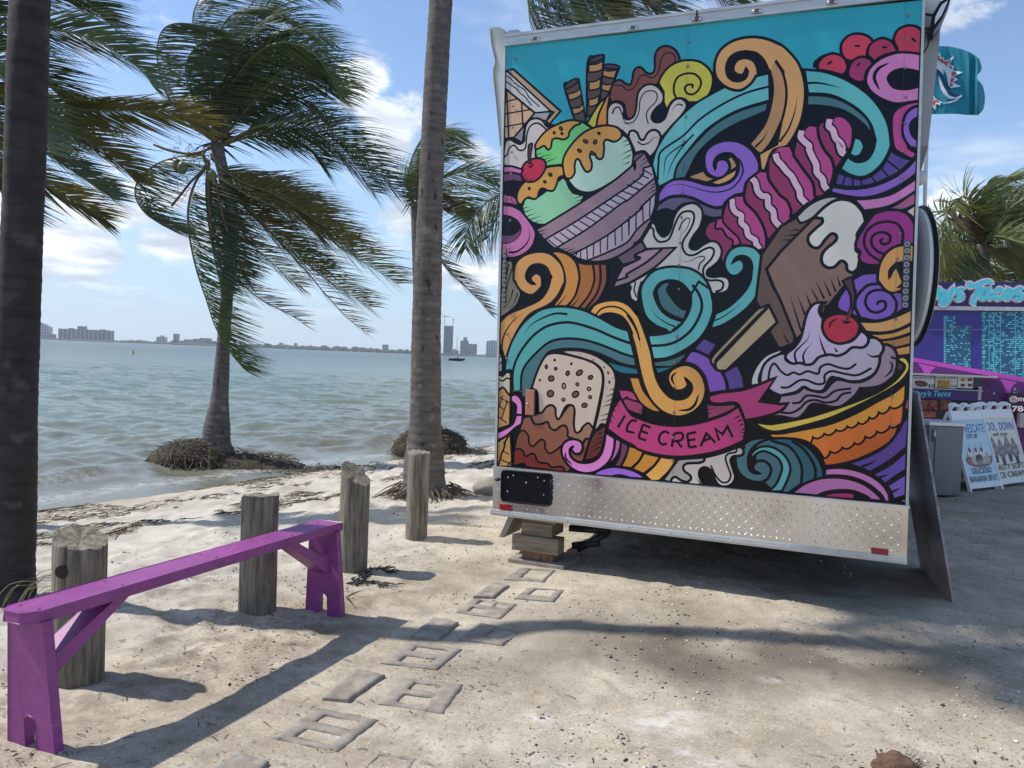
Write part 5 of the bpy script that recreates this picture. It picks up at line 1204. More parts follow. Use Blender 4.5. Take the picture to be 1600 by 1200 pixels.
# plate holder
ua, va = TF.pix(787, 780); ub, vb = TF.pix(865, 739)
def rrect(u0, u1, v0, v1, r, n=5):
    o = []
    for cx_, cy_, a0 in ((u1 - r, v1 - r, 0), (u0 + r, v1 - r, 90), (u0 + r, v0 + r, 180), (u1 - r, v0 + r, 270)):
        for j in range(n + 1):
            a = math.radians(a0 + 90 * j / n); o.append((cx_ + r * math.cos(a), cy_ + r * math.sin(a)))
    return o
b = MB(); b.prism([TF.P(u, v, pb) for u, v in rrect(ua, ub, va - 0.005, vb_top - 0.012, 0.03)], TF.N * 0.012); 
ring = rrect(ua, ub, va - 0.005, vb_top - 0.012, 0.03); inner = rrect(ua + 0.016, ub - 0.016, va + 0.011, vb_top - 0.028, 0.02)
b.tube([TF.P(u, v, pb + 0.014) for u, v in ring + ring[:1]], 0.006, 6); plate = b.build('plate_holder', black_plastic, trailer)
for p in ((798, 745), (806, 742), (826, 753), (844, 745), (854, 750), (797, 767), (853, 772)):
    b = MB(); b.ball(TF.pp(*p, pb + 0.012), 0.006, 6, 0, (1, 1, 1), 4); b.build('screw', steel, plate)
b = MB(); u, v = TF.pix(779, 748); b.ball(TF.P(u + 0.005, v, pb), 0.022, 8, 0, (1, 1, .6), 5); b.build('cable_gland', black_iron, trailer)
# latch on the mural, hinge straps on both sides
b = MB(); u0, v0 = TF.pix(822, 648); u1, v1 = TF.pix(837, 609); tbox(b, u0, u1, v0, v1, MURAL_D, 0.022, bev=0.006); la = b.build('latch_plate', mat('copper_paint', rgb(160, 104, 84, 1.4), 0.35, 0.1), trailer)
b = MB(); tbox(b, u1 - 0.004, u1 + 0.014, v0, v1 + 0.004, MURAL_D, 0.016); b.build('latch_edge', black_plastic, la)
b = MB(); b.ball(TF.pp(826, 631, 0.022), 0.008, 8, 0, (1, 1, 1), 4); b.build('latch_bolt', steel, la)
b = MB(); ph = [TF.pp(801, 611, .01), TF.pp(837, 612, .014), TF.pp(838, 648, .014)]; b.tube(ph, 0.003, 5); b.build('latch_wire', black_iron, la)
for name, p0, p1, nb, w in (('hinge_strap', (1419, 377), (1412.5, 482), 10, 0.034), ('hinge_strap', (791.5, 390), (788, 480), 12, 0.024)):
    a0 = TF.pix(*p0); a1 = TF.pix(*p1); b = MB(); um = (a0[0] + a1[0]) / 2
    tbox(b, um - w / 2, um + w / 2, a1[1], a0[1], MURAL_D, MURAL_D + 0.006, bev=0.002); hs = b.build(name, mat('zinc', (0.075, 0.078, 0.085), 0.5, 0.3), trailer)
    for j in range(nb):
        v = a1[1] + (a0[1] - a1[1]) * (j + 0.5) / nb; b = MB(); b.tube([TF.P(um, v, MURAL_D), TF.P(um, v, MURAL_D + 0.016)], w * 0.44, 10); b.tube([TF.P(um, v, MURAL_D + 0.014), TF.P(um, v, MURAL_D + 0.0185)], w * 0.17, 6, 1); b.build('strap_bolt', [mat('zinc_bolt', (0.30, 0.31, 0.32), 0.4, 0.5), black_iron], hs)
# moulded grey awning end on the left corner
pl = [(763, 46), (766, 43), (781, 42), (787, 46), (788.5, 70), (787.5, 110), (786, 238), (781, 228), (775, 160), (770, 128), (770, 104), (773, 96)]
b = MB(); pts = [TF.pp(x, y, 0.0) for x, y in pl]; b.prism(pts, -TN * 0.5); aw = b.build('awning_arm', grey_plastic, trailer)
pl = [(780, 39), (784, 37), (799, 35), (801, 44), (801, 56), (789, 58), (788, 46)]
b = MB(); b.prism([TF.pp(x, y, -0.12) for x, y in pl], -TN * 0.4); b.build('awning_cap', grey_plastic, trailer)
b = MB(); sm_ = catmull([TF.pp(x, y, 0.004) for x, y in ((768, 46), (769, 70), (775, 96), (772, 110), (773, 128), (777, 170), (783, 228))], 4); b.tube(sm_, 0.004, 5); b.build('awning_seam', mat('seam_grey', (0.22, 0.23, 0.22), 0.6), aw)  # darker grey tube along the seam of the moulding
# folded hatch channel, cable, floodlight, ball lamp and round sign on the right side
b = MB(); b.prism([TF.pp(x, y, -0.10) for x, y in ((1436, 41), (1471, 36), (1470.5, 52), (1452.5, 221), (1437, 220))], -TN * 1.6); b.build('hatch_channel', mat('channel_grey', (0.33, 0.33, 0.32), 0.45, 0.4, var=0.08), trailer)
b = MB(); b.prism([TF.pp(x, y, -0.06) for x, y in ((1440, -14), (1472, -20), (1472, 34), (1440, 40))], -TN * 1.6); b.build('awning_roll', mat('awning_white', (0.62, 0.62, 0.60), 0.5, var=0.1), trailer)
b = MB(); fl = [(1452, 52), (1455, 30), (1468, 8), (1485, -1), (1484, 5), (1472, 33), (1458, 54)]
b.prism([TF.pp(x, y, 0.05) for x, y in fl], -TN * 0.14); fld = b.build('floodlight', black_plastic, trailer)
b = MB(); b.prism([TF.pp(x, y, 0.053) for x, y in ((1459, 44), (1460, 33), (1470, 14), (1480, 7), (1470, 30))], TN * 0.004); b.build('lamp_glass', mat('lamp_glass', (0.55, 0.60, 0.68), 0.12), fld)
b = MB(); b.tube(catmull([TF.pp(x, y, 0.03) for x, y in ((1456, 50), (1449, 49), (1449, 60), (1450, 70), (1446, 80), (1443, 85))], 5), 0.0045, 6); b.build('cable', black_plastic, fld)
for xa_, ya_, xb_, yb_ in ((1446, 20, 1462, 22), (1446, 42, 1456, 42)):
    b = MB(); b.tube([TF.pp(xa_, ya_, -0.02), TF.pp(xb_, yb_, -0.02)], 0.007, 6); b.build('lamp_bracket', black_iron, fld)
b = MB(); b.ball(TF.pp(1438, 271, -0.12), 0.044, 14, 0, (1, 1, 1), 9); bl = b.build('ball_lamp', mat('ball_grey', (0.55, 0.55, 0.52), 0.5), trailer)
b = MB(); b.tube([TF.pp(1426, 271, -0.12), TF.pp(1438, 271, -0.12)], 0.02, 8); b.build('lamp_socket', grey_plastic, bl)
ctr = TF.pp(1437, 415, -0.62); view = (ctr - EYE).normalized(); side = Vector((view.y, -view.x, 0)).normalized()
axn = (-side * math.cos(math.asin(0.245)) - Vector((view.x, view.y, 0)).normalized() * 0.245).normalized()
e1 = Vector((0, 0, 1)); e2 = axn.cross(e1).normalized(); R_ = 0.42
def disc(mb, c, ax, r0, th, n=40, mi=0):
    vs_ = [c + e1 * math.cos(2 * math.pi * i / n) * r0 + e2 * math.sin(2 * math.pi * i / n) * r0 for i in range(n)]
    mb.prism(vs_, ax * th, mi)
b = MB(); disc(b, ctr - axn * 0.03, axn, R_, 0.05); sg = b.build('round_sign', mat('sign_grey', (0.78, 0.78, 0.79), 0.35, var=0.04), trailer)
b = MB(); n_ = 40
for k_ in range(n_):
    pass
b.tube([ctr - axn * 0.012 + e1 * math.cos(2 * math.pi * i / 48) * (R_ + 0.004) + e2 * math.sin(2 * math.pi * i / 48) * (R_ + 0.004) for i in range(49)], 0.015, 8); b.build('sign_rim', black_plastic, sg)
# wheels, axles, jack under the floor
for d_ in (-1.9, -2.75):
    b = MB(); b.tube([TF.P(0.2, 0.0, d_), TF.P(T_W - 0.2, 0.0, d_)], 0.04, 8); b.build('axle', black_iron, trailer)
    for u_ in (0.24, T_W - 0.24):
        b = MB(); prof = [(0.20, -0.09), (0.30, -0.10), (0.325, -0.07), (0.33, 0), (0.325, 0.07), (0.30, 0.10), (0.20, 0.09)]; n_ = 24; vs_ = []
        cw = TF.P(u_, 0.0, d_); cw.z = 0.33
        for rr, aa in prof:
            for j in range(n_):
                t = 2 * math.pi * j / n_; vs_.append(cw + TX * aa + TN * (rr * math.cos(t)) + Vector((0, 0, 1)) * (rr * math.sin(t)))
        b.add(vs_, [(i * n_ + j, i * n_ + (j + 1) % n_, (i + 1) * n_ + (j + 1) % n_, (i + 1) * n_ + j) for i in range(6) for j in range(n_)], 0, True)
        wh = b.build('wheel', rubber, trailer)
        b = MB(); b.tube([cw - TX * 0.05, cw + TX * 0.05], 0.205, 20); b.build('rim', steel, wh)
b = MB()
for (x0, y0, d0), (x1, y1, d1) in (((890, 812, -0.25), (928, 846, -0.3)), ((928, 846, -0.3), (880, 872, -0.3)), ((866, 838, -0.32), (924, 842, -0.3)), ((905, 815, -.4), (930, 846, -.3)), ((872, 866, -0.3), (915, 862, -0.3))):
    b.tube([TF.pp(x0, y0, d0), TF.pp(x1, y1, d1)], 0.030, 4)
jk = b.build('stabiliser_jack', black_iron, trailer)
for (x0, y0), (x1, y1) in (((798, 837), (820, 824)), ((803, 828), (816, 822))):
    b = MB(); b.tube([TF.pp(x0, y0, -0.35), TF.pp(x1, y1, -0.35)], 0.02, 6); b.build('tow_arm', black_iron, trailer)

# ------------------------------------------------------------------ lettering helper
def text_into(pr_, face_pt, text, x0, y0, x1, y1, m, shear=0.0, bold=0.0):
    """lettering fitted to the box x0..x1, y0 (base) .. y1 (cap height); face_pt maps the 2D box to a print's uv"""
    cu = bpy.data.curves.new('lettering', 'FONT'); cu.body = text; cu.size = 1.0; cu.shear = shear; cu.offset = bold; cu.resolution_u = 3
    o = bpy.data.objects.new('lettering', cu); C.objects.link(o)
    dg = bpy.context.evaluated_depsgraph_get(); me = bpy.data.meshes.new_from_object(o.evaluated_get(dg))
    v = [p.co.copy() for p in me.vertices]; f = [tuple(p.vertices) for p in me.polygons]
    bpy.data.objects.remove(o); bpy.data.curves.remove(cu); bpy.data.meshes.remove(me)
    if not v: return
    xa, xb = min(p.x for p in v), max(p.x for p in v); ya, yb = min(p.y for p in v), max(p.y for p in v)
    if any(ch in text for ch in 'gjpqy'): ya = -0.2
    else: ya = min(ya, 0)
    pts = []
    for p in v:
        fx = (p.x - xa) / (xb - xa); fy = (p.y - ya) / (yb - ya); uv = face_pt(x0 + (x1 - x0) * fx, y0 + (y1 - y0) * fy)
        pts.append(pr_.F.P(uv[0], uv[1], pr_.d))
    pr_.mb.add(pts, f, pr_.mi(m)); pr_.d += pr_.step

# ------------------------------------------------------------------ purple bench
pm = mat('purple_paint', (0.29, 0.062, 0.245), 0.42, var=0.16, vscale=6, bump=0.0016, bscale=14, stretch=(9, 1.0, 9), rvar=0.10, detail=8)
def wear_or_reflection(m, light, scale, stretch, p0, p1, amt):
    t = m.node_tree; bsd = t.nodes['Principled BSDF']; src = bsd.inputs['Base Color'].links[0].from_socket
    c_ = t.nodes.new('ShaderNodeTexCoord'); mp = t.nodes.new('ShaderNodeMapping'); mp.inputs[3].default_value = stretch; t.links.new(c_.outputs['Object'], mp.inputs[0])
    n_ = t.nodes.new('ShaderNodeTexNoise'); n_.inputs['Scale'].default_value = scale; n_.inputs['Detail'].default_value = 9; n_.inputs['Roughness'].default_value = 0.72; t.links.new(mp.outputs[0], n_.inputs[0])
    r_ = t.nodes.new('ShaderNodeValToRGB'); r_.color_ramp.elements[0].position = p0; r_.color_ramp.elements[1].position = p1; r_.color_ramp.elements[1].color = (amt, amt, amt, 1); t.links.new(n_.outputs[0], r_.inputs[0])
    x_ = t.nodes.new('ShaderNodeMix'); x_.data_type = 'RGBA'; t.links.new(r_.outputs[0], x_.inputs[0]); t.links.new(src, x_.inputs[6]); x_.inputs[7].default_value = light; t.links.new(x_.outputs[2], bsd.inputs['Base Color'])
wear_or_reflection(pm, (0.20, 0.035, 0.17, 1), 3.2, (1, 1, 1), 0.42, 0.66, 0.9)                # thin and faded coats
wear_or_reflection(pm, (0.40, 0.20, 0.36, 1), 9, (5, 0.8, 5), 0.61, 0.67, 0.45)               # scuffs along the grain
wear_or_reflection(pm, (0.16, 0.12, 0.10, 1), 11, (1, 1, 1), 0.685, 0.71, 0.9)                # chips down to the wood
A0 = Vector((-1.605, 2.700, 0)); A1 = Vector((-0.926, 4.350, 0)); bx = (A1 - A0).normalized(); by = Vector((bx.y, -bx.x, 0)); Z_ = Vector((0, 0, 1)); BL_ = (A1 - A0).length
bench = thing('bench', (A0 + A1) / 2, 'long purple painted plank bench with notched board legs', 'bench')
bp_ = lambda a, b_, z: A0 + bx * a + by * b_ + Z_ * z
SW = 0.075; top = 0.482; th = 0.036
ol = [(0.0, -SW + 0.03), (0.035, -SW), (BL_, -SW), (BL_, SW), (0.05, SW), (0.0, SW - 0.045)]
def bevel_mesh(o, w, seg=2):
    m = o.modifiers.new('bevel', 'BEVEL'); m.width = w; m.segments = seg; m.limit_method = 'ANGLE'; return o
b = MB(); b.prism([bp_(a, c_, top - th) for a, c_ in ol], Z_ * th); bevel_mesh(b.build('seat', pm, bench), 0.004)
for a_s in (0.06, 0.40, BL_ / 2, BL_ - 0.38, BL_ - 0.05):
    for y_s in (-0.045, 0.045):
        b = MB(); b.tube([bp_(a_s, y_s, top - 0.002), bp_(a_s, y_s, top + 0.0012)], 0.0055, 8); b.build('screw', mat('screw_dark', (0.05, 0.02, 0.05), 0.5), bench)
def leg_board(a_top, a_bot, wt, wb, a_dir):
    out = []; H = top - th
    prof = [(-wt / 2, H), (-wb / 2, -0.03), (-0.030, -0.03), (-0.026, 0.06)]
    prof += [(-0.026 * math.cos(math.pi * i / 8), 0.085 + 0.026 * math.sin(math.pi * i / 8)) for i in range(9)]
    prof += [(0.026, 0.06), (0.030, -0.03), (wb / 2, -0.03), (wt / 2, H)]
    pts = [bp_(a_top + (a_bot - a_top) * (1 - z / H), y, z) for y, z in prof]
    b = MB(); b.prism(pts, bx * 0.034 * a_dir); return bevel_mesh(b.build('leg', pm, bench), 0.003)
leg_board(0.045, 0.075, 0.165, 0.225, 1); leg_board(BL_ - 0.03, BL_ - 0.005, 0.165, 0.225, -1)
for a0, a1, sg_ in ((0.095, 0.43, 1), (BL_ - 0.07, BL_ - 0.40, -1)):
    b = MB(); z0, z1 = 0.245, top - th - 0.002; dv = Vector((a1 - a0, 0, z1 - z0)).normalized(); up = 0.034
    pl_ = [(a0, z0 - 0.02), (a0, z0 + 0.045), (a1 - 0.045 * sg_, z1), (a1 + 0.01 * sg_, z1)]
    b.prism([bp_(a, -0.048, z) for a, z in pl_], by * 0.096); br = bevel_mesh(b.build('brace', pm, bench), 0.003)
    for yy_ in (-0.02, 0.02):
        b = MB(); q = bp_(a0 + 0.10 * sg_, yy_, z0 + 0.105); b.ball(bp_(a1 - 0.05 * sg_, yy_, z1 - 0.032), 0.005, 6, 0, (1, 1, 1), 4); b.build('screw', mat('screw_dark', (0.05, 0.02, 0.05), 0.5), br)

# ------------------------------------------------------------------ timber posts
pwood = mat('post_timber', (0.075, 0.066, 0.046), 0.88, col2=(0.31, 0.265, 0.195), vscale=5.5, stretch=(9, 9, 0.9), bump=0.010, bscale=6, detail=9)
wear_or_reflection(pwood, (0.018, 0.016, 0.012, 1), 2.6, (3, 3, 0.8), 0.60, 0.74, 0.75)
wear_or_reflection(pwood, (0.075, 0.085, 0.055, 1), 1.8, (1, 1, 0.6), 0.50, 0.72, 0.6)
wear_or_reflection(treadm, (0.20, 0.20, 0.21, 1), 2.4, (1, 1, 1.4), 0.62, 0.68, 0.7)  # darker patches painted into the plate colour for its dark reflections
def post(px, py, wpx, toppx, label, slant, groove=0.0, knot=False, lean=0.0):
    c = tp(px, py); Zd = c.y; r = wpx / 2 / FPX * Zd; H = (py - toppx) / FPX * Zd
    n, m_ = 56, 24; vs_ = []; ph = random.uniform(0, 6)
    for i in range(m_ + 1):
        f = i / m_
        for j in range(n):
            a = 2 * math.pi * j / n; rr = r * (1 + 0.05 * noise.noise(Vector((math.cos(a) * 2.2 + ph, math.sin(a) * 2.2, f * 1.2))) + 0.025 * noise.noise(Vector((math.cos(a) * 7 + ph, math.sin(a) * 7, f * 2))))
            for g, gw in ((ph, 0.08), (ph + 2.1, 0.06), (5.2, 0.05), (4.3 + 0.3 * ph, 0.05)):
                dd = (a - g + math.pi) % (2 * math.pi) - math.pi; rr *= 1 - 0.16 * math.exp(-(dd / gw) ** 2) * (0.4 + 0.6 * f)
            hz = (H + slant * math.cos(a - 2.6) * r + (0.014 * noise.noise(Vector((a * 2, ph, 0))))) if i == m_ else f * H
            hz = min(f * H, H + slant * math.cos(a - 2.6) * r) if i < m_ else hz
            vs_.append((c.x + rr * math.cos(a) + lean * f * H, c.y + rr * math.sin(a), c.z - 0.05 + (hz + 0.05 if i else 0)))
    fs = [(i * n + j, i * n + (j + 1) % n, (i + 1) * n + (j + 1) % n, (i + 1) * n + j) for i in range(m_) for j in range(n)]
    b = MB(); b.add(vs_, fs, 0, True); top_ = [m_ * n + j for j in range(n)]
    cz = sum(vs_[k][2] for k in top_) / n - 0.012; b.v.append((c.x + lean * H, c.y, cz)); e = len(b.v) - 1
    for j in range(n): b.f.append((m_ * n + j, m_ * n + (j + 1) % n, e)); b.m.append(0); b.sm.append(False)
    o = b.build('timber_post', pwood, None, c); tag(o, label, 'post', 'timber posts along the beach edge')
    if knot:
        k = Vector((c.x - r * 0.20, c.y - r * 0.99, c.z + H * 0.80)); b = MB()
        b.tube([k + Vector((0, 0.012, 0)), k - Vector((0, 0.004, 0))], 0.026, 12); b.build('knot', mat('knot_dark', (0.035, 0.026, 0.020), 0.9, bump=0.004), o)
    return o
post(121, 1058, 78, 836, 'weathered round post with a knot behind the near end of the bench', 0.35, knot=True)
post(402, 955, 57, 770, 'wide round post rising behind the far half of the purple bench', -0.10)
post(551, 892, 45, 738, 'split green tinged post with a slanting top just beyond the bench end', 0.75)
post(650, 842, 34, 704, 'straight grey post standing in front of the middle palm trunk', 0.05)

# ------------------------------------------------------------------ concrete blocks sunk in the sand
cm = mat('concrete_block', (0.20, 0.172, 0.14), 0.95, col2=(0.34, 0.30, 0.25), vscale=14, bump=0.004, bscale=90)
wear_or_reflection(cm, (0.43, 0.375, 0.29, 1), 5.0, (1, 1, 1), 0.55, 0.66, 0.65)
wear_or_reflection(cm, (0.12, 0.105, 0.085, 1), 12.0, (1, 1, 1), 0.58, 0.68, 0.6)
path = bpy.data.objects.new('block_path', None); wire(path, None, tp(560, 1060)); path['kind'] = 'structure'
def block(quad, z, holes=(), zoff=None, name='paving_block'):
    cq = gp(sum(p[0] for p in quad) / 4, sum(p[1] for p in quad) / 4); z = 0.45 * z + max(gh(cq.x + i * 0.06, cq.y + j * 0.06) for i in (-1, 0, 1) for j in (-1, 0, 1)) + 0.0005
    Q = [gp(x, y, z) for x, y in quad]           # left, bottom, right, top
    n = 14; 
    us = sorted(set([i / n for i in range(n + 1)]) | set(h for hl in holes for h in (hl[0], hl[1]))); ws = sorted(set([i / n for i in range(n + 1)]) | set(h for hl in holes for h in (hl[2], hl[3])))
    def P(u, w):
        p = (Q[0] * (1 - u) + Q[1] * u) * (1 - w) + (Q[3] * (1 - u) + Q[2] * u) * w; return p
    idx = {}; b = MB()
    def vid(i, j):
        if (i, j) not in idx:
            p = P(us[i], ws[j]); p += Vector((noise.noise(p * 16), noise.noise(p * 16 + Vector((9, 1, 3))), 0)) * 0.006 * (1.0 if noise.noise(p * 5) > 0 else 0.35)
            p.z = z + 0.004 * noise.noise(p * 25) + 0.003 * noise.noise(p * 60); idx[(i, j)] = len(b.v); b.v.append(tuple(p))
        return idx[(i, j)]
    cells = set()
    for i in range(len(us) - 1):
        for j in range(len(ws) - 1):
            uc, wc = (us[i] + us[i + 1]) / 2, (ws[j] + ws[j + 1]) / 2
            if any(h[0] < uc < h[1] and h[2] < wc < h[3] for h in holes): continue
            cells.add((i, j)); b.f.append((vid(i, j), vid(i + 1, j), vid(i + 1, j + 1), vid(i, j + 1))); b.m.append(0); b.sm.append(True)
    low = {}
    def lid(k):
        if k not in low: x, y, zz = b.v[k]; low[k] = len(b.v); b.v.append((x, y, zz - 0.09))
        return low[k]
    bev = set()
    for (i, j) in list(cells):
        for di, dj, a, c_ in ((0, -1, (i, j), (i + 1, j)), (1, 0, (i + 1, j), (i + 1, j + 1)), (0, 1, (i + 1, j + 1), (i, j + 1)), (-1, 0, (i, j + 1), (i, j))):
            if (i + di, j + dj) not in cells:
                k0, k1 = vid(*a), vid(*c_); b.f.append((k1, k0, lid(k0), lid(k1))); b.m.append(0); b.sm.append(False); bev |= {k0, k1}
    for k in bev: x, y, zz = b.v[k]; b.v[k] = (x, y, zz - 0.006)
    return b.build(name, cm, path)
HO = ((0.26, 0.80, 0.14, 0.40), (0.26, 0.80, 0.58, 0.84))
H2_ = ((0.24, 0.70, 0.14, 0.42), (0.24, 0.70, 0.58, 0.86))
block([(426, 1150), (528, 1173), (592, 1122), (494, 1103)], 0.016, HO)
block([(591, 1097), (693, 1113), (724, 1067), (631, 1057)], 0.013, H2_)
block([(595, 1034), (683, 1044), (723, 1012), (637, 1000)], 0.018, HO)
block([(712, 955), (782, 965), (808, 943), (739, 933)], 0.015, ((0.22, 0.52, 0.14, 0.42), (0.22, 0.52, 0.58, 0.86), (0.60, 0.88, 0.58, 0.86)))
block([(503, 1088), (545, 1091), (602, 1052), (558, 1043)], 0.034)
block([(643, 990), (686, 995), (717, 970), (678, 962)], 0.040)
block([(739, 930), (771, 931), (796, 913), (771, 907)], 0.032)
block([(716, 997), (786, 1006), (812, 985), (750, 971)], 0.020, ((0.45, 0.98, 0.30, 0.90),))
block([(787, 904), (850, 908), (868, 889), (812, 886)], 0.014, ((0.35, 0.9, 0.2, 0.9),))
block([(803, 933), (866, 939), (882, 920), (825, 917)], 0.010, ((0.25, 0.8, 0.3, 0.9),))
block([(318, 1206), (398, 1212), (421, 1187), (370, 1172)], 0.030)
block([(560, 1205), (628, 1218), (655, 1184), (592, 1172)], 0.004, ((0.1, 0.85, 0.1, 0.85),))

# ------------------------------------------------------------------ timber and brick cribbing under the trailer corner
twood = mat('crib_timber', (0.14, 0.105, 0.068), 0.85, col2=(0.34, 0.27, 0.19), vscale=5, stretch=(1.0, 1.0, 9), bump=0.006, bscale=5, detail=8)
brickm = mat('brick_red', (0.26, 0.13, 0.085), 0.9, var=0.2, vscale=20, bump=0.003)
DB = -0.05
crib = Face(TF.pp(840, 879, DB), TX, Vector((0, 0, 1)), TN)
def crib_box(name, x0, x1, y0, y1, depth, m, label, cat, bev=0.006, zlo=None, zhi=None, dz=0.0):
    u0 = crib.pix(x0, (y0 + y1) / 2)[0]; u1 = crib.pix(x1, (y0 + y1) / 2)[0]
    b = MB(); b.box(crib.P((u0 + u1) / 2, (zlo + zhi) / 2, -depth / 2 + dz), u1 - u0, zhi - zlo - 0.002, depth, crib.X, crib.V, crib.N, 0, bev)
    return tag(b.build(name, m, None, crib.P((u0 + u1) / 2, zlo, -depth / 2 + dz)), label, cat)
gz0 = -crib.P0.z
crib_box('concrete_slab', 797, 885, 879, 886, 0.34, cm, 'thin concrete slab on the sand under the cribbing bricks', 'slab', 0.006, gz0 - 0.03, gz0 + 0.030, 0.05)
crib_box('brick', 815, 844.5, 869, 881, 0.10, brickm, 'left brick of the pair under the timber cribbing', 'brick', 0.004, gz0 + 0.030, gz0 + 0.085)
crib_box('brick', 845, 863, 870, 881, 0.19, brickm, 'right brick of the pair under the timber cribbing', 'brick', 0.004, gz0 + 0.030, gz0 + 0.085)
crib_box('timber_block', 802, 874, 843, 868, 0.13, twood, 'long grey timber block on the bricks, lowest of its stack', 'timber block', 0.005, gz0 + 0.085, gz0 + 0.190, 0.03)
crib_box('timber_block', 814, 862, 824, 844, 0.24, twood, 'darker timber block, middle of the stack under the bumper', 'timber block', 0.005, gz0 + 0.190, gz0 + 0.278)
crib_box('timber_block', 815, 867, 812, 824, 0.24, twood, 'topmost timber block of the stack touching the bumper rail', 'timber block', 0.004, gz0 + 0.278, gz0 + 0.335, -0.01)
b = MB(); pl_ = [(781, 806), (768, 845), (777, 845), (806, 838), (815, 812), (812, 806)]
b.prism([TF.pp(x, y, -0.14) for x, y in ((784, 806), (767, 845), (774, 846), (795, 806))], -TN * 0.30)
tag(b.build('leaning_plank', mat('grey_plank', (0.22, 0.19, 0.16), 0.8, var=0.2, vscale=6), None, TF.pp(770, 845, -0.2)), 'grey plank leaning under the left corner of the bumper', 'plank')

# ------------------------------------------------------------------ painted board leaning on the trailer's right side
def brick_paint():
    m = bpy.data.materials.new('faded_brick_painting'); m.use_nodes = True; t = m.node_tree; bsd = t.nodes['Principled BSDF']; bsd.inputs['Roughness'].default_value = 0.35
    uvn = t.nodes.new('ShaderNodeUVMap'); bk = t.nodes.new('ShaderNodeTexBrick'); bk.inputs['Color1'].default_value = (0.085, 0.050, 0.062, 1); bk.inputs['Color2'].default_value = (0.11, 0.070, 0.080, 1); bk.inputs['Mortar'].default_value = (0.22, 0.20, 0.21, 1)
    bk.inputs['Scale'].default_value = 1.0; bk.inputs['Mortar Size'].default_value = 0.006; bk.inputs['Brick Width'].default_value = 0.20; bk.inputs['Row Height'].default_value = 0.075
    t.links.new(uvn.outputs[0], bk.inputs[0])
    n1 = t.nodes.new('ShaderNodeTexNoise'); n1.inputs['Scale'].default_value = 3.2; n1.inputs['Detail'].default_value = 4; t.links.new(uvn.outputs[0], n1.inputs[0])
    cr = t.nodes.new('ShaderNodeValToRGB'); e = cr.color_ramp.elements; e[0].position = 0.3; e[0].color = (0.272, 0.208, 0.224, 1); e[1].position = 0.75; e[1].color = (0.464, 0.56, 0.64, 1)
    for ps, cc in ((0.42, (0.20, 0.165, 0.095, 1)), (0.52, (0.384, 0.224, 0.24, 1)), (0.62, (0.464, 0.416, 0.4, 1))): x = e.new(ps); x.color = cc
    t.links.new(n1.outputs[0], cr.inputs[0])
    sp = t.nodes.new('ShaderNodeSeparateXYZ'); t.links.new(uvn.outputs[0], sp.inputs[0])
    # the painted wall fills the upper near part, a figure scene the rest
    a1 = t.nodes.new('ShaderNodeMath'); a1.operation = 'MULTIPLY_ADD'; a1.inputs[1].default_value = 0.9; t.links.new(sp.outputs[0], a1.inputs[0]); t.links.new(sp.outputs[1], a1.inputs[2])
    a2 = t.nodes.new('ShaderNodeMath'); a2.operation = 'MULTIPLY_ADD'; a2.inputs[1].default_value = 0.5; t.links.new(n1.outputs[0], a2.inputs[0]); t.links.new(a1.outputs[0], a2.inputs[2])
    th_ = t.nodes.new('ShaderNodeMapRange'); th_.inputs[1].default_value = 0.60; th_.inputs[2].default_value = 0.66; t.links.new(sp.outputs[1], th_.inputs[0])
    a3 = t.nodes.new('ShaderNodeMath'); a3.operation = 'LESS_THAN'; a3.inputs[1].default_value = 0.42; t.links.new(sp.outputs[0], a3.inputs[0])
    a4 = t.nodes.new('ShaderNodeMath'); a4.operation = 'GREATER_THAN'; a4.inputs[1].default_value = 0.35; t.links.new(sp.outputs[1], a4.inputs[0])
    a5 = t.nodes.new('ShaderNodeMath'); a5.operation = 'MULTIPLY'; t.links.new(a3.outputs[0], a5.inputs[0]); t.links.new(a4.outputs[0], a5.inputs[1])
    mx = t.nodes.new('ShaderNodeMix'); mx.data_type = 'RGBA'; t.links.new(a5.outputs[0], mx.inputs[0]); t.links.new(cr.outputs[0], mx.inputs[6]); t.links.new(bk.outputs[0], mx.inputs[7])
    fade_sheen = t.nodes.new('ShaderNodeMix'); fade_sheen.data_type = 'RGBA'; fade_sheen.inputs[0].default_value = 0.25; t.links.new(mx.outputs[2], fade_sheen.inputs[6]); fade_sheen.inputs[7].default_value = (0.72, 0.72, 0.74, 1)  # pale grey over all: faded paint, with the board's grazing sheen painted in
    t.links.new(fade_sheen.outputs[2], bsd.inputs['Base Color']); return m
b0 = gp(1492, 944, 0.0); ax_ = Vector((0.257, 0.966, 0)).normalized(); topn = dp(1437, 613, 5.13)
upv = topn - b0; upv -= ax_ * upv.dot(ax_) * 0.0
# near edge runs from b0 to topn; the board runs back along the trailer
W_b = 0.90; near0, near1 = b0, topn
me = bpy.data.meshes.new('leaning_board'); nrm_ = (near1 - near0).cross(ax_).normalized(); 
if nrm_.x < 0: nrm_ = -nrm_
P8 = [near0, near0 + ax_ * W_b, near1 + ax_ * W_b, near1]; P8 += [p - nrm_ * 0.012 for p in P8]; org_b = near0.copy()
me.from_pydata([tuple(p - org_b) for p in P8], [], [(0, 1, 2, 3), (7, 6, 5, 4), (0, 4, 5, 1), (1, 5, 6, 2), (2, 6, 7, 3), (3, 7, 4, 0)])
uvl = me.uv_layers.new(name='UVMap'); uvt = {0: (0, 0), 1: (W_b, 0), 2: (W_b, 1.33), 3: (0, 1.33), 4: (0, 0), 5: (W_b, 0), 6: (W_b, 1.33), 7: (0, 1.33)}
for lp in me.loops: uvl.data[lp.index].uv = uvt[lp.vertex_index]
me.materials.append(brick_paint()); lb = bpy.data.objects.new('leaning_board', me); wire(lb, None, org_b)
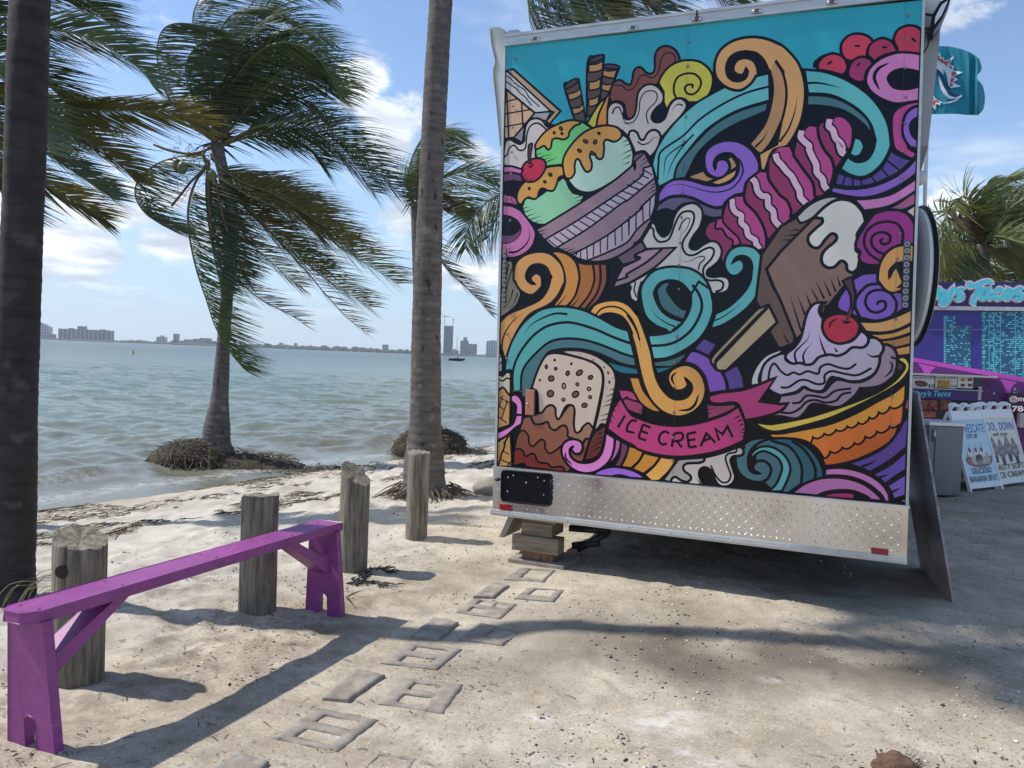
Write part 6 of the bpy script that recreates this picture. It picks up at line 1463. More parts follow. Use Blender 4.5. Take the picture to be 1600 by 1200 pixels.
tag(lb, 'tall board with a faded brick wall painting leaning beside the trailer', 'painted board')

# ------------------------------------------------------------------ stainless cabinet
sc_ = gp(1452, 776); sF = Face(sc_, Vector((1, -0.03, 0)).normalized(), Vector((0, 0, 1)), Vector((-0.03, -1, 0)).normalized())
wS = sF.pix(1500, 774)[0]; hS = sF.pix(1476, 660)[1]
ss_m = mat('stainless', (0.19, 0.20, 0.21), 0.42, 0.7, var=0.12, vscale=3, stretch=(1, 1, 0.3), rvar=0.06)
cab = thing('steel_cabinet', sF.P(wS / 2, 0, -0.3), 'waist high stainless steel cabinet between the trailer and the sandwich boards', 'steel cabinet')
b = MB(); tbox(b, -0.04, wS, 0.02, hS - 0.04, -0.6, 0, F=sF, bev=0.006); b.build('body', ss_m, cab)
b = MB(); tbox(b, -0.05, wS + 0.012, hS - 0.04, hS, -0.62, 0.02, F=sF, bev=0.004); b.build('top', mat('stainless_light', (0.62, 0.62, 0.62), 0.4, 0.9), cab)
b = MB(); tbox(b, 0.03, wS - 0.006, 0.04, hS - 0.05, 0.0, 0.012, F=sF, bev=0.004); dr = b.build('door', ss_m, cab)
b = MB(); b.tube([sF.P(0.01, hS - 0.22, 0.03), sF.P(0.01, hS - 0.08, 0.03)], 0.012, 8); b.build('handle', steel, dr)
for u_ in (0.0, wS - 0.05):
    b = MB(); b.tube([sF.P(u_, -0.01, -0.05), sF.P(u_, 0.03, -0.05)], 0.02, 8); b.build('foot', rubber, cab)

# ------------------------------------------------------------------ sandwich boards
sb_w = mat('board_white', (0.84, 0.84, 0.82), 0.45, var=0.05); 
def board(px_bl, px_br, px_tl, label, paper, back):
    BLp = gp(*px_bl); BRp = gp(*px_br); X = (BRp - BLp).normalized(); Nn = Vector((X.y, -X.x, 0)); 
    if Nn.y > 0: Nn = -Nn
    best = None
    for k in range(60):
        a = math.radians(2 + k * 0.5); V = Vector((0, 0, math.cos(a))) - Nn * math.sin(a); F_ = Face(BLp, X, V, X.cross(V) * (1 if X.cross(V).y < 0 else -1))
        u, v = F_.pix(*px_tl)
        if best is None or abs(u) < best[0]: best = (abs(u), a, F_, v)
    _, a, F_, h = best; w = (BRp - BLp).length; print('board', w, h, math.degrees(a), best[0])
    root = thing('sandwich_board', F_.P(w / 2, 0, -0.25), label, 'sandwich board', 'sandwich boards by the taco trailer')
    for side_ in (0, 1):
        if side_ == 0: G = F_
        else:
            top_pt = F_.P(0, h, -0.05); Vb = Vector((0, 0, math.cos(a))) + Nn * math.sin(a); G = Face(top_pt - Vb * h, X, Vb, X.cross(Vb) * (-1 if X.cross(Vb).y < 0 else 1))
        b = MB(); t0 = 0.0
        tbox(b, 0, 0.03, 0.0, h, -0.035, 0, F=G); tbox(b, w - 0.03, w, 0.0, h, -0.035, 0, F=G); tbox(b, 0.03, w - 0.03, 0.05, 0.11, -0.035, 0, F=G); tbox(b, 0.03, w - 0.03, h - 0.11, h, -0.035, -0.001, F=G)
        fr = b.build('frame', sb_w, root)
        b = MB(); tbox(b, 0.03, w - 0.03, 0.11, h - 0.11, -0.024, -0.012, F=G); b.build('panel', paper if side_ == 0 else sb_w, root)
        # carrying handles moulded in the top
        for hk in range(3):
            b = MB(); u0 = w * (0.06 + 0.33 * hk); u1 = u0 + w * 0.25; arc = [(u0, h - 0.005), (u0 + 0.01, h + 0.06), (u0 + 0.04, h + 0.085), (u1 - 0.04, h + 0.085), (u1 - 0.01, h + 0.06), (u1, h - 0.005)]
            b.tube(catmull([G.P(u, v, -0.018) for u, v in arc], 3), 0.017, 6); b.build('handle', sb_w, fr)
    return root, F_, w, h
B1, F1, w1, h1 = board((1518, 771), (1569, 765), (1484, 642), 'white sandwich board with a pale blue banana split poster', mat('poster_blue', (0.55, 0.72, 0.76), 0.5), None)
B2, F2, w2, h2 = board((1559, 765), (1612, 757), (1527, 640), 'white sandwich board with a cream soft ice cream poster', mat('poster_cream', (0.78, 0.76, 0.62), 0.5), None)
ink = mat('ink_black', (0.012, 0.012, 0.014), 0.5); blue_ink = mat('ink_blue', (0.03, 0.16, 0.50), 0.5); white_ink = mat('ink_white', (0.75, 0.75, 0.74), 0.5)
def uvbox(w, h): return lambda x, y: (0.03 + (w - 0.06) * x, 0.11 + (h - 0.22) * y)
q = Print(F1, -0.0105, 0.0003); f1 = uvbox(w1, h1)
def fillb(q, fb, pts, m, smooth=True, w=0.0, mo=None):
    P_ = [fb(*p) for p in pts]
    if smooth: P_ = [(p.x, p.y) for p in smooth_path(P_, [False] * len(P_), True, 4)]
    q.fill(P_, m)
    if w: q.stroke(P_, w, mo or ink, closed=True)
text_into(q, f1, 'REFRESCATE', 0.05, 0.785, 0.97, 0.935, mat('ink_paleblue', (0.70, 0.80, 0.86), 0.5), 0.0, 0.02)
text_into(q, f1, 'REFRESCATE', 0.04, 0.79, 0.955, 0.93, blue_ink, 0.0, 0.012)
text_into(q, f1, 'con un', 0.30, 0.70, 0.66, 0.775, ink, 0.35)
fillb(q, f1, [(0.12, 0.40), (0.10, 0.33), (0.25, 0.27), (0.5, 0.245), (0.78, 0.26), (0.93, 0.33), (0.95, 0.41), (0.85, 0.40), (0.5, 0.38), (0.25, 0.37)], mat('dish', (0.20, 0.13, 0.11), 0.4), True, 0.004)
for x_, c_ in ((0.22, (0.42, 0.12, 0.14)), (0.36, (0.60, 0.52, 0.38)), (0.5, (0.55, 0.46, 0.30)), (0.65, (0.58, 0.50, 0.34)), (0.78, (0.52, 0.44, 0.28))):
    fillb(q, f1, [(x_ - 0.09, 0.36), (x_ - 0.06, 0.30), (x_ + 0.05, 0.29), (x_ + 0.09, 0.37), (x_ + 0.05, 0.46), (x_ - 0.04, 0.455)], mat('scoop_%d' % int(x_ * 100), c_, 0.5))
for x_ in (0.27, 0.47, 0.66):
    fillb(q, f1, [(x_ - 0.08, 0.43), (x_ - 0.07, 0.51), (x_ + 0.01, 0.535), (x_ + 0.08, 0.50), (x_ + 0.08, 0.43), (x_, 0.41)], white_ink)
    fillb(q, f1, [(x_ - 0.035, 0.50), (x_ - 0.02, 0.545), (x_ + 0.03, 0.545), (x_ + 0.04, 0.50), (x_ + 0.01, 0.475)], mat('cherry_ink', (0.16, 0.025, 0.03), 0.4))
    st = [f1(x_ + 0.01, 0.54), f1(x_ + 0.02, 0.58), f1(x_ + 0.06, 0.625)]; q.stroke([(p.x, p.y) for p in catmull([Vector((a, c_, 0)) for a, c_ in st], 4)], 0.004, ink)
fillb(q, f1, [(0.42, 0.41), (0.44, 0.30), (0.48, 0.38), (0.52, 0.29), (0.55, 0.40), (0.60, 0.32), (0.62, 0.42), (0.5, 0.44)], mat('sauce', (0.035, 0.02, 0.015), 0.4))
text_into(q, f1, 'DELICIOSO', 0.18, 0.145, 0.82, 0.235, ink, 0.0, 0.0)
text_into(q, f1, 'BANANA SPLIT', 0.05, 0.02, 0.95, 0.11, ink, 0.0, 0.0)
q.build('poster_print', B1)
q = Print(F2, -0.0105, 0.0003); f2 = uvbox(w2, h2)
text_into(q, f2, 'COOL', 0.06, 0.785, 0.44, 0.935, mat('ink_paleblue', (0.7, .8, .86)), 0.0, 0.02); text_into(q, f2, 'DOWN', 0.53, 0.785, 0.97, 0.935, mat('ink_paleblue', (0.7, .8, .86)), 0.0, 0.02)
text_into(q, f2, 'COOL', 0.05, 0.79, 0.43, 0.93, blue_ink, 0.0, 0.012); text_into(q, f2, 'DOWN', 0.52, 0.79, 0.96, 0.93, blue_ink, 0.0, 0.012)
text_into(q, f2, 'with some', 0.27, 0.70, 0.72, 0.765, ink, 0.35)
for k_, x_ in enumerate((0.20, 0.40, 0.62, 0.82)):
    y_ = 0.30 if k_ % 2 == 0 else 0.26
    fillb(q, f2, [(x_ - 0.045, y_ + 0.10), (x_ - 0.035, y_ - 0.03), (x_ + 0.045, y_ - 0.03), (x_ + 0.055, y_ + 0.10)], mat('cup_brown', (0.10, 0.065, 0.058), 0.5), False)
    fillb(q, f2, [(x_ - 0.11, y_ + 0.20), (x_ - 0.10, y_ + 0.12), (x_, y_ + 0.09), (x_ + 0.10, y_ + 0.12), (x_ + 0.11, y_ + 0.22), (x_ + 0.06, y_ + 0.31), (x_ + 0.0, y_ + 0.40), (x_ - 0.05, y_ + 0.30)], mat('soft_serve', (0.30, 0.25, 0.25), 0.5))
    for jj in range(4):
        yy_ = y_ + 0.13 + 0.055 * jj; q.stroke([f2(x_ - 0.09 + 0.015 * jj, yy_), f2(x_, yy_ - 0.015), f2(x_ + 0.09 - 0.02 * jj, yy_ + 0.02)], 0.008, mat('soft_line', (0.58, 0.54, 0.54), 0.5) if jj % 2 else mat('soft_dark', (0.13, 0.09, 0.09), 0.5))
text_into(q, f2, 'TASTY SOFT', 0.06, 0.15, 0.97, 0.24, ink, 0.0, 0.0)
text_into(q, f2, 'ICE CREAM', 0.10, 0.025, 0.95, 0.115, ink, 0.0, 0.0)
q.build('poster_print', B2)

# ------------------------------------------------------------------ taco trailer
KP0 = dp(1454, 590, 13.4); KF = Face(KP0, TX, Vector((0, 0, 1)), TN)
tk = thing('taco_trailer', KF.P(1.5, -KP0.z, -1.0), 'dark indigo food trailer with a neon city wrap and script sign', 'food trailer')
ind = mat('wrap_indigo', (0.050, 0.036, 0.25), 0.35, var=0.12, vscale=1.2); ind_dk = mat('wrap_indigo_dark', (0.026, 0.018, 0.12), 0.35)
kz0 = -KP0.z; u_l = KF.pix(1330, 590)[0]; u_r = KF.pix(1600, 590)[0] + 3.2
v_sign0 = KF.pix(1500, 482)[1]; v_sign1 = KF.pix(1500, 441)[1]
b = MB(); tbox(b, u_l, u_r, kz0 + 0.35, v_sign0 - 0.02, -2.3, 0, F=KF); b.build('body', ind, tk)
b = MB(); tbox(b, u_l, u_r, kz0 + 0.12, kz0 + 0.35, -2.2, -0.1, F=KF); b.build('chassis', black_iron, tk)
b = MB(); tbox(b, u_l - 0.1, u_r, v_sign0 + 0.03, v_sign1, -0.15, 0.06, F=KF); sgn = b.build('sign_panel', ind_dk, tk)
b = MB(); tbox(b, u_l - 0.1, u_r, v_sign0 - 0.03, v_sign0 + 0.03, -0.1, 0.07, F=KF); b.build('sign_trim', mat('trim_white', (0.68, 0.67, 0.66), 0.4), tk)
q = Print(KF, 0.062, 0.0015); teal_i = mat('script_teal', (0.09, 0.58, 0.68), 0.4); pink_i = mat('script_pink', (0.52, 0.18, 0.28), 0.4); wht_i = mat('script_white', (0.80, 0.72, 0.78), 0.4)
S3 = lambda x, y: KF.pix(1410 + x / 8.421, 420 + y / 8.421)
SCR = [[(905, 215), (872, 205), (868, 228), (900, 240), (960, 222), (1040, 185), (1110, 172), (1150, 190), (1148, 215)], [(1035, 195), (1000, 265), (950, 360), (915, 435), (935, 462), (965, 465)],
       [(1120, 290), (1065, 278), (1020, 325), (1022, 385), (1060, 398), (1105, 350), (1132, 285), (1118, 360), (1140, 398), (1185, 375)], [(1300, 300), (1262, 272), (1210, 320), (1205, 380), (1250, 402), (1315, 365)],
       [(1385, 282), (1335, 318), (1332, 378), (1372, 402), (1415, 360), (1412, 305), (1385, 282), (1440, 305), (1470, 300)], [(1565, 295), (1535, 265), (1488, 290), (1500, 330), (1545, 350), (1540, 395), (1490, 408), (1460, 385)],
       [(400, 270), (440, 262), (425, 330), (428, 390)], [(430, 300), (470, 268), (480, 300), (462, 365), (490, 392), (535, 345), (562, 275)], [(562, 285), (548, 360), (575, 392), (620, 345), (645, 280), (622, 380), (565, 465), (520, 478), (505, 445), (545, 408), (640, 350)], [(690, 250), (672, 278)], [(800, 300), (765, 276), (715, 300), (725, 335), (768, 352), (770, 395), (720, 410), (690, 385)],
       [(30, 400), (60, 260), (110, 380), (190, 230), (180, 400)], [(300, 290), (240, 300), (220, 370), (260, 400), (310, 330), (300, 395), (350, 380)]]
for wd_, m_ in ((11.8, pink_i), (9.4, wht_i), (6.0, teal_i)):
    for st in SCR:
        P_ = [S3(*p) for p in st]; q.stroke([(p.x, p.y) for p in catmull([Vector((a, c_, 0)) for a, c_ in P_], 6)], wd_ / FPX * 13.4, m_)
q.build('sign_lettering', sgn)
q = Print(KF, 0.004, 0.0006); cyan = mat('print_cyan', (0.16, 0.68, 0.80), 0.4); cyan_d = mat('print_cyan_dark', (0.03, 0.12, 0.22), 0.4); pk = mat('print_neon_pink', (0.58, 0.08, 0.50), 0.4); pk_d = mat('print_neon_dark', (0.12, 0.02, 0.15), 0.4)  # the dark neon tone is the print below the pink bridge
def krect(x0, y0, x1, y1, m): q.mb.add([q.F.P(*KF.pix(a, c_), q.d) for a, c_ in ((x0, y0), (x1, y0), (x1, y1), (x0, y1))], [(0, 1, 2, 3)], q.mi(m))
rk = random.Random(4)
krect(1476, 493, 1493, 590, cyan_d); krect(1493, 508, 1517, 590, cyan_d); krect(1533, 487, 1680, 600, cyan_d); q.d += q.step
for y in np.arange(494, 588, 3.2):
    krect(1474.5, y, 1478, y + 1.7, cyan)
    x = 1479.0
    while x < 1516:
        w_ = rk.choice((2.2, 3.4, 5.0)); 
        if not (x + w_ > 1493 and y < 509) and rk.random() < 0.42: krect(x, y, min(x + w_, 1516.5), y + 1.7, cyan)
        x += w_ + rk.choice((1.2, 2.6, 4.0))
for y in np.arange(488, 600, 3.0):
    x = 1534.0
    while x < 1676:
        w_ = rk.choice((2.4, 4.0, 6.5)); band = int((x - 1534) / 11) % 3
        if rk.random() < (0.40, 0.80, 0.55)[band]: krect(x, y, x + w_, y + 1.6, cyan)
        x += w_ + rk.choice((1.0, 2.0, 3.0))
for x in (1537, 1545, 1552, 1563, 1586, 1598): krect(x, 488, x + 0.9, 595, cyan)
q.d += q.step
krect(1424, 480 + 34.5, 1535, 515.6, mat('panel_seam', (0.25, 0.22, 0.38), 0.4)); q.d += q.step
q.fill([KF.pix(*p) for p in ((1400, 558), (1424, 561), (1600, 596), (1690, 613), (1690, 720), (1400, 720))], pk_d)
q.fill([KF.pix(*p) for p in ((1400, 554), (1424, 558), (1600, 590), (1690, 606), (1690, 613), (1600, 597), (1424, 564.5), (1400, 560.5))], pk)
for x_ in (1448, 1575, 1640):
    yb = 566 + (x_ - 1424) * 0.187
    q.fill([KF.pix(*p) for p in ((x_ - 14, yb - 3), (x_ + 14, yb + 3), (x_ + 7, yb + 9), (x_ + 3.5, yb + 17), (x_ + 3, 680), (x_ - 3, 680), (x_ - 3.5, yb + 15), (x_ - 7, yb + 6))], pk)
for k_ in range(40):
    x_ = rk.uniform(1540, 1680); y_ = rk.uniform(606, 618); krect(x_, y_, x_ + rk.uniform(1, 4), y_ + rk.uniform(0.8, 3), rk.choice((cyan, cyan_d, pk)))
q.build('city_print', tk)
# service hatch: menu boards, name strip, food pictures, counter
MF = Face(KF.P(0, 0, 0.22), KF.X, KF.V, KF.N)
def mbox(x0, y0, x1, y1, d0, d1, m, name, par, bev=0.0):
    u0, v1 = MF.pix(x0, y0); u1, _ = MF.pix(x1, y0); _, v0 = MF.pix((x0 + x1) / 2, y1); _, v1 = MF.pix((x0 + x1) / 2, y0); b = MB(); tbox(b, u0, u1, v0, v1, d0, d1, F=MF, bev=bev); return b.build(name, m, par)
ctrm = mat('counter_grey', (0.42, 0.42, 0.42), 0.4)
mbox(1390, 584.5, 1558, 587.5, -0.2, 0.10, ctrm, 'hatch_shelf', tk); mbox(1400, 607, 1536, 608.5, -0.2, 0.03, ctrm, 'board_ledge', tk)
strip_ = mbox(1400, 608, 1529, 623.5, -0.2, 0.0, mat('strip_purple', (0.055, 0.025, 0.16), 0.4), 'name_strip', tk); mbox(1529, 604, 1534, 625, -0.2, 0.01, ctrm, 'counter_post', tk)
mbox(1400, 624, 1534, 668, -0.22, -0.03, mat('hatch_dark', (0.03, 0.022, 0.03), 0.6), 'counter_front', tk)
q = Print(MF, 0.003, 0.0008); fm_ = lambda x, y: MF.pix(x, y)
for st_, w_ in ((None, 0),):
    text_into(q, fm_, "Mary's Tacos", 1424, 621.5, 1486, 610, teal_i, 0.35, 0.02)
q.build('strip_lettering', strip_)
pics = [((1392, 588, 1424.5, 606.5), None), ((1427, 588, 1460.5, 606.5), 'PINCHO DE POLLO'), ((1462, 588, 1496, 606.5), 'CHICKEN TENDERS'), ((1497, 588, 1521, 606.5), '')]
for (x0, y0, x1, y1), t_x in pics:
    mo = mbox(x0, y0, x1, y1, -0.02, 0.0, mat('menu_white', (0.70, 0.69, 0.68), 0.4), 'menu_board', tk)
    q = Print(MF, 0.002, 0.0006)
    r_ = lambda a, c_, d_, e_, m: (q.mb.add([MF.P(*MF.pix(xx_, yy_), q.d) for xx_, yy_ in ((x0 + a, y0 + c_), (x0 + d_, y0 + c_), (x0 + d_, y0 + e_), (x0 + a, y0 + e_))], [(0, 1, 2, 3)], q.mi(m)))
    food = mat('food_brown', (0.16, 0.07, 0.03), 0.5, var=0.6, vscale=30); gold = mat('food_gold', (0.45, 0.26, 0.07), 0.5, var=0.5, vscale=25)
    if t_x == 'PINCHO DE POLLO':
        text_into(q, fm_, t_x, x0 + 1, y0 + 4.4, x1 - 1, y0 + 0.8, ink); fl_ = [(x0 + 2, y0 + 9), (x0 + 6, y0 + 6.5), (x0 + 18, y0 + 8), (x0 + 23, y0 + 12), (x0 + 18, y0 + 16), (x0 + 6, y0 + 15)]
        q.fill([MF.pix(p.x, p.y) for p in smooth_path(fl_, [False] * 6, True)], food); text_into(q, fm_, '$10', x0 + 23.5, y0 + 18, x1 - 0.8, y0 + 12, ink, 0, 0.02)
    elif t_x == 'CHICKEN TENDERS':
        text_into(q, fm_, t_x, x0 + 1, y0 + 4.6, x1 - 1.5, y0 + 0.8, mat('ink_darkred', (0.10, 0.02, 0.03), 0.5)); r_(2, 6, 22, 18, gold); text_into(q, fm_, 'and', x0 + 23.5, y0 + 9, x0 + 30, y0 + 7, ink, 0.3); text_into(q, fm_, 'Fries', x0 + 23, y0 + 17.5, x0 + 33, y0 + 12, ink, 0.3)
    elif t_x == '':
        for a, c_, m_ in ((4, 3, gold), (15, 3, mat('food_red', (0.28, 0.03, 0.04), 0.5)), (4, 11.5, food), (15, 11.5, mat('food_red', (0.28, 0.03, 0.04), 0.5))): r_(a, c_, a + 7, c_ + 4.5, m_)
    else: text_into(q, fm_, '$5', x0 + 22, y1 - 1, x1 - 1.5, y1 - 7, ink, 0, 0.02)
    if q.mb.v: q.build('menu_print', mo)
mbox(1522, 589, 1533, 606, -0.05, 0.0, mat('screen_dark', (0.012, 0.03, 0.05), 0.15), 'menu_screen', tk)
for (x0, y0, x1, y1) in ((1441, 625, 1466, 640), (1443, 642, 1463, 652), (1470, 625, 1486, 640)):
    mbox(x0, y0, x1, y1, -0.04, -0.015, mat('food_photo', (0.20, 0.06, 0.03), 0.4, var=0.85, vscale=18), 'food_picture', tk)
scr = mbox(1574, 616, 1680, 645, -0.1, 0.02, mat('screen_black', (0.01, 0.008, 0.012), 0.3), 'lettered_panel', tk); q = Print(MF, 0.024, 0.001)
for wd_, m_ in ((0.05, mat('neon_pink', (0.60, 0.10, 0.30), 0.4)), (0.015, mat('neon_white', (0.85, 0.72, 0.78), 0.4))):
    text_into(q, fm_, '@ma', 1574.5 + 2, 629, 1606, 618.5, m_, 0, wd_); text_into(q, fm_, '786', 1581, 643, 1607, 634, m_, 0, wd_)
q.build('panel_lettering', scr)
mbox(1590, 646, 1640, 668, -0.1, 0.25, mat('perforated_steel', (0.35, 0.35, 0.36), 0.35, 0.8, var=0.4, vscale=60), 'generator_box', tk)
for xx_ in (1460, 1600):
    b = MB(); cw = KF.pp(xx_, 745, -0.25); cw.z = 0.30; b.tube([cw - TN * 0.1, cw + TN * 0.1], 0.30, 20); b.build('wheel', rubber, tk)

# ------------------------------------------------------------------ team flag on its pole
FY = 7.6
def fpos(px, py, off=0.0):
    y = FY + 0.10 * math.sin((px - 1450) * 0.055 + (py - 60) * 0.012) + 0.05 * math.sin((px - 1450) * 0.12 - py * 0.03) - off
    if px > 1515: y += 0.06 * math.sin((px - 1515) * 0.35)
    return dp(px, py, y)
Lf = catmull([Vector((1452, 70, 0)), Vector((1450, 100, 0)), Vector((1447, 140, 0)), Vector((1445, 178, 0))], 6)
Tf = [(1468, 71), (1487, 72.5), (1510, 79), (1523, 86)]; 
right = catmull([Vector((1530, 92, 0)), Vector((1534, 105, 0)), Vector((1532, 112, 0)), Vector((1527, 118, 0)), Vector((1528, 125, 0)), Vector((1535, 133, 0)), Vector((1539, 150, 0)), Vector((1537, 170, 0)), Vector((1528, 180, 0))], 4)
topc = catmull([Vector((1452, 69, 0))] + [Vector((x, y, 0)) for x, y in Tf] + [Vector((1530, 92, 0))], 6); botc = catmull([Vector((1445, 178, 0)), Vector((1460, 178.5, 0)), Vector((1490, 178, 0)), Vector((1510, 179.5, 0)), Vector((1528, 180, 0))], 6)
def samp(c_, f):
    k = f * (len(c_) - 1); i = min(int(k), len(c_) - 2); return c_[i].lerp(c_[i + 1], k - i)
nU, nV = 36, 28; vs_ = []
for j in range(nV + 1):
    for i in range(nU + 1):
        u, v = i / nU, j / nV
        p = samp(topc, u) * (1 - v) + samp(botc, u) * v + samp(Lf, v) * (1 - u) + samp(right, v) * u - (samp(topc, 0) * (1 - u) * (1 - v) + samp(topc, 1) * u * (1 - v) + samp(botc, 0) * (1 - u) * v + samp(botc, 1) * u * v)
        vs_.append(fpos(p.x, p.y))
fl_ = thing('flag', dp(1446, 178, FY), 'teal team flag with a leaping dolphin emblem flying beyond the trailer', 'flag')
b = MB(); b.add(vs_, [(j * (nU + 1) + i, j * (nU + 1) + i + 1, (j + 1) * (nU + 1) + i + 1, (j + 1) * (nU + 1) + i) for j in range(nV) for i in range(nU)], 0, True)
b.build('cloth', mat('flag_teal', (0.020, 0.25, 0.33), 0.7, var=0.05, vscale=3, transl=0.35), fl_)
b = MB(); b.tube([dp(1452, 60, FY), dp(1441, 470, FY)], 0.018, 8); b.build('pole', alu_paint, fl_)
class FlagFace:
    X = Vector((1, 0, 0))
    def P(s, u, v, d): return fpos(u, v, d)
q = Print(FlagFace(), 0.012, 0.003); f7 = lambda pts, sm=None: [(1430 + x / 7.5, 40 + y / 7.5) for x, y in pts]
ow = mat('flag_white', (0.72, 0.74, 0.80), 0.6); orr = mat('flag_orange', (0.55, 0.085, 0.055), 0.6); nv = mat('flag_navy', (0.008, 0.055, 0.13), 0.6)
q.fill(f7([(262, 340), (292, 305), (302, 375), (328, 365), (342, 408), (390, 400), (455, 355), (402, 455), (460, 475), (440, 525), (560, 545), (450, 598), (505, 632), (440, 668), (540, 712), (415, 732), (385, 690), (385, 600), (350, 500), (300, 440), (255, 415)]), ow)
q.fill(f7([(262, 365), (278, 345), (290, 395), (322, 385), (338, 420), (385, 415), (425, 385), (385, 465), (435, 482), (422, 535), (510, 552), (420, 598), (470, 632), (415, 672), (480, 708), (405, 715), (415, 620), (390, 530), (350, 470), (262, 395)]), orr)
q.fill(f7([(250, 410), (320, 430), (380, 485), (410, 570), (410, 660), (398, 720), (380, 640), (365, 565), (330, 510), (335, 575), (290, 530), (250, 498)]), ow)
q.fill(f7([(252, 510), (290, 540), (345, 610), (385, 700), (430, 785), (470, 805), (545, 820), (470, 838), (405, 828), (360, 750), (320, 650), (285, 590), (252, 572)]), nv)
q.fill(f7([(272, 585), (290, 615), (330, 710), (395, 815), (470, 845), (548, 808), (545, 838), (480, 855), (400, 858), (340, 810), (300, 740), (282, 680)]), ow)
q.fill(f7([(213, 800), (232, 850), (280, 885), (350, 902), (420, 885), (480, 862), (525, 848), (480, 885), (420, 905), (350, 915), (270, 890), (225, 868), (210, 830)]), ow)
q.fill(f7([(195, 925), (205, 870), (240, 860), (295, 885), (302, 895), (292, 932), (245, 915), (234, 992), (205, 945)]), ow)
q.fill(f7([(202, 920), (210, 880), (245, 868), (285, 888), (280, 905), (240, 892), (225, 950), (208, 925)]), orr)
q.build('emblem', fl_)

# ------------------------------------------------------------------ small things on the ground
c = gp(1392, 1203, 0.02); b = MB(); b.ball(c + Vector((0.0, -0.03, 0.02)), 0.066, 18, 0, (1.1, 0.9, 0.75), 10, 0.35)
husk = b.build('coconut_husk', mat('husk_fibre', (0.065, 0.036, 0.022), 0.95, col2=(0.17, 0.10, 0.062), vscale=9, stretch=(1, 6, 6), bump=0.02, bscale=12, detail=9), None, c); tag(husk, 'split brown coconut husk lying at the near edge of the sand', 'coconut husk')
b = MB()
for k_ in range(140):
    a = random.uniform(-2.2, 0.8); r0 = random.uniform(0.02, 0.07); p = c + Vector((0.066 * math.cos(a), -0.03 + 0.058 * math.sin(a), random.uniform(0, 0.06)))
    b.tube([p, p + Vector((math.cos(a) * r0 * .5, math.sin(a) * r0 * .5, random.uniform(-.02, .03)))], [0.0012, 0.0004], 3, cap=False)
tag(b.build('loose_fibre', mat('husk_fibre', (0.2, 0.1, 0.05)), husk), kind='stuff')
b = MB(); rk = tp(770, 772); b.ball(rk + Vector((0, 0, 0.06)), 0.17, 16, 0, (1.25, 0.9, 0.62), 10, 0.22)
tag(b.build('rock', mat('coral_rock', (0.20, 0.18, 0.15), 0.95, col2=(0.34, 0.31, 0.26), vscale=9, bump=0.02, bscale=25), None, rk), 'rounded grey rock on the sand at the left corner of the trailer', 'rock')
def debris(name, pts, n, m, label, cat, ln, rad):
    P_ = [tp(*p) for p in pts]; b = MB()
    for k_ in range(n):
        f = random.random() * (len(P_) - 1); i = min(int(f), len(P_) - 2); p = P_[i].lerp(P_[i + 1], f - i) + Vector((random.gauss(0, 0.02), random.gauss(0, 0.025), 0))
        d = (P_[i + 1] - P_[i]).normalized() + Vector((random.gauss(0, .35), random.gauss(0, .35), random.gauss(0, .03)))
        z = gh(p.x, p.y); p.z = z + 0.004 + random.random() * 0.008; e = p + d.normalized() * ln * random.uniform(.4, 1); e.z = max(gh(e.x, e.y) + 0.004, e.z)
        b.tube([p, (p + e) / 2 + Vector((0, 0, .004)), e], [rad, rad * .8, rad * .3], 4, cap=False)
    o = b.build(name, m, None, P_[0]); tag(o, label, cat); return o
debris('dead_frond', [(552, 911), (575, 898), (600, 890), (606, 893)], 60, black_iron, 'blackened scrap of palm frond on the sand beside the slanting post', 'dead frond', 0.085, 0.005)
debris('dead_frond', [(553, 913), (580, 911), (608, 918)], 50, black_iron, 'second black frond scrap lying just below the first beside the slanting post', 'dead frond', 0.08, 0.005)
debris('twig', [(505, 930), (560, 935)], 2, wr_m[1], 'thin dark twig on the sand near the far bench leg', 'twig', 0.3, 0.004)

# ------------------------------------------------------------------ coconut palms in the sea wind
leaf_g = mat('leaf_green', (0.048, 0.085, 0.030), 0.40, col2=(0.115, 0.155, 0.050), vscale=2.5, transl=0.42, obj_var=0.25)
leaf_d = mat('leaf_deep', (0.036, 0.066, 0.028), 0.38, col2=(0.092, 0.126, 0.046), vscale=2.5, transl=0.36, obj_var=0.25)
leaf_y = mat('leaf_olive', (0.090, 0.100, 0.030), 0.45, col2=(0.20, 0.17, 0.042), vscale=3.0, transl=0.42, obj_var=0.2)
leaf_b = mat('leaf_brown', (0.060, 0.034, 0.022), 0.7, col2=(0.14, 0.085, 0.045), vscale=3.0, transl=0.15, obj_var=0.2)
rach_g = mat('rachis_green', (0.10, 0.11, 0.035), 0.5, var=0.2); rach_b = mat('rachis_brown', (0.11, 0.065, 0.035), 0.7, var=0.2)
WIND = Vector((1.0, 0.12, -0.16))
leaf_l = mat('leaf_light', (0.105, 0.150, 0.050), 0.38, col2=(0.23, 0.27, 0.10), vscale=2.5, transl=0.42, obj_var=0.2)
LM = {'l': (leaf_l, rach_g), 'g': (leaf_g, rach_g), 'd': (leaf_d, rach_g), 'y': (leaf_y, rach_g), 'b': (leaf_b, rach_b)}
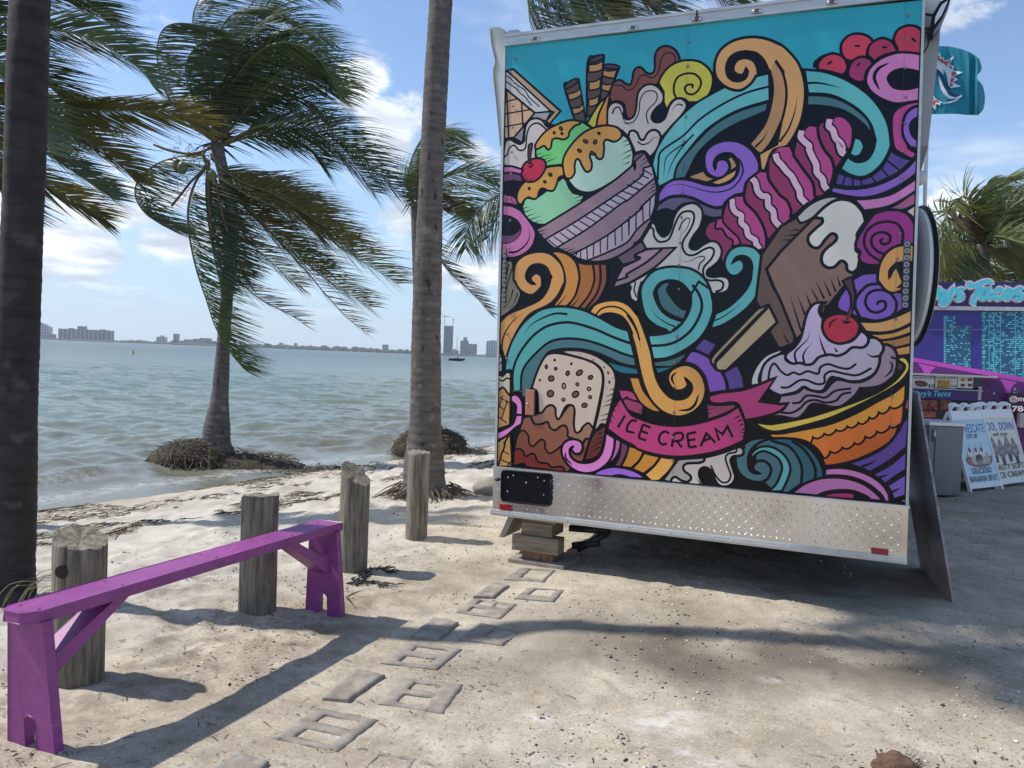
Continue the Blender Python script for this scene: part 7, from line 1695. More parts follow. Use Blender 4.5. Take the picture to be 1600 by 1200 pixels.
def frond(root, pts, kind='g', lmax=0.70, n=112, roll=35, wind=0.85, seed=0, lw=0.0165, start=0.14, grav=0.30, fwd=0.55, side=0.62, rad=0.020, thin=0.0, part=None):
    R = random.Random(seed); cp = catmull(pts, 8); k = len(cp)
    dist = [0.0]
    for i in range(1, k): dist.append(dist[-1] + (cp[i] - cp[i - 1]).length)
    Ltot = dist[-1]; mb = MB()
    mb.tube(cp, [rad * (1 - 0.86 * d / Ltot) * (1.5 if d / Ltot < 0.06 else 1.0) for d in dist], 5, 1)
    U0 = None; fr = []; up = Vector((0, 0, 1))
    for i in range(k):
        T = (cp[min(i + 1, k - 1)] - cp[max(i - 1, 0)]).normalized()
        if U0 is None:
            S = T.cross(up); 
            if S.length < 0.15: S = Vector((0, 1, 0))
            S.normalize(); U0 = S.cross(T).normalized()
            a = math.radians(roll); S, U0 = S * math.cos(a) + U0 * math.sin(a), U0 * math.cos(a) - S * math.sin(a)
        U0 = (U0 - T * U0.dot(T)).normalized(); S = T.cross(U0)
        fr.append((T, S, U0))
    def at(f):
        d = f * Ltot; i = 0
        while i < k - 2 and dist[i + 1] < d: i += 1
        t = (d - dist[i]) / max(1e-6, dist[i + 1] - dist[i]); return cp[i].lerp(cp[i + 1], t), fr[i]
    V = []; F = []; MI = []
    for j in range(n):
        f = start + (1 - start) * (j + 0.5) / n
        for sg in (-1, 1):
            if thin and R.random() < thin: continue
            p, (T, S, U) = at(min(0.995, f + R.uniform(-.003, .003)))
            L = lmax * (0.45 + 0.55 * math.sin(math.pi * min(1, 0.18 + 0.72 * (f - start) / (1 - start)))) * R.uniform(0.68, 1.15)
            if f > 0.9: L *= 1 - 0.45 * (f - 0.9) / 0.1
            w = lw * R.uniform(0.75, 1.15)
            clump = 0.34 * noise.noise(Vector((f * 22, sg * 3.0, seed)))
            d0 = T * (fwd + 0.5 * f) + S * (sg * side) + U * (0.22 + clump) + WIND * (wind * 0.45) + Vector((R.gauss(0, .11), R.gauss(0, .11), R.gauss(0, .11)))
            d0.normalize(); q = p.copy(); sec = []
            nseg = 4
            for s_ in range(nseg + 1):
                g = s_ / nseg
                ww = w * (0.55 + 0.45 * min(1, g * 4)) * (1 - max(0, g - 0.35) / 0.65 * 0.92)
                side_v = T - d0 * T.dot(d0)
                side_v = side_v.normalized() if side_v.length > 0.05 else S
                side_v = (side_v + U * 0.35 * sg).normalized()
                sec.append((q - side_v * ww / 2, q + side_v * ww / 2))
                d0 = (d0 + WIND * (wind * 0.20) + Vector((0, 0, -grav * 0.45 * g)) + Vector((R.gauss(0, .02), 0, R.gauss(0, .025)))).normalized()
                q = q + d0 * (L / nseg)
            o = len(V)
            for a, b_ in sec: V += [a, b_]
            tipb = R.random() < 0.30; F += [(o + 2 * i, o + 2 * i + 1, o + 2 * i + 3, o + 2 * i + 2) for i in range(nseg)]; MI += [0] * (nseg - 1) + [2 if tipb else 0]
    mb.add(V, F, 0, False); mb.m[-len(MI):] = MI
    return mb.build(part or ('dead_frond' if kind == 'b' else 'frond'), list(LM[kind]) + [leaf_b], root)
def px_frond(root, Y, pts, dy, kind='g', **kw):
    n = len(pts); return frond(root, [dp(x, y, Y + dy * (i / (n - 1)) ** 1.2) for i, (x, y) in enumerate(pts)], kind, **kw)
def trunk_mat(nm, c1, c2, vs=3.0):
    m = mat(nm, c1, 0.9, col2=c2, vscale=vs, stretch=(1.6, 1.6, 5.0), bump=0.030, bscale=9, detail=10); t = m.node_tree
    b = t.nodes['Principled BSDF']; src = b.inputs['Base Color'].links[0].from_socket
    tc_ = t.nodes.new('ShaderNodeTexCoord'); n1 = t.nodes.new('ShaderNodeTexNoise'); n1.inputs['Scale'].default_value = 16; n1.inputs['Detail'].default_value = 5
    mp = t.nodes.new('ShaderNodeMapping'); mp.inputs[3].default_value = (1, 1, 0.45); t.links.new(tc_.outputs['Object'], mp.inputs[0]); t.links.new(mp.outputs[0], n1.inputs[0])
    r = t.nodes.new('ShaderNodeValToRGB'); r.color_ramp.elements[0].position = 0.60; r.color_ramp.elements[1].position = 0.68; t.links.new(n1.outputs[0], r.inputs[0])
    mx = t.nodes.new('ShaderNodeMix'); mx.data_type = 'RGBA'; t.links.new(r.outputs[0], mx.inputs[0]); t.links.new(src, mx.inputs[6]); mx.inputs[7].default_value = (0.03, 0.025, 0.022, 1)
    wv = t.nodes.new('ShaderNodeTexWave'); wv.wave_type = 'BANDS'; wv.bands_direction = 'Z'; wv.inputs['Scale'].default_value = 4.3; wv.inputs['Distortion'].default_value = 2.6; wv.inputs['Detail'].default_value = 4; wv.inputs['Detail Scale'].default_value = 1.6; t.links.new(tc_.outputs['Object'], wv.inputs[0])
    r2 = t.nodes.new('ShaderNodeValToRGB'); r2.color_ramp.elements[0].position = 0.04; r2.color_ramp.elements[0].color = (0.24, 0.24, 0.24, 1); r2.color_ramp.elements[1].position = 0.22; r2.color_ramp.elements[1].color = (0, 0, 0, 1); t.links.new(wv.outputs['Fac'], r2.inputs[0])
    m3 = t.nodes.new('ShaderNodeMix'); m3.data_type = 'RGBA'; t.links.new(r2.outputs[0], m3.inputs[0]); t.links.new(mx.outputs[2], m3.inputs[6]); m3.inputs[7].default_value = tuple(c * 0.40 for c in c1[:3]) + (1,)
    n4 = t.nodes.new('ShaderNodeTexNoise'); n4.inputs['Scale'].default_value = 6; n4.inputs['Detail'].default_value = 8; t.links.new(tc_.outputs['Object'], n4.inputs[0])
    r4 = t.nodes.new('ShaderNodeValToRGB'); r4.color_ramp.elements[0].position = 0.60; r4.color_ramp.elements[1].position = 0.70; r4.color_ramp.elements[1].color = (0.5, 0.5, 0.5, 1); t.links.new(n4.outputs[0], r4.inputs[0])
    m5 = t.nodes.new('ShaderNodeMix'); m5.data_type = 'RGBA'; t.links.new(r4.outputs[0], m5.inputs[0]); t.links.new(m3.outputs[2], m5.inputs[6]); m5.inputs[7].default_value = tuple(min(0.5, c * 1.7 + 0.03) for c in c2[:3]) + (1,)
    t.links.new(m5.outputs[2], b.inputs['Base Color']); return m
def trunk(root, pts, radii, m, ring=0.075, seed=0, name='trunk'):
    cp = catmull(pts, 40); kr = []
    n = len(radii); k = len(cp); vs_ = []; nn_ = 30; d = 0.0; ph = seed * 1.7
    for i, p in enumerate(cp):
        if i: d += (p - cp[i - 1]).length
        f = i / (k - 1) * (n - 1); a = min(int(f), n - 2); r = radii[a] + (radii[a + 1] - radii[a]) * smooth01(f - a)
        T = (cp[min(i + 1, k - 1)] - cp[max(i - 1, 0)]).normalized(); X = Vector((1, 0, 0)); X = (X - T * X.dot(T)).normalized(); Y = T.cross(X)
        for j in range(nn_):
            a_ = 2 * math.pi * j / nn_; wob = noise.noise(Vector((math.cos(a_) * 1.5 + ph, math.sin(a_) * 1.5, d * 1.6)))
            sc = (d + 0.02 * noise.noise(Vector((math.cos(a_) + ph, math.sin(a_), d * 6)))) / ring; fr_ = sc - math.floor(sc)
            rr = r * (1 + 0.038 * (1 - fr_) ** 2 + 0.035 * wob + 0.022 * noise.noise(Vector((math.cos(a_) * 5, math.sin(a_) * 5 + ph, d * 9))))
            vs_.append(p + (X * math.cos(a_) + Y * math.sin(a_)) * rr)
    b = MB(); b.add(vs_, [(i * nn_ + j, i * nn_ + (j + 1) % nn_, (i + 1) * nn_ + (j + 1) % nn_, (i + 1) * nn_ + j) for i in range(k - 1) for j in range(nn_)], 0, True)
    b.f.append(tuple((k - 1) * nn_ + j for j in range(nn_))); b.m.append(0); b.sm.append(False)
    return b.build(name, m, root)
def crown_bits(root, c, r, nuts=(), seed=0):
    R = random.Random(seed); b = MB()
    for k_ in range(34):
        a = R.uniform(0, 6.28); d = Vector((math.cos(a), math.sin(a), R.uniform(-0.6, 0.9))).normalized(); p = c + d * r * 0.3
        b.tube([p, p + d * r * R.uniform(0.5, 1.0), p + d * r * R.uniform(1.0, 1.7) + Vector((0.05, 0, -0.06))], [0.016, 0.010, 0.003], 4)
    tag(b.build('fibre', mat('crown_fibre', (0.075, 0.052, 0.032), 0.9, var=0.4), root), kind='stuff')
    for p in nuts:
        b = MB(); b.ball(p, 0.085, 12, 0, (0.85, 0.85, 1.1), 8); b.build('coconut', mat('coconut_green', (0.11, 0.13, 0.05), 0.45, var=0.2), root)
def root_mound(root, c, rx, ry, rz, nroot, seed=0, tail=None):
    R = random.Random(seed); b = MB(); b.ball(c, 1.0, 30, 0, (rx, ry, rz), 14, 0.0)
    for i, v in enumerate(b.v):
        q = Vector(v); dd = q - c; s_ = 1 + 0.22 * noise.noise(q * 2.3) + 0.12 * noise.noise(q * 6) + 0.05 * noise.noise(q * 15); b.v[i] = tuple(c + dd * s_)
    b.build('root_mound', mat('root_soil', (0.022, 0.017, 0.012), 0.95, col2=(0.085, 0.065, 0.045), vscale=7, bump=0.03, bscale=22, detail=9), root)
    b = MB()
    for k_ in range(nroot):
        a = R.uniform(0, 6.28); u = R.uniform(-0.25, 0.95); q = c + Vector((rx * math.cos(a) * math.sqrt(1 - u * u), ry * math.sin(a) * math.sqrt(1 - u * u), rz * u)) * 1.02
        out = Vector((math.cos(a), math.sin(a), 0)); L_ = R.uniform(0.10, 0.34)
        p1 = q + out * 0.05 + Vector((R.gauss(0, .03), R.gauss(0, .03), -0.3 * L_)); p2 = p1 + out * 0.03 + Vector((R.gauss(0, .04), R.gauss(0, .04), -0.75 * L_))
        p2.z = max(p2.z, gh(p2.x, p2.y) + 0.01); b.tube([q, p1, p2], [0.009, 0.007, 0.003], 4, cap=False)
    tag(b.build('roots', mat('root_fibre', (0.045, 0.034, 0.024), 0.95, col2=(0.17, 0.135, 0.10), vscale=6), root), kind='stuff')
    b = MB()
    for k_ in range(nroot * 2):
        a = R.uniform(0, 6.28); f = R.random() ** 0.6; q = c + Vector((rx * 1.25 * f * math.cos(a), ry * 1.25 * f * math.sin(a), 0)); 
        if tail and R.random() < 0.5: q = c + tail * R.random() + Vector((R.gauss(0, .22), R.gauss(0, .22), 0))
        zt = c.z + rz * math.sqrt(max(0, 1 - min(1, ((q.x - c.x) / rx) ** 2 + ((q.y - c.y) / ry) ** 2))) if ((q.x - c.x) / rx) ** 2 + ((q.y - c.y) / ry) ** 2 < 1 else -9
        q.z = max(zt, gh(q.x, q.y)) + R.uniform(0.0, 0.05); d = Vector((R.gauss(0, 1), R.gauss(0, 1), R.gauss(0, .2))).normalized() * R.uniform(.06, .2)
        e = q + d; e.z = max(e.z, gh(e.x, e.y) + 0.005); b.tube([q, (q + e) / 2 + Vector((0, 0, .015)), e], [0.006, 0.005, 0.002], 3, cap=False)
    tag(b.build('dry_strands', mat('dry_seagrass', (0.055, 0.045, 0.026), 0.95, col2=(0.14, 0.115, 0.075), vscale=5), root), kind='stuff')

tk_a = trunk_mat('trunk_dark', (0.016, 0.013, 0.013), (0.046, 0.039, 0.038)); tk_c = trunk_mat('trunk_grey', (0.066, 0.060, 0.056), (0.155, 0.143, 0.132)); tk_d = trunk_mat('trunk_brown', (0.066, 0.056, 0.050), (0.140, 0.120, 0.107))

# A: dark trunk at the left edge, crown above the frame
YA = 4.37
pa = thing('palm_tree', tp(20, 935), 'dark ringed palm trunk rising beside the near end of the bench', 'palm tree', 'palms along the beach')
b0 = tp(20, 935); P_ = [b0 + Vector((-0.03, 0, -0.15)), b0 + Vector((0.0, 0, 0.25)), dp(26, 600, YA), dp(37, 300, YA + 0.02), dp(47, 0, YA + 0.08), dp(62, -220, YA + 0.4), Vector((-2.30, 4.85, 6.1))]
trunk(pa, P_, [0.15, 0.108, 0.100, 0.098, 0.095, 0.092, 0.085], tk_a, 0.06, 1)
cA = P_[-1]; crown_bits(pa, cA, 0.22, (), 3)
for k_ in range(26):
    a = 2 * math.pi * k_ / 26 + 0.3; el = (0.9, 0.35, 0.6, 0.15)[k_ % 4]; d = Vector((math.cos(a), math.sin(a) * 0.75, 0)); Lf_ = 2.0
    p = [cA, cA + d * 0.45 + Vector((0.05, 0, 0.45 * el + 0.1)), cA + d * 1.05 + Vector((0.35, 0.05, 0.62 * el + 0.1)), cA + d * 1.5 + Vector((0.85, 0.1, 0.30 * el)), cA + d * 1.75 + Vector((1.25, 0.12, -0.15 + 0.2 * el))]
    frond(pa, p, 'gdgy'[k_ % 4], 0.62, 62, 30, seed=100 + k_)
# grass tufts at its foot
b = MB()
for k_ in range(14):
    q = b0 + Vector((random.uniform(-0.10, 0.30), random.uniform(-0.35, -0.12), 0.0)); a = random.uniform(-0.6, 1.2); L_ = random.uniform(0.15, 0.36)
    b.tube(catmull([q, q + Vector((0.35 * L_ * math.cos(a), 0.1 * L_, 0.55 * L_)), q + Vector((0.95 * L_ * math.cos(a), 0.05, 0.62 * L_))], 3), [0.0022] * 4 + [0.0018, 0.0012, 0.0006], 3, cap=False)
tag(b.build('dry_grass', mat('dry_grass', (0.20, 0.17, 0.10), 0.8, var=0.3), None, b0), 'dry grass blades at the foot of the dark left trunk', 'grass', kind='stuff')

# B: crown reaching in from the left edge behind that trunk
YB = 7.4
pb_ = thing('palm_tree', Vector((-5.25, 7.3, gh(-5.25, 7.3))), 'palm whose olive fronds reach in from the left behind the dark trunk', 'palm tree', 'palms along the beach')
cB = dp(-75, 100, YB); trunk(pb_, [Vector((-5.25, 7.3, -0.3)), Vector((-5.3, 7.3, 1.0)), Vector((-5.2, 7.35, 2.6)), cB], [0.17, 0.12, 0.11, 0.10], tk_c, 0.07, 2); crown_bits(pb_, cB, 0.25, (), 4)
o_ = (-75, 100)
for pts, dy, kd, kw in (
    ([o_, (-10, 50), (78, 46), (132, 57), (180, 80), (222, 112), (240, 136)], -0.3, 'd', dict(roll=60, lmax=0.66)),
    ([o_, (-30, 10), (40, -22), (100, -10), (140, 8), (178, 38)], 0.3, 'd', dict(roll=50, lmax=0.62)),
    ([o_, (0, 140), (75, 166), (150, 172), (215, 173), (270, 176), (322, 196)], 0.6, 'y', dict(roll=78, lmax=0.60, grav=0.18)),
    ([o_, (-10, 150), (60, 185), (120, 212), (175, 245), (215, 284)], 0.1, 'y', dict(roll=70, lmax=0.58)),
    ([o_, (-20, 180), (50, 225), (100, 258), (140, 285), (178, 312)], -0.2, 'd', dict(roll=70, lmax=0.55)),
    ([o_, (-40, 200), (40, 270), (85, 296), (125, 318), (165, 343)], 0.4, 'y', dict(roll=75, lmax=0.5)),
    ([o_, (-40, 60), (10, 78), (60, 110), (100, 150), (120, 186)], 0.7, 'd', dict(roll=55, lmax=0.6)),
    ([o_, (-90, 20), (-60, -40), (0, -50), (50, -20)], 0.5, 'g', dict(roll=45)),
    ([o_, (-120, 60), (-140, 0), (-110, -50), (-60, -60)], 0.2, 'g', dict(roll=45)),
    ([o_, (-60, 160), (-30, 230), (10, 290), (40, 340)], 0.5, 'd', dict(roll=60, lmax=0.55)),
    ([o_, (-50, 90), (-20, 100), (20, 140), (60, 200), (80, 240)], -0.5, 'd', dict(roll=60, lmax=0.6))):
    px_frond(pb_, YB, pts, dy, kd, seed=200 + len(pts) * 7 + int(dy * 10), **kw)

# C: the wind-bent palm at the water's edge
bc = tp(338, 735); YC = bc.y
pc = thing('palm_tree', bc, 'short wind bent palm on a mound of bared roots at the waterline', 'palm tree', 'palms along the beach')
_mnd = Vector((bc.x + 0.05, bc.y + 0.02, bc.z + 0.10))
P_ = [Vector((dp(338, 716, YC).x, YC, bc.z + 0.25)), dp(338, 680, YC), dp(345, 600, YC), dp(350, 520, YC), dp(358, 420, YC), dp(364, 345, YC), dp(352, 285, YC), dp(338, 225, YC)]
trunk(pc, P_, [0.26, 0.20, 0.115, 0.092, 0.088, 0.088, 0.085, 0.09], tk_c, 0.075, 3)
root_mound(pc, Vector((dp(303, 738, YC).x, YC - 0.10, bc.z + 0.10)), 0.60, 0.52, 0.31, 420, 5, Vector((2.2, -0.35, 0)))
root_mound(pc, Vector((dp(385, 738, YC).x, YC + 0.05, bc.z + 0.06)), 0.85, 0.50, 0.19, 120, 6, Vector((1.3, -0.2, 0)))
cC = dp(338, 222, YC); crown_bits(pc, cC, 0.26, (dp(285, 262, YC - 0.3), dp(277, 258, YC - 0.2), dp(331, 275, YC - 0.25)), 5)
CC = (338, 222)
for i_, (pts, dy, kd, kw) in enumerate((
    ([CC, (300, 196), (262, 150), (246, 96), (251, 52), (276, 36), (330, 42)], -0.5, 'd', dict(roll=10, wind=1.25, lmax=0.85, n=95)),
    ([CC, (318, 110), (303, 52), (304, 14), (326, -14), (380, -28)], 0.3, 'd', dict(roll=15, wind=1.15, lmax=0.8, n=90)),
    ([(345, 205), (352, 165), (369, 121), (398, 87), (427, 69), (456, 68), (487, 81), (512, 112), (536, 160)], -0.6, 'g', dict(roll=70, lmax=0.80, n=100, grav=0.5)),
    ([(345, 225), (367, 215), (400, 199), (440, 191), (475, 190), (510, 200), (550, 232), (600, 280), (642, 320)], -0.3, 'd', dict(roll=75, lmax=0.78, n=105, grav=0.55)),
    ([(316, 240), (328, 265), (352, 284), (395, 308), (440, 328), (490, 358), (540, 392), (585, 420), (622, 444)], -0.7, 'y', dict(roll=70, lmax=0.78, n=105)),
    ([(350, 260), (371, 303), (402, 340), (438, 378), (478, 412), (515, 440), (555, 465), (580, 480)], 0.1, 'y', dict(roll=60, lmax=0.66, n=92, grav=0.45)),
    ([(345, 262), (385, 320), (440, 382), (480, 425), (510, 462), (545, 498), (574, 520)], 0.4, 'b', dict(roll=60, lmax=0.42, n=60, grav=0.4, thin=0.3)),
    ([(316, 241), (276, 246), (240, 259), (214, 286), (213, 312), (232, 338), (262, 352), (292, 366)], -0.5, 'd', dict(roll=20, wind=1.1, lmax=0.72, n=88)),
    ([(325, 255), (304, 288), (294, 326), (296, 370), (307, 422), (322, 468), (336, 510), (356, 546), (380, 576)], -0.6, 'g', dict(roll=5, wind=1.15, lmax=0.80, n=105)),
    ([(345, 262), (357, 345), (368, 425), (392, 456), (421, 475), (449, 489), (478, 508)], 0.2, 'b', dict(roll=40, lmax=0.5, n=62, thin=0.2, grav=0.1)),
    ([(345, 255), (362, 325), (385, 372), (415, 402), (445, 428), (472, 448)], 0.5, 'y', dict(roll=50, lmax=0.5, n=70)),
    ([CC, (372, 110), (402, 30), (440, 22), (485, 48), (515, 62)], 0.5, 'd', dict(roll=55, lmax=0.70, n=90)),
    ([(345, 210), (395, 150), (450, 126), (500, 129), (530, 142)], 0.7, 'd', dict(roll=55, lmax=0.66, n=80)),
    ([(348, 215), (400, 155), (440, 150), (485, 160), (512, 188)], 0.9, 'd', dict(roll=60, lmax=0.62, n=80)),
    ([CC, (352, 130), (372, 40), (412, -10), (470, -22), (520, -5)], 0.8, 'g', dict(roll=45, lmax=0.7, n=85)),
    ([CC, (330, 140), (335, 70), (365, 20), (420, 10)], -0.2, 'd', dict(roll=30, wind=1.1, lmax=0.75, n=85)),
    ([(345, 215), (385, 130), (420, 95), (462, 92), (500, 112)], 0.2, 'd', dict(roll=60, lmax=0.68, n=80)),
    ([(345, 228), (392, 214), (440, 215), (480, 228), (510, 262)], 0.6, 'd', dict(roll=55, lmax=0.6, n=75, grav=0.5)),
    ([(340, 215), (352, 160), (380, 100), (415, 60), (450, 45)], 0.9, 'd', dict(roll=40, lmax=0.72, n=80)),
    ([(340, 240), (372, 285), (420, 302), (470, 330), (505, 372)], 0.7, 'd', dict(roll=60, lmax=0.6, n=75)),
    ([(335, 225), (320, 185), (300, 150), (290, 105), (310, 70), (350, 60)], -0.3, 'd', dict(roll=15, wind=1.2, lmax=0.8)),
    ([(338, 215), (345, 150), (365, 95), (400, 62), (440, 60), (470, 85)], -0.2, 'd', dict(roll=50, lmax=0.8)),
    ([(345, 220), (390, 165), (430, 118), (470, 100), (510, 118), (535, 150)], 0.1, 'd', dict(roll=65, lmax=0.75)),
    ([(345, 228), (400, 205), (450, 200), (500, 215), (545, 252), (585, 300)], 0.3, 'd', dict(roll=60, lmax=0.75, grav=0.5)),
    ([(330, 245), (360, 275), (410, 300), (460, 320), (505, 350), (550, 385)], 0.2, 'y', dict(roll=75, lmax=0.75)),
    ([(345, 260), (380, 320), (420, 360), (465, 395), (510, 420)], 0.5, 'd', dict(roll=55, lmax=0.7)),
    ([(325, 250), (330, 290), (345, 340), (362, 390), (385, 430)], 0.4, 'd', dict(roll=30, lmax=0.6)),
    ([(325, 252), (322, 300), (326, 350), (334, 400), (345, 450)], -0.4, 'd', dict(roll=10, wind=1.2, lmax=0.75)),
    ([(330, 240), (345, 262), (380, 285), (420, 300), (460, 322), (500, 350)], -0.6, 'y', dict(roll=75, lmax=0.8))
    )):
    kw = dict(kw); kw['lmax'] = kw.get('lmax', .7) * 1.16; kw['n'] = int(kw.get('n', 100) * 1.2); st_ = kw.get('wind', .85) > 1
    kw.setdefault('fwd', 0.12 if st_ else 0.40); kw.setdefault('side', 0.45 if st_ else 0.74)
    if st_: kw['wind'] = 1.9; kw['grav'] = 0.12
    px_frond(pc, YC, pts, dy, kd, seed=300 + i_, **kw)
for pts in ([(322, 262), (300, 282), (284, 302), (268, 322)], [(325, 270), (326, 310), (330, 350), (332, 372)], [(335, 270), (342, 310), (350, 345), (356, 362)], [(330, 232), (300, 240), (268, 236), (240, 226)]):
    b = MB(); b.tube(catmull([dp(x, y, YC - 0.25) for x, y in pts], 4), 0.018, 5); b.build('spathe', rach_b, pc)
b = MB(); R_s = random.Random(9)
for k_ in range(70):
    p = dp(R_s.uniform(270, 330), R_s.uniform(222, 300), YC - 0.3 + R_s.uniform(-.1, .1)); b.tube([p, p + Vector((R_s.gauss(0, .1), 0.02, R_s.gauss(-.03, .1))), p + Vector((R_s.gauss(0.05, .14), 0, R_s.gauss(-.08, .12)))], [0.005, 0.004, 0.002], 3, cap=False)
tag(b.build('flower_stalks', rach_b, pc), kind='stuff')

# D: the straight trunk in the middle, crown above the frame
bd = tp(665, 778); YD = bd.y
pd_ = thing('palm_tree', bd, 'straight grey brown palm trunk flaring at its base behind the straight post', 'palm tree', 'palms along the beach')
P_ = [Vector((bd.x, YD, bd.z - 0.1)), dp(663, 745, YD), dp(665, 640, YD), dp(667, 480, YD), dp(675, 250, YD), dp(689, 0, YD), dp(700, -150, YD), dp(712, -330, YD)]
trunk(pd_, P_, [0.34, 0.21, 0.152, 0.142, 0.120, 0.114, 0.105, 0.10], tk_d, 0.085, 4)
cD = P_[-1]; crown_bits(pd_, cD, 0.25, (), 7)
for k_ in range(15):
    a = 2 * math.pi * k_ / 15 + 0.1; el = (0.9, 0.4, 0.65)[k_ % 3]; d = Vector((math.cos(a), math.sin(a), 0))
    p = [cD, cD + d * 0.5 + Vector((0.05, 0, 0.5 * el + 0.1)), cD + d * 1.1 + Vector((0.4, 0.05, 0.7 * el)), cD + d * 1.6 + Vector((0.9, 0.1, 0.40 * el)), cD + d * 1.9 + Vector((1.4, 0.12, -0.2 + 0.2 * el))]
    frond(pd_, p, 'gdg'[k_ % 3], 0.66, 58, 35, seed=400 + k_)
b = MB(); R_s = random.Random(12)
for k_ in range(160):
    a = R_s.uniform(0, 6.28); q = bd + Vector((0.26 * math.cos(a), 0.26 * math.sin(a), R_s.uniform(0.0, 0.16))); e = q + Vector((math.cos(a) * R_s.uniform(.06, .3), math.sin(a) * R_s.uniform(.06, .3), -0.1)); e.z = gh(e.x, e.y) + 0.005
    b.tube([q, (q + e) / 2 + Vector((0, 0, 0.02)), e], [0.010, 0.007, 0.002], 4, cap=False)
tag(b.build('roots', mat('root_fibre', (0.05, 0.04, 0.03)), pd_), kind='stuff')

# E: the farther palm half hidden by the middle trunk
be = tp(668, 712); YE = be.y
pe = thing('palm_tree', be, 'farther palm half hidden by the middle trunk on a round root mound', 'palm tree', 'palms along the beach')
trunk(pe, [Vector((be.x, YE, be.z - 0.1)), dp(667, 680, YE), dp(660, 560, YE), dp(655, 420, YE), dp(651, 318, YE)], [0.34, 0.24, 0.15, 0.115, 0.105], tk_c, 0.08, 5)
root_mound(pe, dp(672, 702, YE), 0.62, 0.5, 0.36, 260, 8, Vector((0.9, -0.2, 0)))
cE = dp(651, 312, YE); crown_bits(pe, cE, 0.24, (), 8); CE = (651, 312)
for i_, (pts, dy, kd, kw) in enumerate((
    ([CE, (637, 288), (640, 262), (650, 232), (668, 208), (700, 200)], -0.2, 'l', dict(roll=20, wind=1.1, lmax=0.85)),
    ([CE, (650, 262), (662, 225), (690, 210), (725, 214)], 0.3, 'l', dict(roll=40, lmax=0.75)),
    ([CE, (660, 262), (680, 238), (705, 236), (728, 248)], -0.4, 'l', dict(roll=40, lmax=0.7)),
    ([CE, (675, 288), (704, 274), (730, 267), (752, 271), (778, 284)], -0.3, 'l', dict(roll=75, lmax=0.8, grav=0.5)),
    ([CE, (680, 318), (708, 326), (736, 338)], 0.2, 'b', dict(roll=60, lmax=0.6)),
    ([CE, (676, 300), (700, 306), (722, 330)], 0.4, 'y', dict(roll=60, lmax=0.7)),
    ([CE, (640, 300), (632, 288), (640, 272)], 0.3, 'l', dict(roll=20, wind=1.2, lmax=0.7)),
    ([(655, 330), (672, 370), (692, 412), (718, 440), (742, 462), (766, 490)], 0.1, 'b', dict(roll=50, lmax=0.5, thin=0.15)))):
    px_frond(pe, YE, pts, dy, kd, seed=500 + i_, n=70, **kw)

# F: crown over the trailer; F2: low palm behind its left edge
YF = 9.3; xF = 0.95
pf = thing('palm_tree', Vector((xF, YF, 0)), 'palm whose dark crown hangs over the top rail of the trailer', 'palm tree', 'palms behind the trailer')
cFp = Vector((1.05, YF, 6.75)); trunk(pf, [Vector((xF, YF, -0.1)), Vector((xF, YF, 2)), Vector((xF + .05, YF, 4.5)), cFp], [0.22, 0.15, 0.13, 0.11], tk_d, 0.08, 6); crown_bits(pf, cFp, 0.25, (), 9)
fx, fy = proj(cFp)
for i_, (pts, dy, kd, kw) in enumerate((
    ([(fx, fy), (880, -130), (836, -60), (824, -5), (838, 46), (862, 80)], -0.8, 'd', dict(roll=10, wind=1.2, lmax=0.95, n=95)),
    ([(fx, fy), (890, -110), (862, -50), (870, 10), (900, 50)], -1.0, 'd', dict(roll=20, wind=1.2, lmax=0.95, n=95)),
    ([(fx, fy), (920, -100), (915, -40), (940, 10), (975, 45)], -1.1, 'y', dict(roll=30, lmax=0.9, n=90)),
    ([(fx, fy), (960, -90), (980, -40), (1010, 0), (1045, 36)], -1.0, 'd', dict(roll=40, lmax=0.85, n=90)),
    ([(fx, fy), (980, -140), (1040, -110), (1100, -60), (1150, 0)], -0.6, 'd', dict(roll=60, lmax=0.7)),
    ([(fx, fy), (1010, -120), (1070, -70), (1110, -20), (1150, 18)], -0.2, 'b', dict(roll=75, lmax=0.55, n=50)),
    ([(fx, fy), (900, -150), (880, -80), (905, -20), (950, 20)], -0.3, 'd', dict(roll=30, lmax=0.9, n=90)),
    ([(fx, fy), (940, -230), (900, -260), (870, -220), (850, -160)], 0.5, 'g', dict(roll=30)),
    ([(fx, fy), (960, -250), (1020, -300), (1100, -270), (1180, -190)], 0.5, 'g', dict(roll=50)),
    ([(fx, fy), (930, -120), (900, -60), (890, 0), (905, 40)], 0.6, 'd', dict(roll=25, wind=1.2, lmax=0.95, n=95)))):
    px_frond(pf, YF, pts, dy, kd, seed=600 + i_, **kw)
Y2 = 12.0
pf2 = thing('palm_tree', dp(838, 500, Y2) * 1, 'low palm behind the trailer with one frond drooping past its left edge', 'palm tree', 'palms behind the trailer')
pf2.location.z = gh(pf2.location.x, Y2); ORG[pf2.name] = Vector(pf2.location)
c2 = dp(838, 292, Y2); trunk(pf2, [Vector((pf2.location.x, Y2, -0.3)), Vector((pf2.location.x, Y2, 1.8)), c2], [0.2, 0.14, 0.11], tk_c, 0.08, 7); crown_bits(pf2, c2, 0.24, (), 10); C2 = (838, 292)
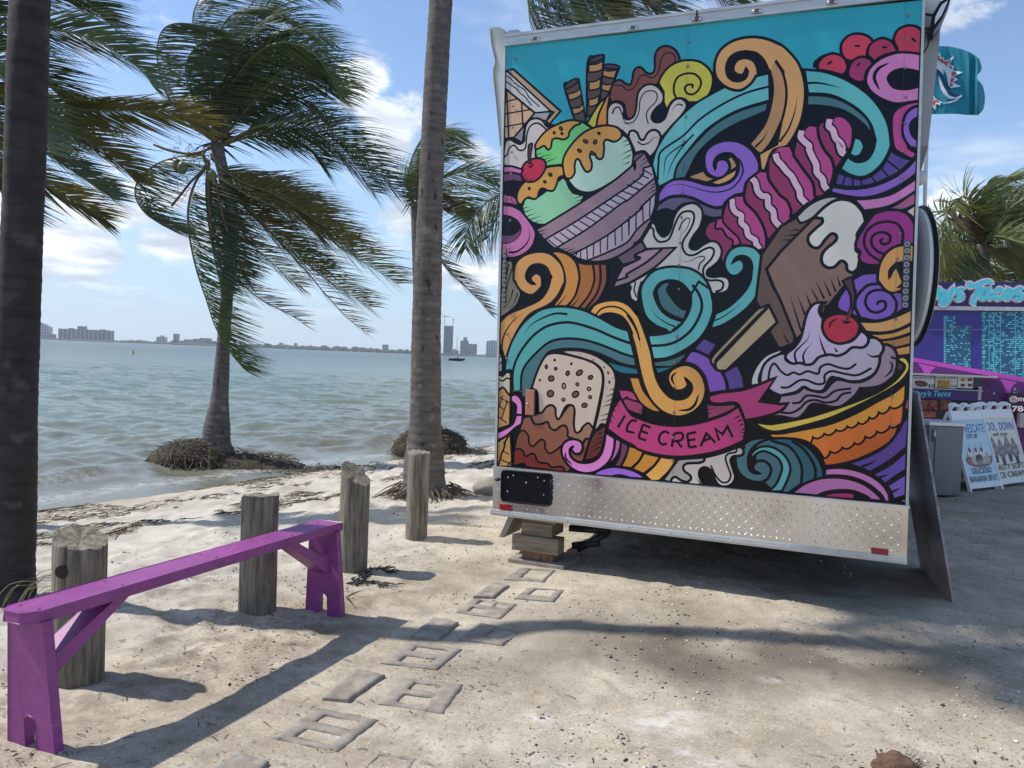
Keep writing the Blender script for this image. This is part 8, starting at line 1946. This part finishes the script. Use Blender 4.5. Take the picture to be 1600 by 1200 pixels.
for i_, (pts, dy, kd, kw) in enumerate((
    ([C2, (812, 296), (785, 303), (762, 315), (742, 336), (730, 362), (727, 388)], -0.5, 'g', dict(roll=75, wind=0.15, lmax=0.72, grav=0.8, n=80)),
    ([C2, (815, 305), (795, 320), (775, 345), (762, 372)], 0.3, 'd', dict(roll=70, wind=0.15, lmax=0.65, grav=0.8, n=70)),
    ([C2, (850, 250), (880, 230), (910, 250)], 0.3, 'g', dict(roll=50)), ([C2, (860, 280), (900, 290), (930, 330)], 0.2, 'g', dict(roll=50)), ([C2, (830, 250), (845, 215), (880, 200)], -0.2, 'd', dict(roll=50)))):
    px_frond(pf2, Y2, pts, dy, kd, seed=700 + i_, **kw)

# G: palm beyond the taco trailer; more palms of the same stand behind it
def far_palm(px, py_crown, Y, label, seed, fr_px, nrand=14, scale=1.0):
    c = dp(px, py_crown, Y); base = Vector((c.x + 0.1, Y, gh(c.x, Y))); r = thing('palm_tree', base, label, 'palm tree', 'palms beyond the taco trailer')
    trunk(r, [base - Vector((0, 0, .1)), base + Vector((0, 0, c.z * 0.5)), c], [0.26, 0.17, 0.16], tk_d, 0.1, seed); crown_bits(r, c, 0.35, (), seed); R = random.Random(seed)
    for i_, (pts, dy, kd, kw) in enumerate(fr_px): px_frond(r, Y, [(px, py_crown)] + pts, dy, kd, seed=seed * 50 + i_, lw=0.045, rad=0.04, n=60, **kw)
    for k_ in range(nrand):
        a = 2 * math.pi * k_ / nrand + R.uniform(-.2, .2); el = R.uniform(-0.2, 1.0); d = Vector((math.cos(a), math.sin(a), 0)); L_ = 2.6 * scale
        p = [c, c + (d * 0.3 + Vector((0.03, 0, 0.30 * el + 0.08))) * L_, c + (d * 0.65 + Vector((0.12, 0, 0.42 * el))) * L_, c + (d * 0.95 + Vector((0.25, 0, 0.25 * el - 0.15))) * L_, c + (d * 1.1 + Vector((0.38, 0, 0.1 * el - 0.45))) * L_]
        frond(r, p, 'llyl'[k_ % 4], 0.95 * scale, 46, 40, 0.6, seed=seed * 70 + k_, lw=0.05, rad=0.04)
    return r
far_palm(1535, 382, 21.0, 'bushy sunlit palm standing beyond the taco trailer sign', 11, (
    ([(1548, 345), (1568, 314), (1598, 298)], 0.3, 'l', dict(roll=50, lmax=1.0)), ([(1530, 340), (1534, 305), (1545, 282)], -0.3, 'l', dict(roll=40, lmax=1.0)), ([(1524, 345), (1514, 315), (1502, 308), (1494, 322)], -0.2, 'l', dict(roll=40, lmax=0.9)),
    ([(1515, 358), (1500, 340), (1488, 346)], -0.5, 'b', dict(roll=40, lmax=0.6)), ([(1512, 378), (1488, 374), (1462, 382)], 0.2, 'l', dict(roll=60, lmax=0.9)), ([(1548, 366), (1566, 370), (1592, 404)], -0.6, 'y', dict(roll=70, lmax=1.1)),
    ([(1518, 398), (1496, 418), (1478, 446)], -0.4, 'g', dict(roll=60, lmax=1.0)), ([(1555, 395), (1580, 410), (1600, 435)], 0.2, 'l', dict(roll=60, lmax=1.0)), ([(1552, 348), (1585, 330), (1615, 335)], -0.2, 'l', dict(roll=60, lmax=1.0)),
    ([(1540, 335), (1560, 290), (1590, 275)], 0.5, 'l', dict(roll=50, lmax=1.0))), 10)
far_palm(1478, 432, 24.0, 'lower palm crown between the round sign and the taco trailer sign', 12, (), 14, 0.9)
far_palm(1612, 410, 23.0, 'palm crown cut by the right edge above the taco trailer sign', 13, (), 14, 1.0)

# ------------------------------------------------------------------ far shore across the bay
FARY = 2600.0; HAZE = 0.95e-4
def fp(px, y_off=0.0, Y=FARY):           # a point on the water at that bearing: px along the far shore
    d = ray(px, 545 + (px - 450) * 0.0395); return Vector((EYE.x + d.x / d.y * Y, Y, WATER_Z))
def fm(pix): return pix / FPX * FARY      # metres for that many photographed pixels
farg = mat('far_trees', (0.030, 0.050, 0.034), 0.9, col2=(0.070, 0.090, 0.055), vscale=0.05)
pts = np.linspace(-60, 830, 700); R = random.Random(3)
b = MB(); prev = None
def treeh(x):
    base = np.interp(x, [-60, 60, 100, 170, 200, 330, 420, 470, 560, 640, 690, 720, 760, 830], [4.0, 4.0, 3.0, 3.5, 5.0, 4.0, 7.5, 8.0, 8.5, 7.5, 5.0, 4.0, 3.0, 2.5])
    return fm(base * (0.75 + 0.5 * noise.noise(Vector((x * 0.10, 0, 0))) + 0.35 * noise.noise(Vector((x * 0.33, 3, 0))) + 0.2 * noise.noise(Vector((x * 0.9, 7, 0)))))
vs_ = []; fs = []
for i, x in enumerate(pts):
    p = fp(x); h = max(2.0, treeh(x))
    for dy, f in ((-8, 0.0), (-6, 0.55), (0, 0.92), (10, 1.0), (40, 0.9)):
        vs_.append(p + Vector((0, dy + 4 * noise.noise(Vector((x * 0.7, f * 3, 1))), h * f + (0.5 if f else 0.0) * noise.noise(Vector((x, f, 2))))))
for i in range(len(pts) - 1):
    for j in range(4): fs.append((i * 5 + j, (i + 1) * 5 + j, (i + 1) * 5 + j + 1, i * 5 + j + 1))
b.add(vs_, fs, 0, True); o = b.build('shore_woods', farg); o['kind'] = 'stuff'
b = MB(); a0, a1 = fp(-400), fp(900); b.add([a0 + Vector((0, -14, 0)), a1 + Vector((0, -14, 0)), a1 + Vector((0, -14, 1.3)), a0 + Vector((0, -14, 1.3)), a1 + Vector((0, 500, 1.5)), a0 + Vector((0, 500, 1.5))], [(0, 1, 2, 3), (3, 2, 4, 5)], 0)
o = b.build('far_shore', mat('shore_rock', (0.16, 0.15, 0.12), 0.9)); o['kind'] = 'structure'
wallw = mat('tower_white', (0.52, 0.52, 0.52), 0.7); wallg = mat('tower_grey', (0.26, 0.26, 0.28), 0.7); wallp = mat('hotel_mauve', (0.20, 0.175, 0.185), 0.7); wallb = mat('block_beige', (0.40, 0.36, 0.32), 0.7); wind = mat('far_glass', (0.05, 0.065, 0.085), 0.2); conc = mat('raw_concrete', (0.17, 0.175, 0.18), 0.9)
YB_ = FARY + 30
def tower(name, x0, x1, h_px, wall, label, cat, cols=3, rows=8, depth=22, tops=(), dY=0, group=None, ribs=False, band=None):
    a = fp((x0 + x1) / 2, Y=YB_ + dY); k = (YB_ + dY) / FPX; w = (x1 - x0) * k; h = h_px * k
    r = thing(name, a, label, cat, group)
    def bx_(cx, cz, sx, sz, m, nm, par, d0=0.0, dep=depth):
        q = MB(); q.box(a + Vector((cx, d0 + dep / 2, cz)), sx, dep, sz); return q.build(nm, m, par)
    wl = bx_(0, h / 2, w, h, wall, 'wall', r)
    for (f0, f1, hp) in tops: bx_(w * ((f0 + f1) / 2 - 0.5), h + hp * k / 2, w * (f1 - f0), hp * k, wall, 'penthouse', r, depth * .2, depth * .6)
    pw = w / cols
    for i in range(cols):           # glazed bays, each a strip of floors between slabs
        q = MB()
        for j in range(rows):
            q.box(a + Vector((-w / 2 + pw * (i + 0.5), 0.1, h * (j + 0.55) / rows)), pw * 0.68, 0.5, h / rows * 0.55)
        o_ = q.build('window', wind, wl)
        if cols * rows > 1: o_['kind'] = 'stuff'
    if ribs:
        for i in range(cols + 1): bx_(-w / 2 + pw * i, h / 2, pw * 0.18, h, wallw, 'rib', r, -1.2, 1.2)
    return r
tower('tower_block', 53, 61.5, 26, wallg, 'grey tower at the left end of the far skyline beside the dark trunk', 'tower block', 2, 10)
tower('tower_block', 61.6, 68.5, 24, wallw, 'white tower next to the grey one at the left of the far skyline', 'tower block', 2, 10)
tower('tower_block', 69, 76, 20, wallw, 'shorter stepped white tower left of the long hotel', 'tower block', 2, 8, tops=((0.0, 0.5, 2),))
tower('apartment_block', 76.5, 82, 9, wallg, 'low grey block between the white towers and the long hotel', 'apartment block', 2, 4)
tower('hotel', 91.5, 173, 18, wallp, 'long mauve hotel slab with a rooftop penthouse across the bay', 'hotel', 12, 6, tops=((0.34, 0.49, 5.0), (0.17, 0.24, 1.5), (0.78, 0.86, 1.2)), ribs=True)
tower('apartment_block', 244, 257, 11, wallw, 'small white apartment block with a stepped roof right of the hotel', 'apartment block', 3, 4, tops=((0.3, 0.7, 2.5),))
tower('tower_block', 270.5, 276, 17, wallg, 'slim grey tower alone above the far trees', 'tower block', 2, 6)
for i_, (x0, x1, h, m_, lb) in enumerate(((267, 286, 6.5, wallb, 'low pinkish block below the slim grey tower'), (287, 300, 9, wallb, 'beige block just right of the slim grey tower'), (301, 311, 10.5, wallb, 'square beige block in the middle of the beige row'), (311.5, 327, 12, wallb, 'tallest beige block of the row beside the leaning palm trunk'), (328, 338, 8, wallg, 'grey block at the end of the beige row by the palm trunk'))):
    tower('apartment_block', x0, x1, h, m_, lb, 'apartment block', 3, 4, group='beige blocks across the bay')
for i_, (x0, x1, h, lb) in enumerate(((436, 440, 9.5, 'small pale block above the far trees just past the bent palm'), (443, 452, 6.5, 'wide low white villa among the far trees'), (459.5, 462, 10, 'thin pale chimney like tower above the far trees'), (597, 605.5, 13, 'pale stepped block alone above the trees left of the middle trunk'))):
    tower('apartment_block', x0, x1, h, wallw, lb, 'apartment block', 2, 3, dY=40)
tower('tower_block', 683, 688, 11, wallg, 'grey block beside the foot of the unfinished tower', 'tower block', 2, 4)
# unfinished tower and its cranes
a = fp(699.5, Y=YB_); k = YB_ / FPX; ut = thing('unfinished_tower', a, 'tall unfinished concrete tower under construction right of the middle trunk', 'tower')
q = MB(); q.box(a + Vector((0, 12, 23 * k)), 13.0 * k, 24, 46 * k); cw_ = q.build('core', conc, ut)
for j in range(17):
    q = MB(); q.box(a + Vector((0.2 * k, 11, (2.0 + j * 2.7) * k)), 13.8 * k, 27, 0.7 * k); q.build('slab', mat('slab_grey', (0.30, 0.31, 0.32), 0.9), ut)
for dx in (-6.6, -2.2, 2.2, 6.6):
    q = MB(); q.box(a + Vector((dx * k, -2.2, 24 * k)), 0.7 * k, 1.2, 48 * k); q.build('column', conc, ut)
def crane(px, h_px, jib, label, basez=0.0):
    a = fp(px, Y=YB_ - 6); c_ = thing('tower_crane', a, label, 'crane'); q = MB(); q.box(a + Vector((0, 0, (basez + h_px) / 2 * k)), 0.8 * k, 2, (h_px - basez) * k); q.build('mast', wallg, c_)
    q = MB(); q.box(a + Vector(((jib[0] + jib[1]) / 2 * k, 0, (h_px - 1.2) * k)), (jib[1] - jib[0]) * k, 2, 0.6 * k); q.build('jib', wallg, c_)
    q = MB(); q.add([a + Vector((jib[0] * k, 0, (h_px - 1.0) * k)), a + Vector((0, 0, (h_px + 1.5) * k)), a + Vector((jib[1] * k, 0, (h_px - 1.0) * k)), a + Vector((0, 0, (h_px + 0.9) * k))], [(0, 1, 3), (1, 2, 3)]); q.build('stay', wallg, c_)
crane(692.5, 61, (-4, 11), 'tall crane standing just left of the unfinished tower'); crane(706, 57, (-2, 2.5), 'short crane on the right side of the unfinished tower top')
crane(713.5, 29, (-0.5, 0.5), 'lone dark mast between the unfinished tower and the condo')
tower('apartment_block', 704.5, 716, 8.5, wallw, 'low white blocks at the foot of the unfinished tower', 'apartment block', 4, 3, tops=((0.3, 0.6, 2.0),))
tower('condo_tower', 718.5, 731, 24, mat('condo_tan', (0.33, 0.30, 0.27), 0.7), 'tan half of the wide twin condo with the higher roof', 'condo', 4, 9, tops=((0.35, 0.8, 5.5),))
tower('condo_tower', 731.5, 744.5, 18, mat('condo_grey', (0.30, 0.31, 0.32), 0.7), 'grey lower half of the wide twin condo', 'condo', 4, 8, tops=((0.0, 1.0, 1.5),))
tower('tower_block', 759, 781, 25, wallw, 'white striped tower at the left edge of the trailer', 'tower block', 6, 10, tops=((0.25, 0.7, 1.5),))
# causeway bridge
br_ = thing('causeway_bridge', fp(760, Y=YB_ - 60), 'low concrete causeway bridge in front of the white striped tower', 'bridge'); kb = (YB_ - 60) / FPX
a = fp(760, Y=YB_ - 60); q = MB(); q.add([a + Vector((x * kb, dy, z * kb)) for dy in (0, 14) for x, z in ((-16, 1.6), (2, 4.2), (60, 4.6), (60, 5.6), (2, 5.2), (-16, 2.4))], [(0, 1, 4, 5), (1, 2, 3, 4), (6, 11, 10, 7), (7, 10, 9, 8), (5, 4, 10, 11), (4, 3, 9, 10)]); q.build('deck', mat('bridge_concrete', (0.42, 0.42, 0.41), 0.8), br_)
for x in range(2, 60, 6):
    q = MB(); q.box(a + Vector((x * kb, 7, 2.1 * kb)), 0.7 * kb, 8, 4.2 * kb); q.build('pier', conc, br_)
# small white villas along the water
R = random.Random(6)
VL = ['leftmost white villa of the far shore, just past the bent palm', 'white villa second past the bent palm on the far shore', 'left one of the close pair of white villas mid shore', 'right one of the close pair of white villas mid shore', 'white villa just right of the close pair on the far shore', 'white villa standing alone under the tallest far trees', 'last white villa on the far shore before the middle trunk']
for i_, x in enumerate((424, 447, 523, 527, 549, 560, 586)):
    a = fp(x, Y=FARY - 16); h = fm(R.uniform(1.6, 3.0)); w = fm(R.uniform(2, 4.5)); q = MB(); hs_ = thing('villa', a, VL[i_], 'villa', 'villas on the far shore')
    q.box(a + Vector((0, 4, h / 2)), w, 8, h); wv = q.build('wall', wallw, hs_); q = MB(); q.prism([a + Vector((-w * .55, -0.6, h)), a + Vector((w * .55, -0.6, h)), a + Vector((0, -0.6, h * 1.35))], (0, 9, 0)); q.build('roof', mat('villa_roof', (0.30, 0.22, 0.19), 0.8), hs_)
    q = MB(); q.box(a + Vector((0, 0, h * .5)), w * .5, 0.3, h * .4); q.build('window', wind, wv)
# ------------------------------------------------------------------ boat and channel marker
YBt = 265.0; c = dp(713.5, 561, YBt); c.z = WATER_Z; k = YBt / FPX
boat = thing('motor_boat', c, 'small dark hulled motor boat with a white cabin out on the bay', 'boat')
b = MB(); secs = []
for f, w_, z0, z1 in ((-12.5, 0.55, 0.4, 3.2), (-8, 1.0, -0.2, 3.1), (0, 1.1, -0.3, 3.2), (8, 0.85, -0.1, 3.6), (12.8, 0.05, 1.6, 4.4)):
    secs.append([Vector((f * k, -w_, z1 * k)), Vector((f * k, -w_ * 0.75, z0 * k)), Vector((f * k, w_ * 0.75, z0 * k)), Vector((f * k, w_, z1 * k))])
vs_ = [c + p for s_ in secs for p in s_]; fs = [(i * 4 + j, i * 4 + (j + 1) % 4, (i + 1) * 4 + (j + 1) % 4, (i + 1) * 4 + j) for i in range(4) for j in range(4)] + [(0, 1, 2, 3), (16, 19, 18, 17)]
b.add(vs_, fs); b.build('hull', mat('hull_navy', (0.015, 0.022, 0.06), 0.3), boat)
b = MB(); b.box(c + Vector((-1 * k, 0, 4.2 * k)), 13 * k, 1.5, 2.0 * k, bev=0.1); cb = b.build('cabin', white_paint, boat)
b = MB(); b.box(c + Vector((-1 * k, -0.78, 4.4 * k)), 9 * k, 0.05, 0.8 * k); b.build('window', wind, cb)
b = MB(); b.box(c + Vector((2 * k, 0, 6.6 * k)), 4.5 * k, 1.4, 0.4 * k); b.build('canopy', mat('canopy_navy', (0.02, 0.03, 0.07), 0.6), boat)
for dx in (0.2, 3.8):
    b = MB(); b.tube([c + Vector((dx * k, -0.5, 5 * k)), c + Vector((dx * k, -0.5, 6.6 * k))], 0.04, 5); b.build('canopy_post', steel, boat)
c = dp(207.5, 553, 128.0); c.z = WATER_Z; by_ = thing('channel_marker', c, 'small yellow channel marker buoy with a bird shaped top out in the bay', 'buoy')
b = MB(); b.tube([c + Vector((0, 0, -0.1)), c + Vector((0, 0, 0.12))], 0.34, 12); b.build('float', mat('buoy_pale', (0.62, 0.56, 0.36), 0.5), by_)
b = MB(); b.tube([c + Vector((0, 0, 0.1)), c + Vector((0.02, 0, 0.45)), c + Vector((0.06, 0, 0.85))], [0.17, 0.13, 0.05], 8); b.build('daymark', mat('buoy_yellow', (0.50, 0.33, 0.10), 0.5), by_)

# ------------------------------------------------------------------ sea haze between here and the far shore
hb = MB(); hb.box((0, 0, 68.0), 14400, 14400, 144.0)
hm = bpy.data.materials.new('sea_haze'); hm.use_nodes = True; t_ = hm.node_tree
for n_ in list(t_.nodes):
    if n_.type == 'BSDF_PRINCIPLED': t_.nodes.remove(n_)
pv = t_.nodes.new('ShaderNodeVolumePrincipled'); pv.inputs['Color'].default_value = (0.92, 0.95, 1.0, 1); pv.inputs['Density'].default_value = HAZE; pv.inputs['Anisotropy'].default_value = 0.1
t_.links.new(pv.outputs[0], t_.nodes['Material Output'].inputs['Volume'])
o = hb.build('haze', hm); o['kind'] = 'stuff'
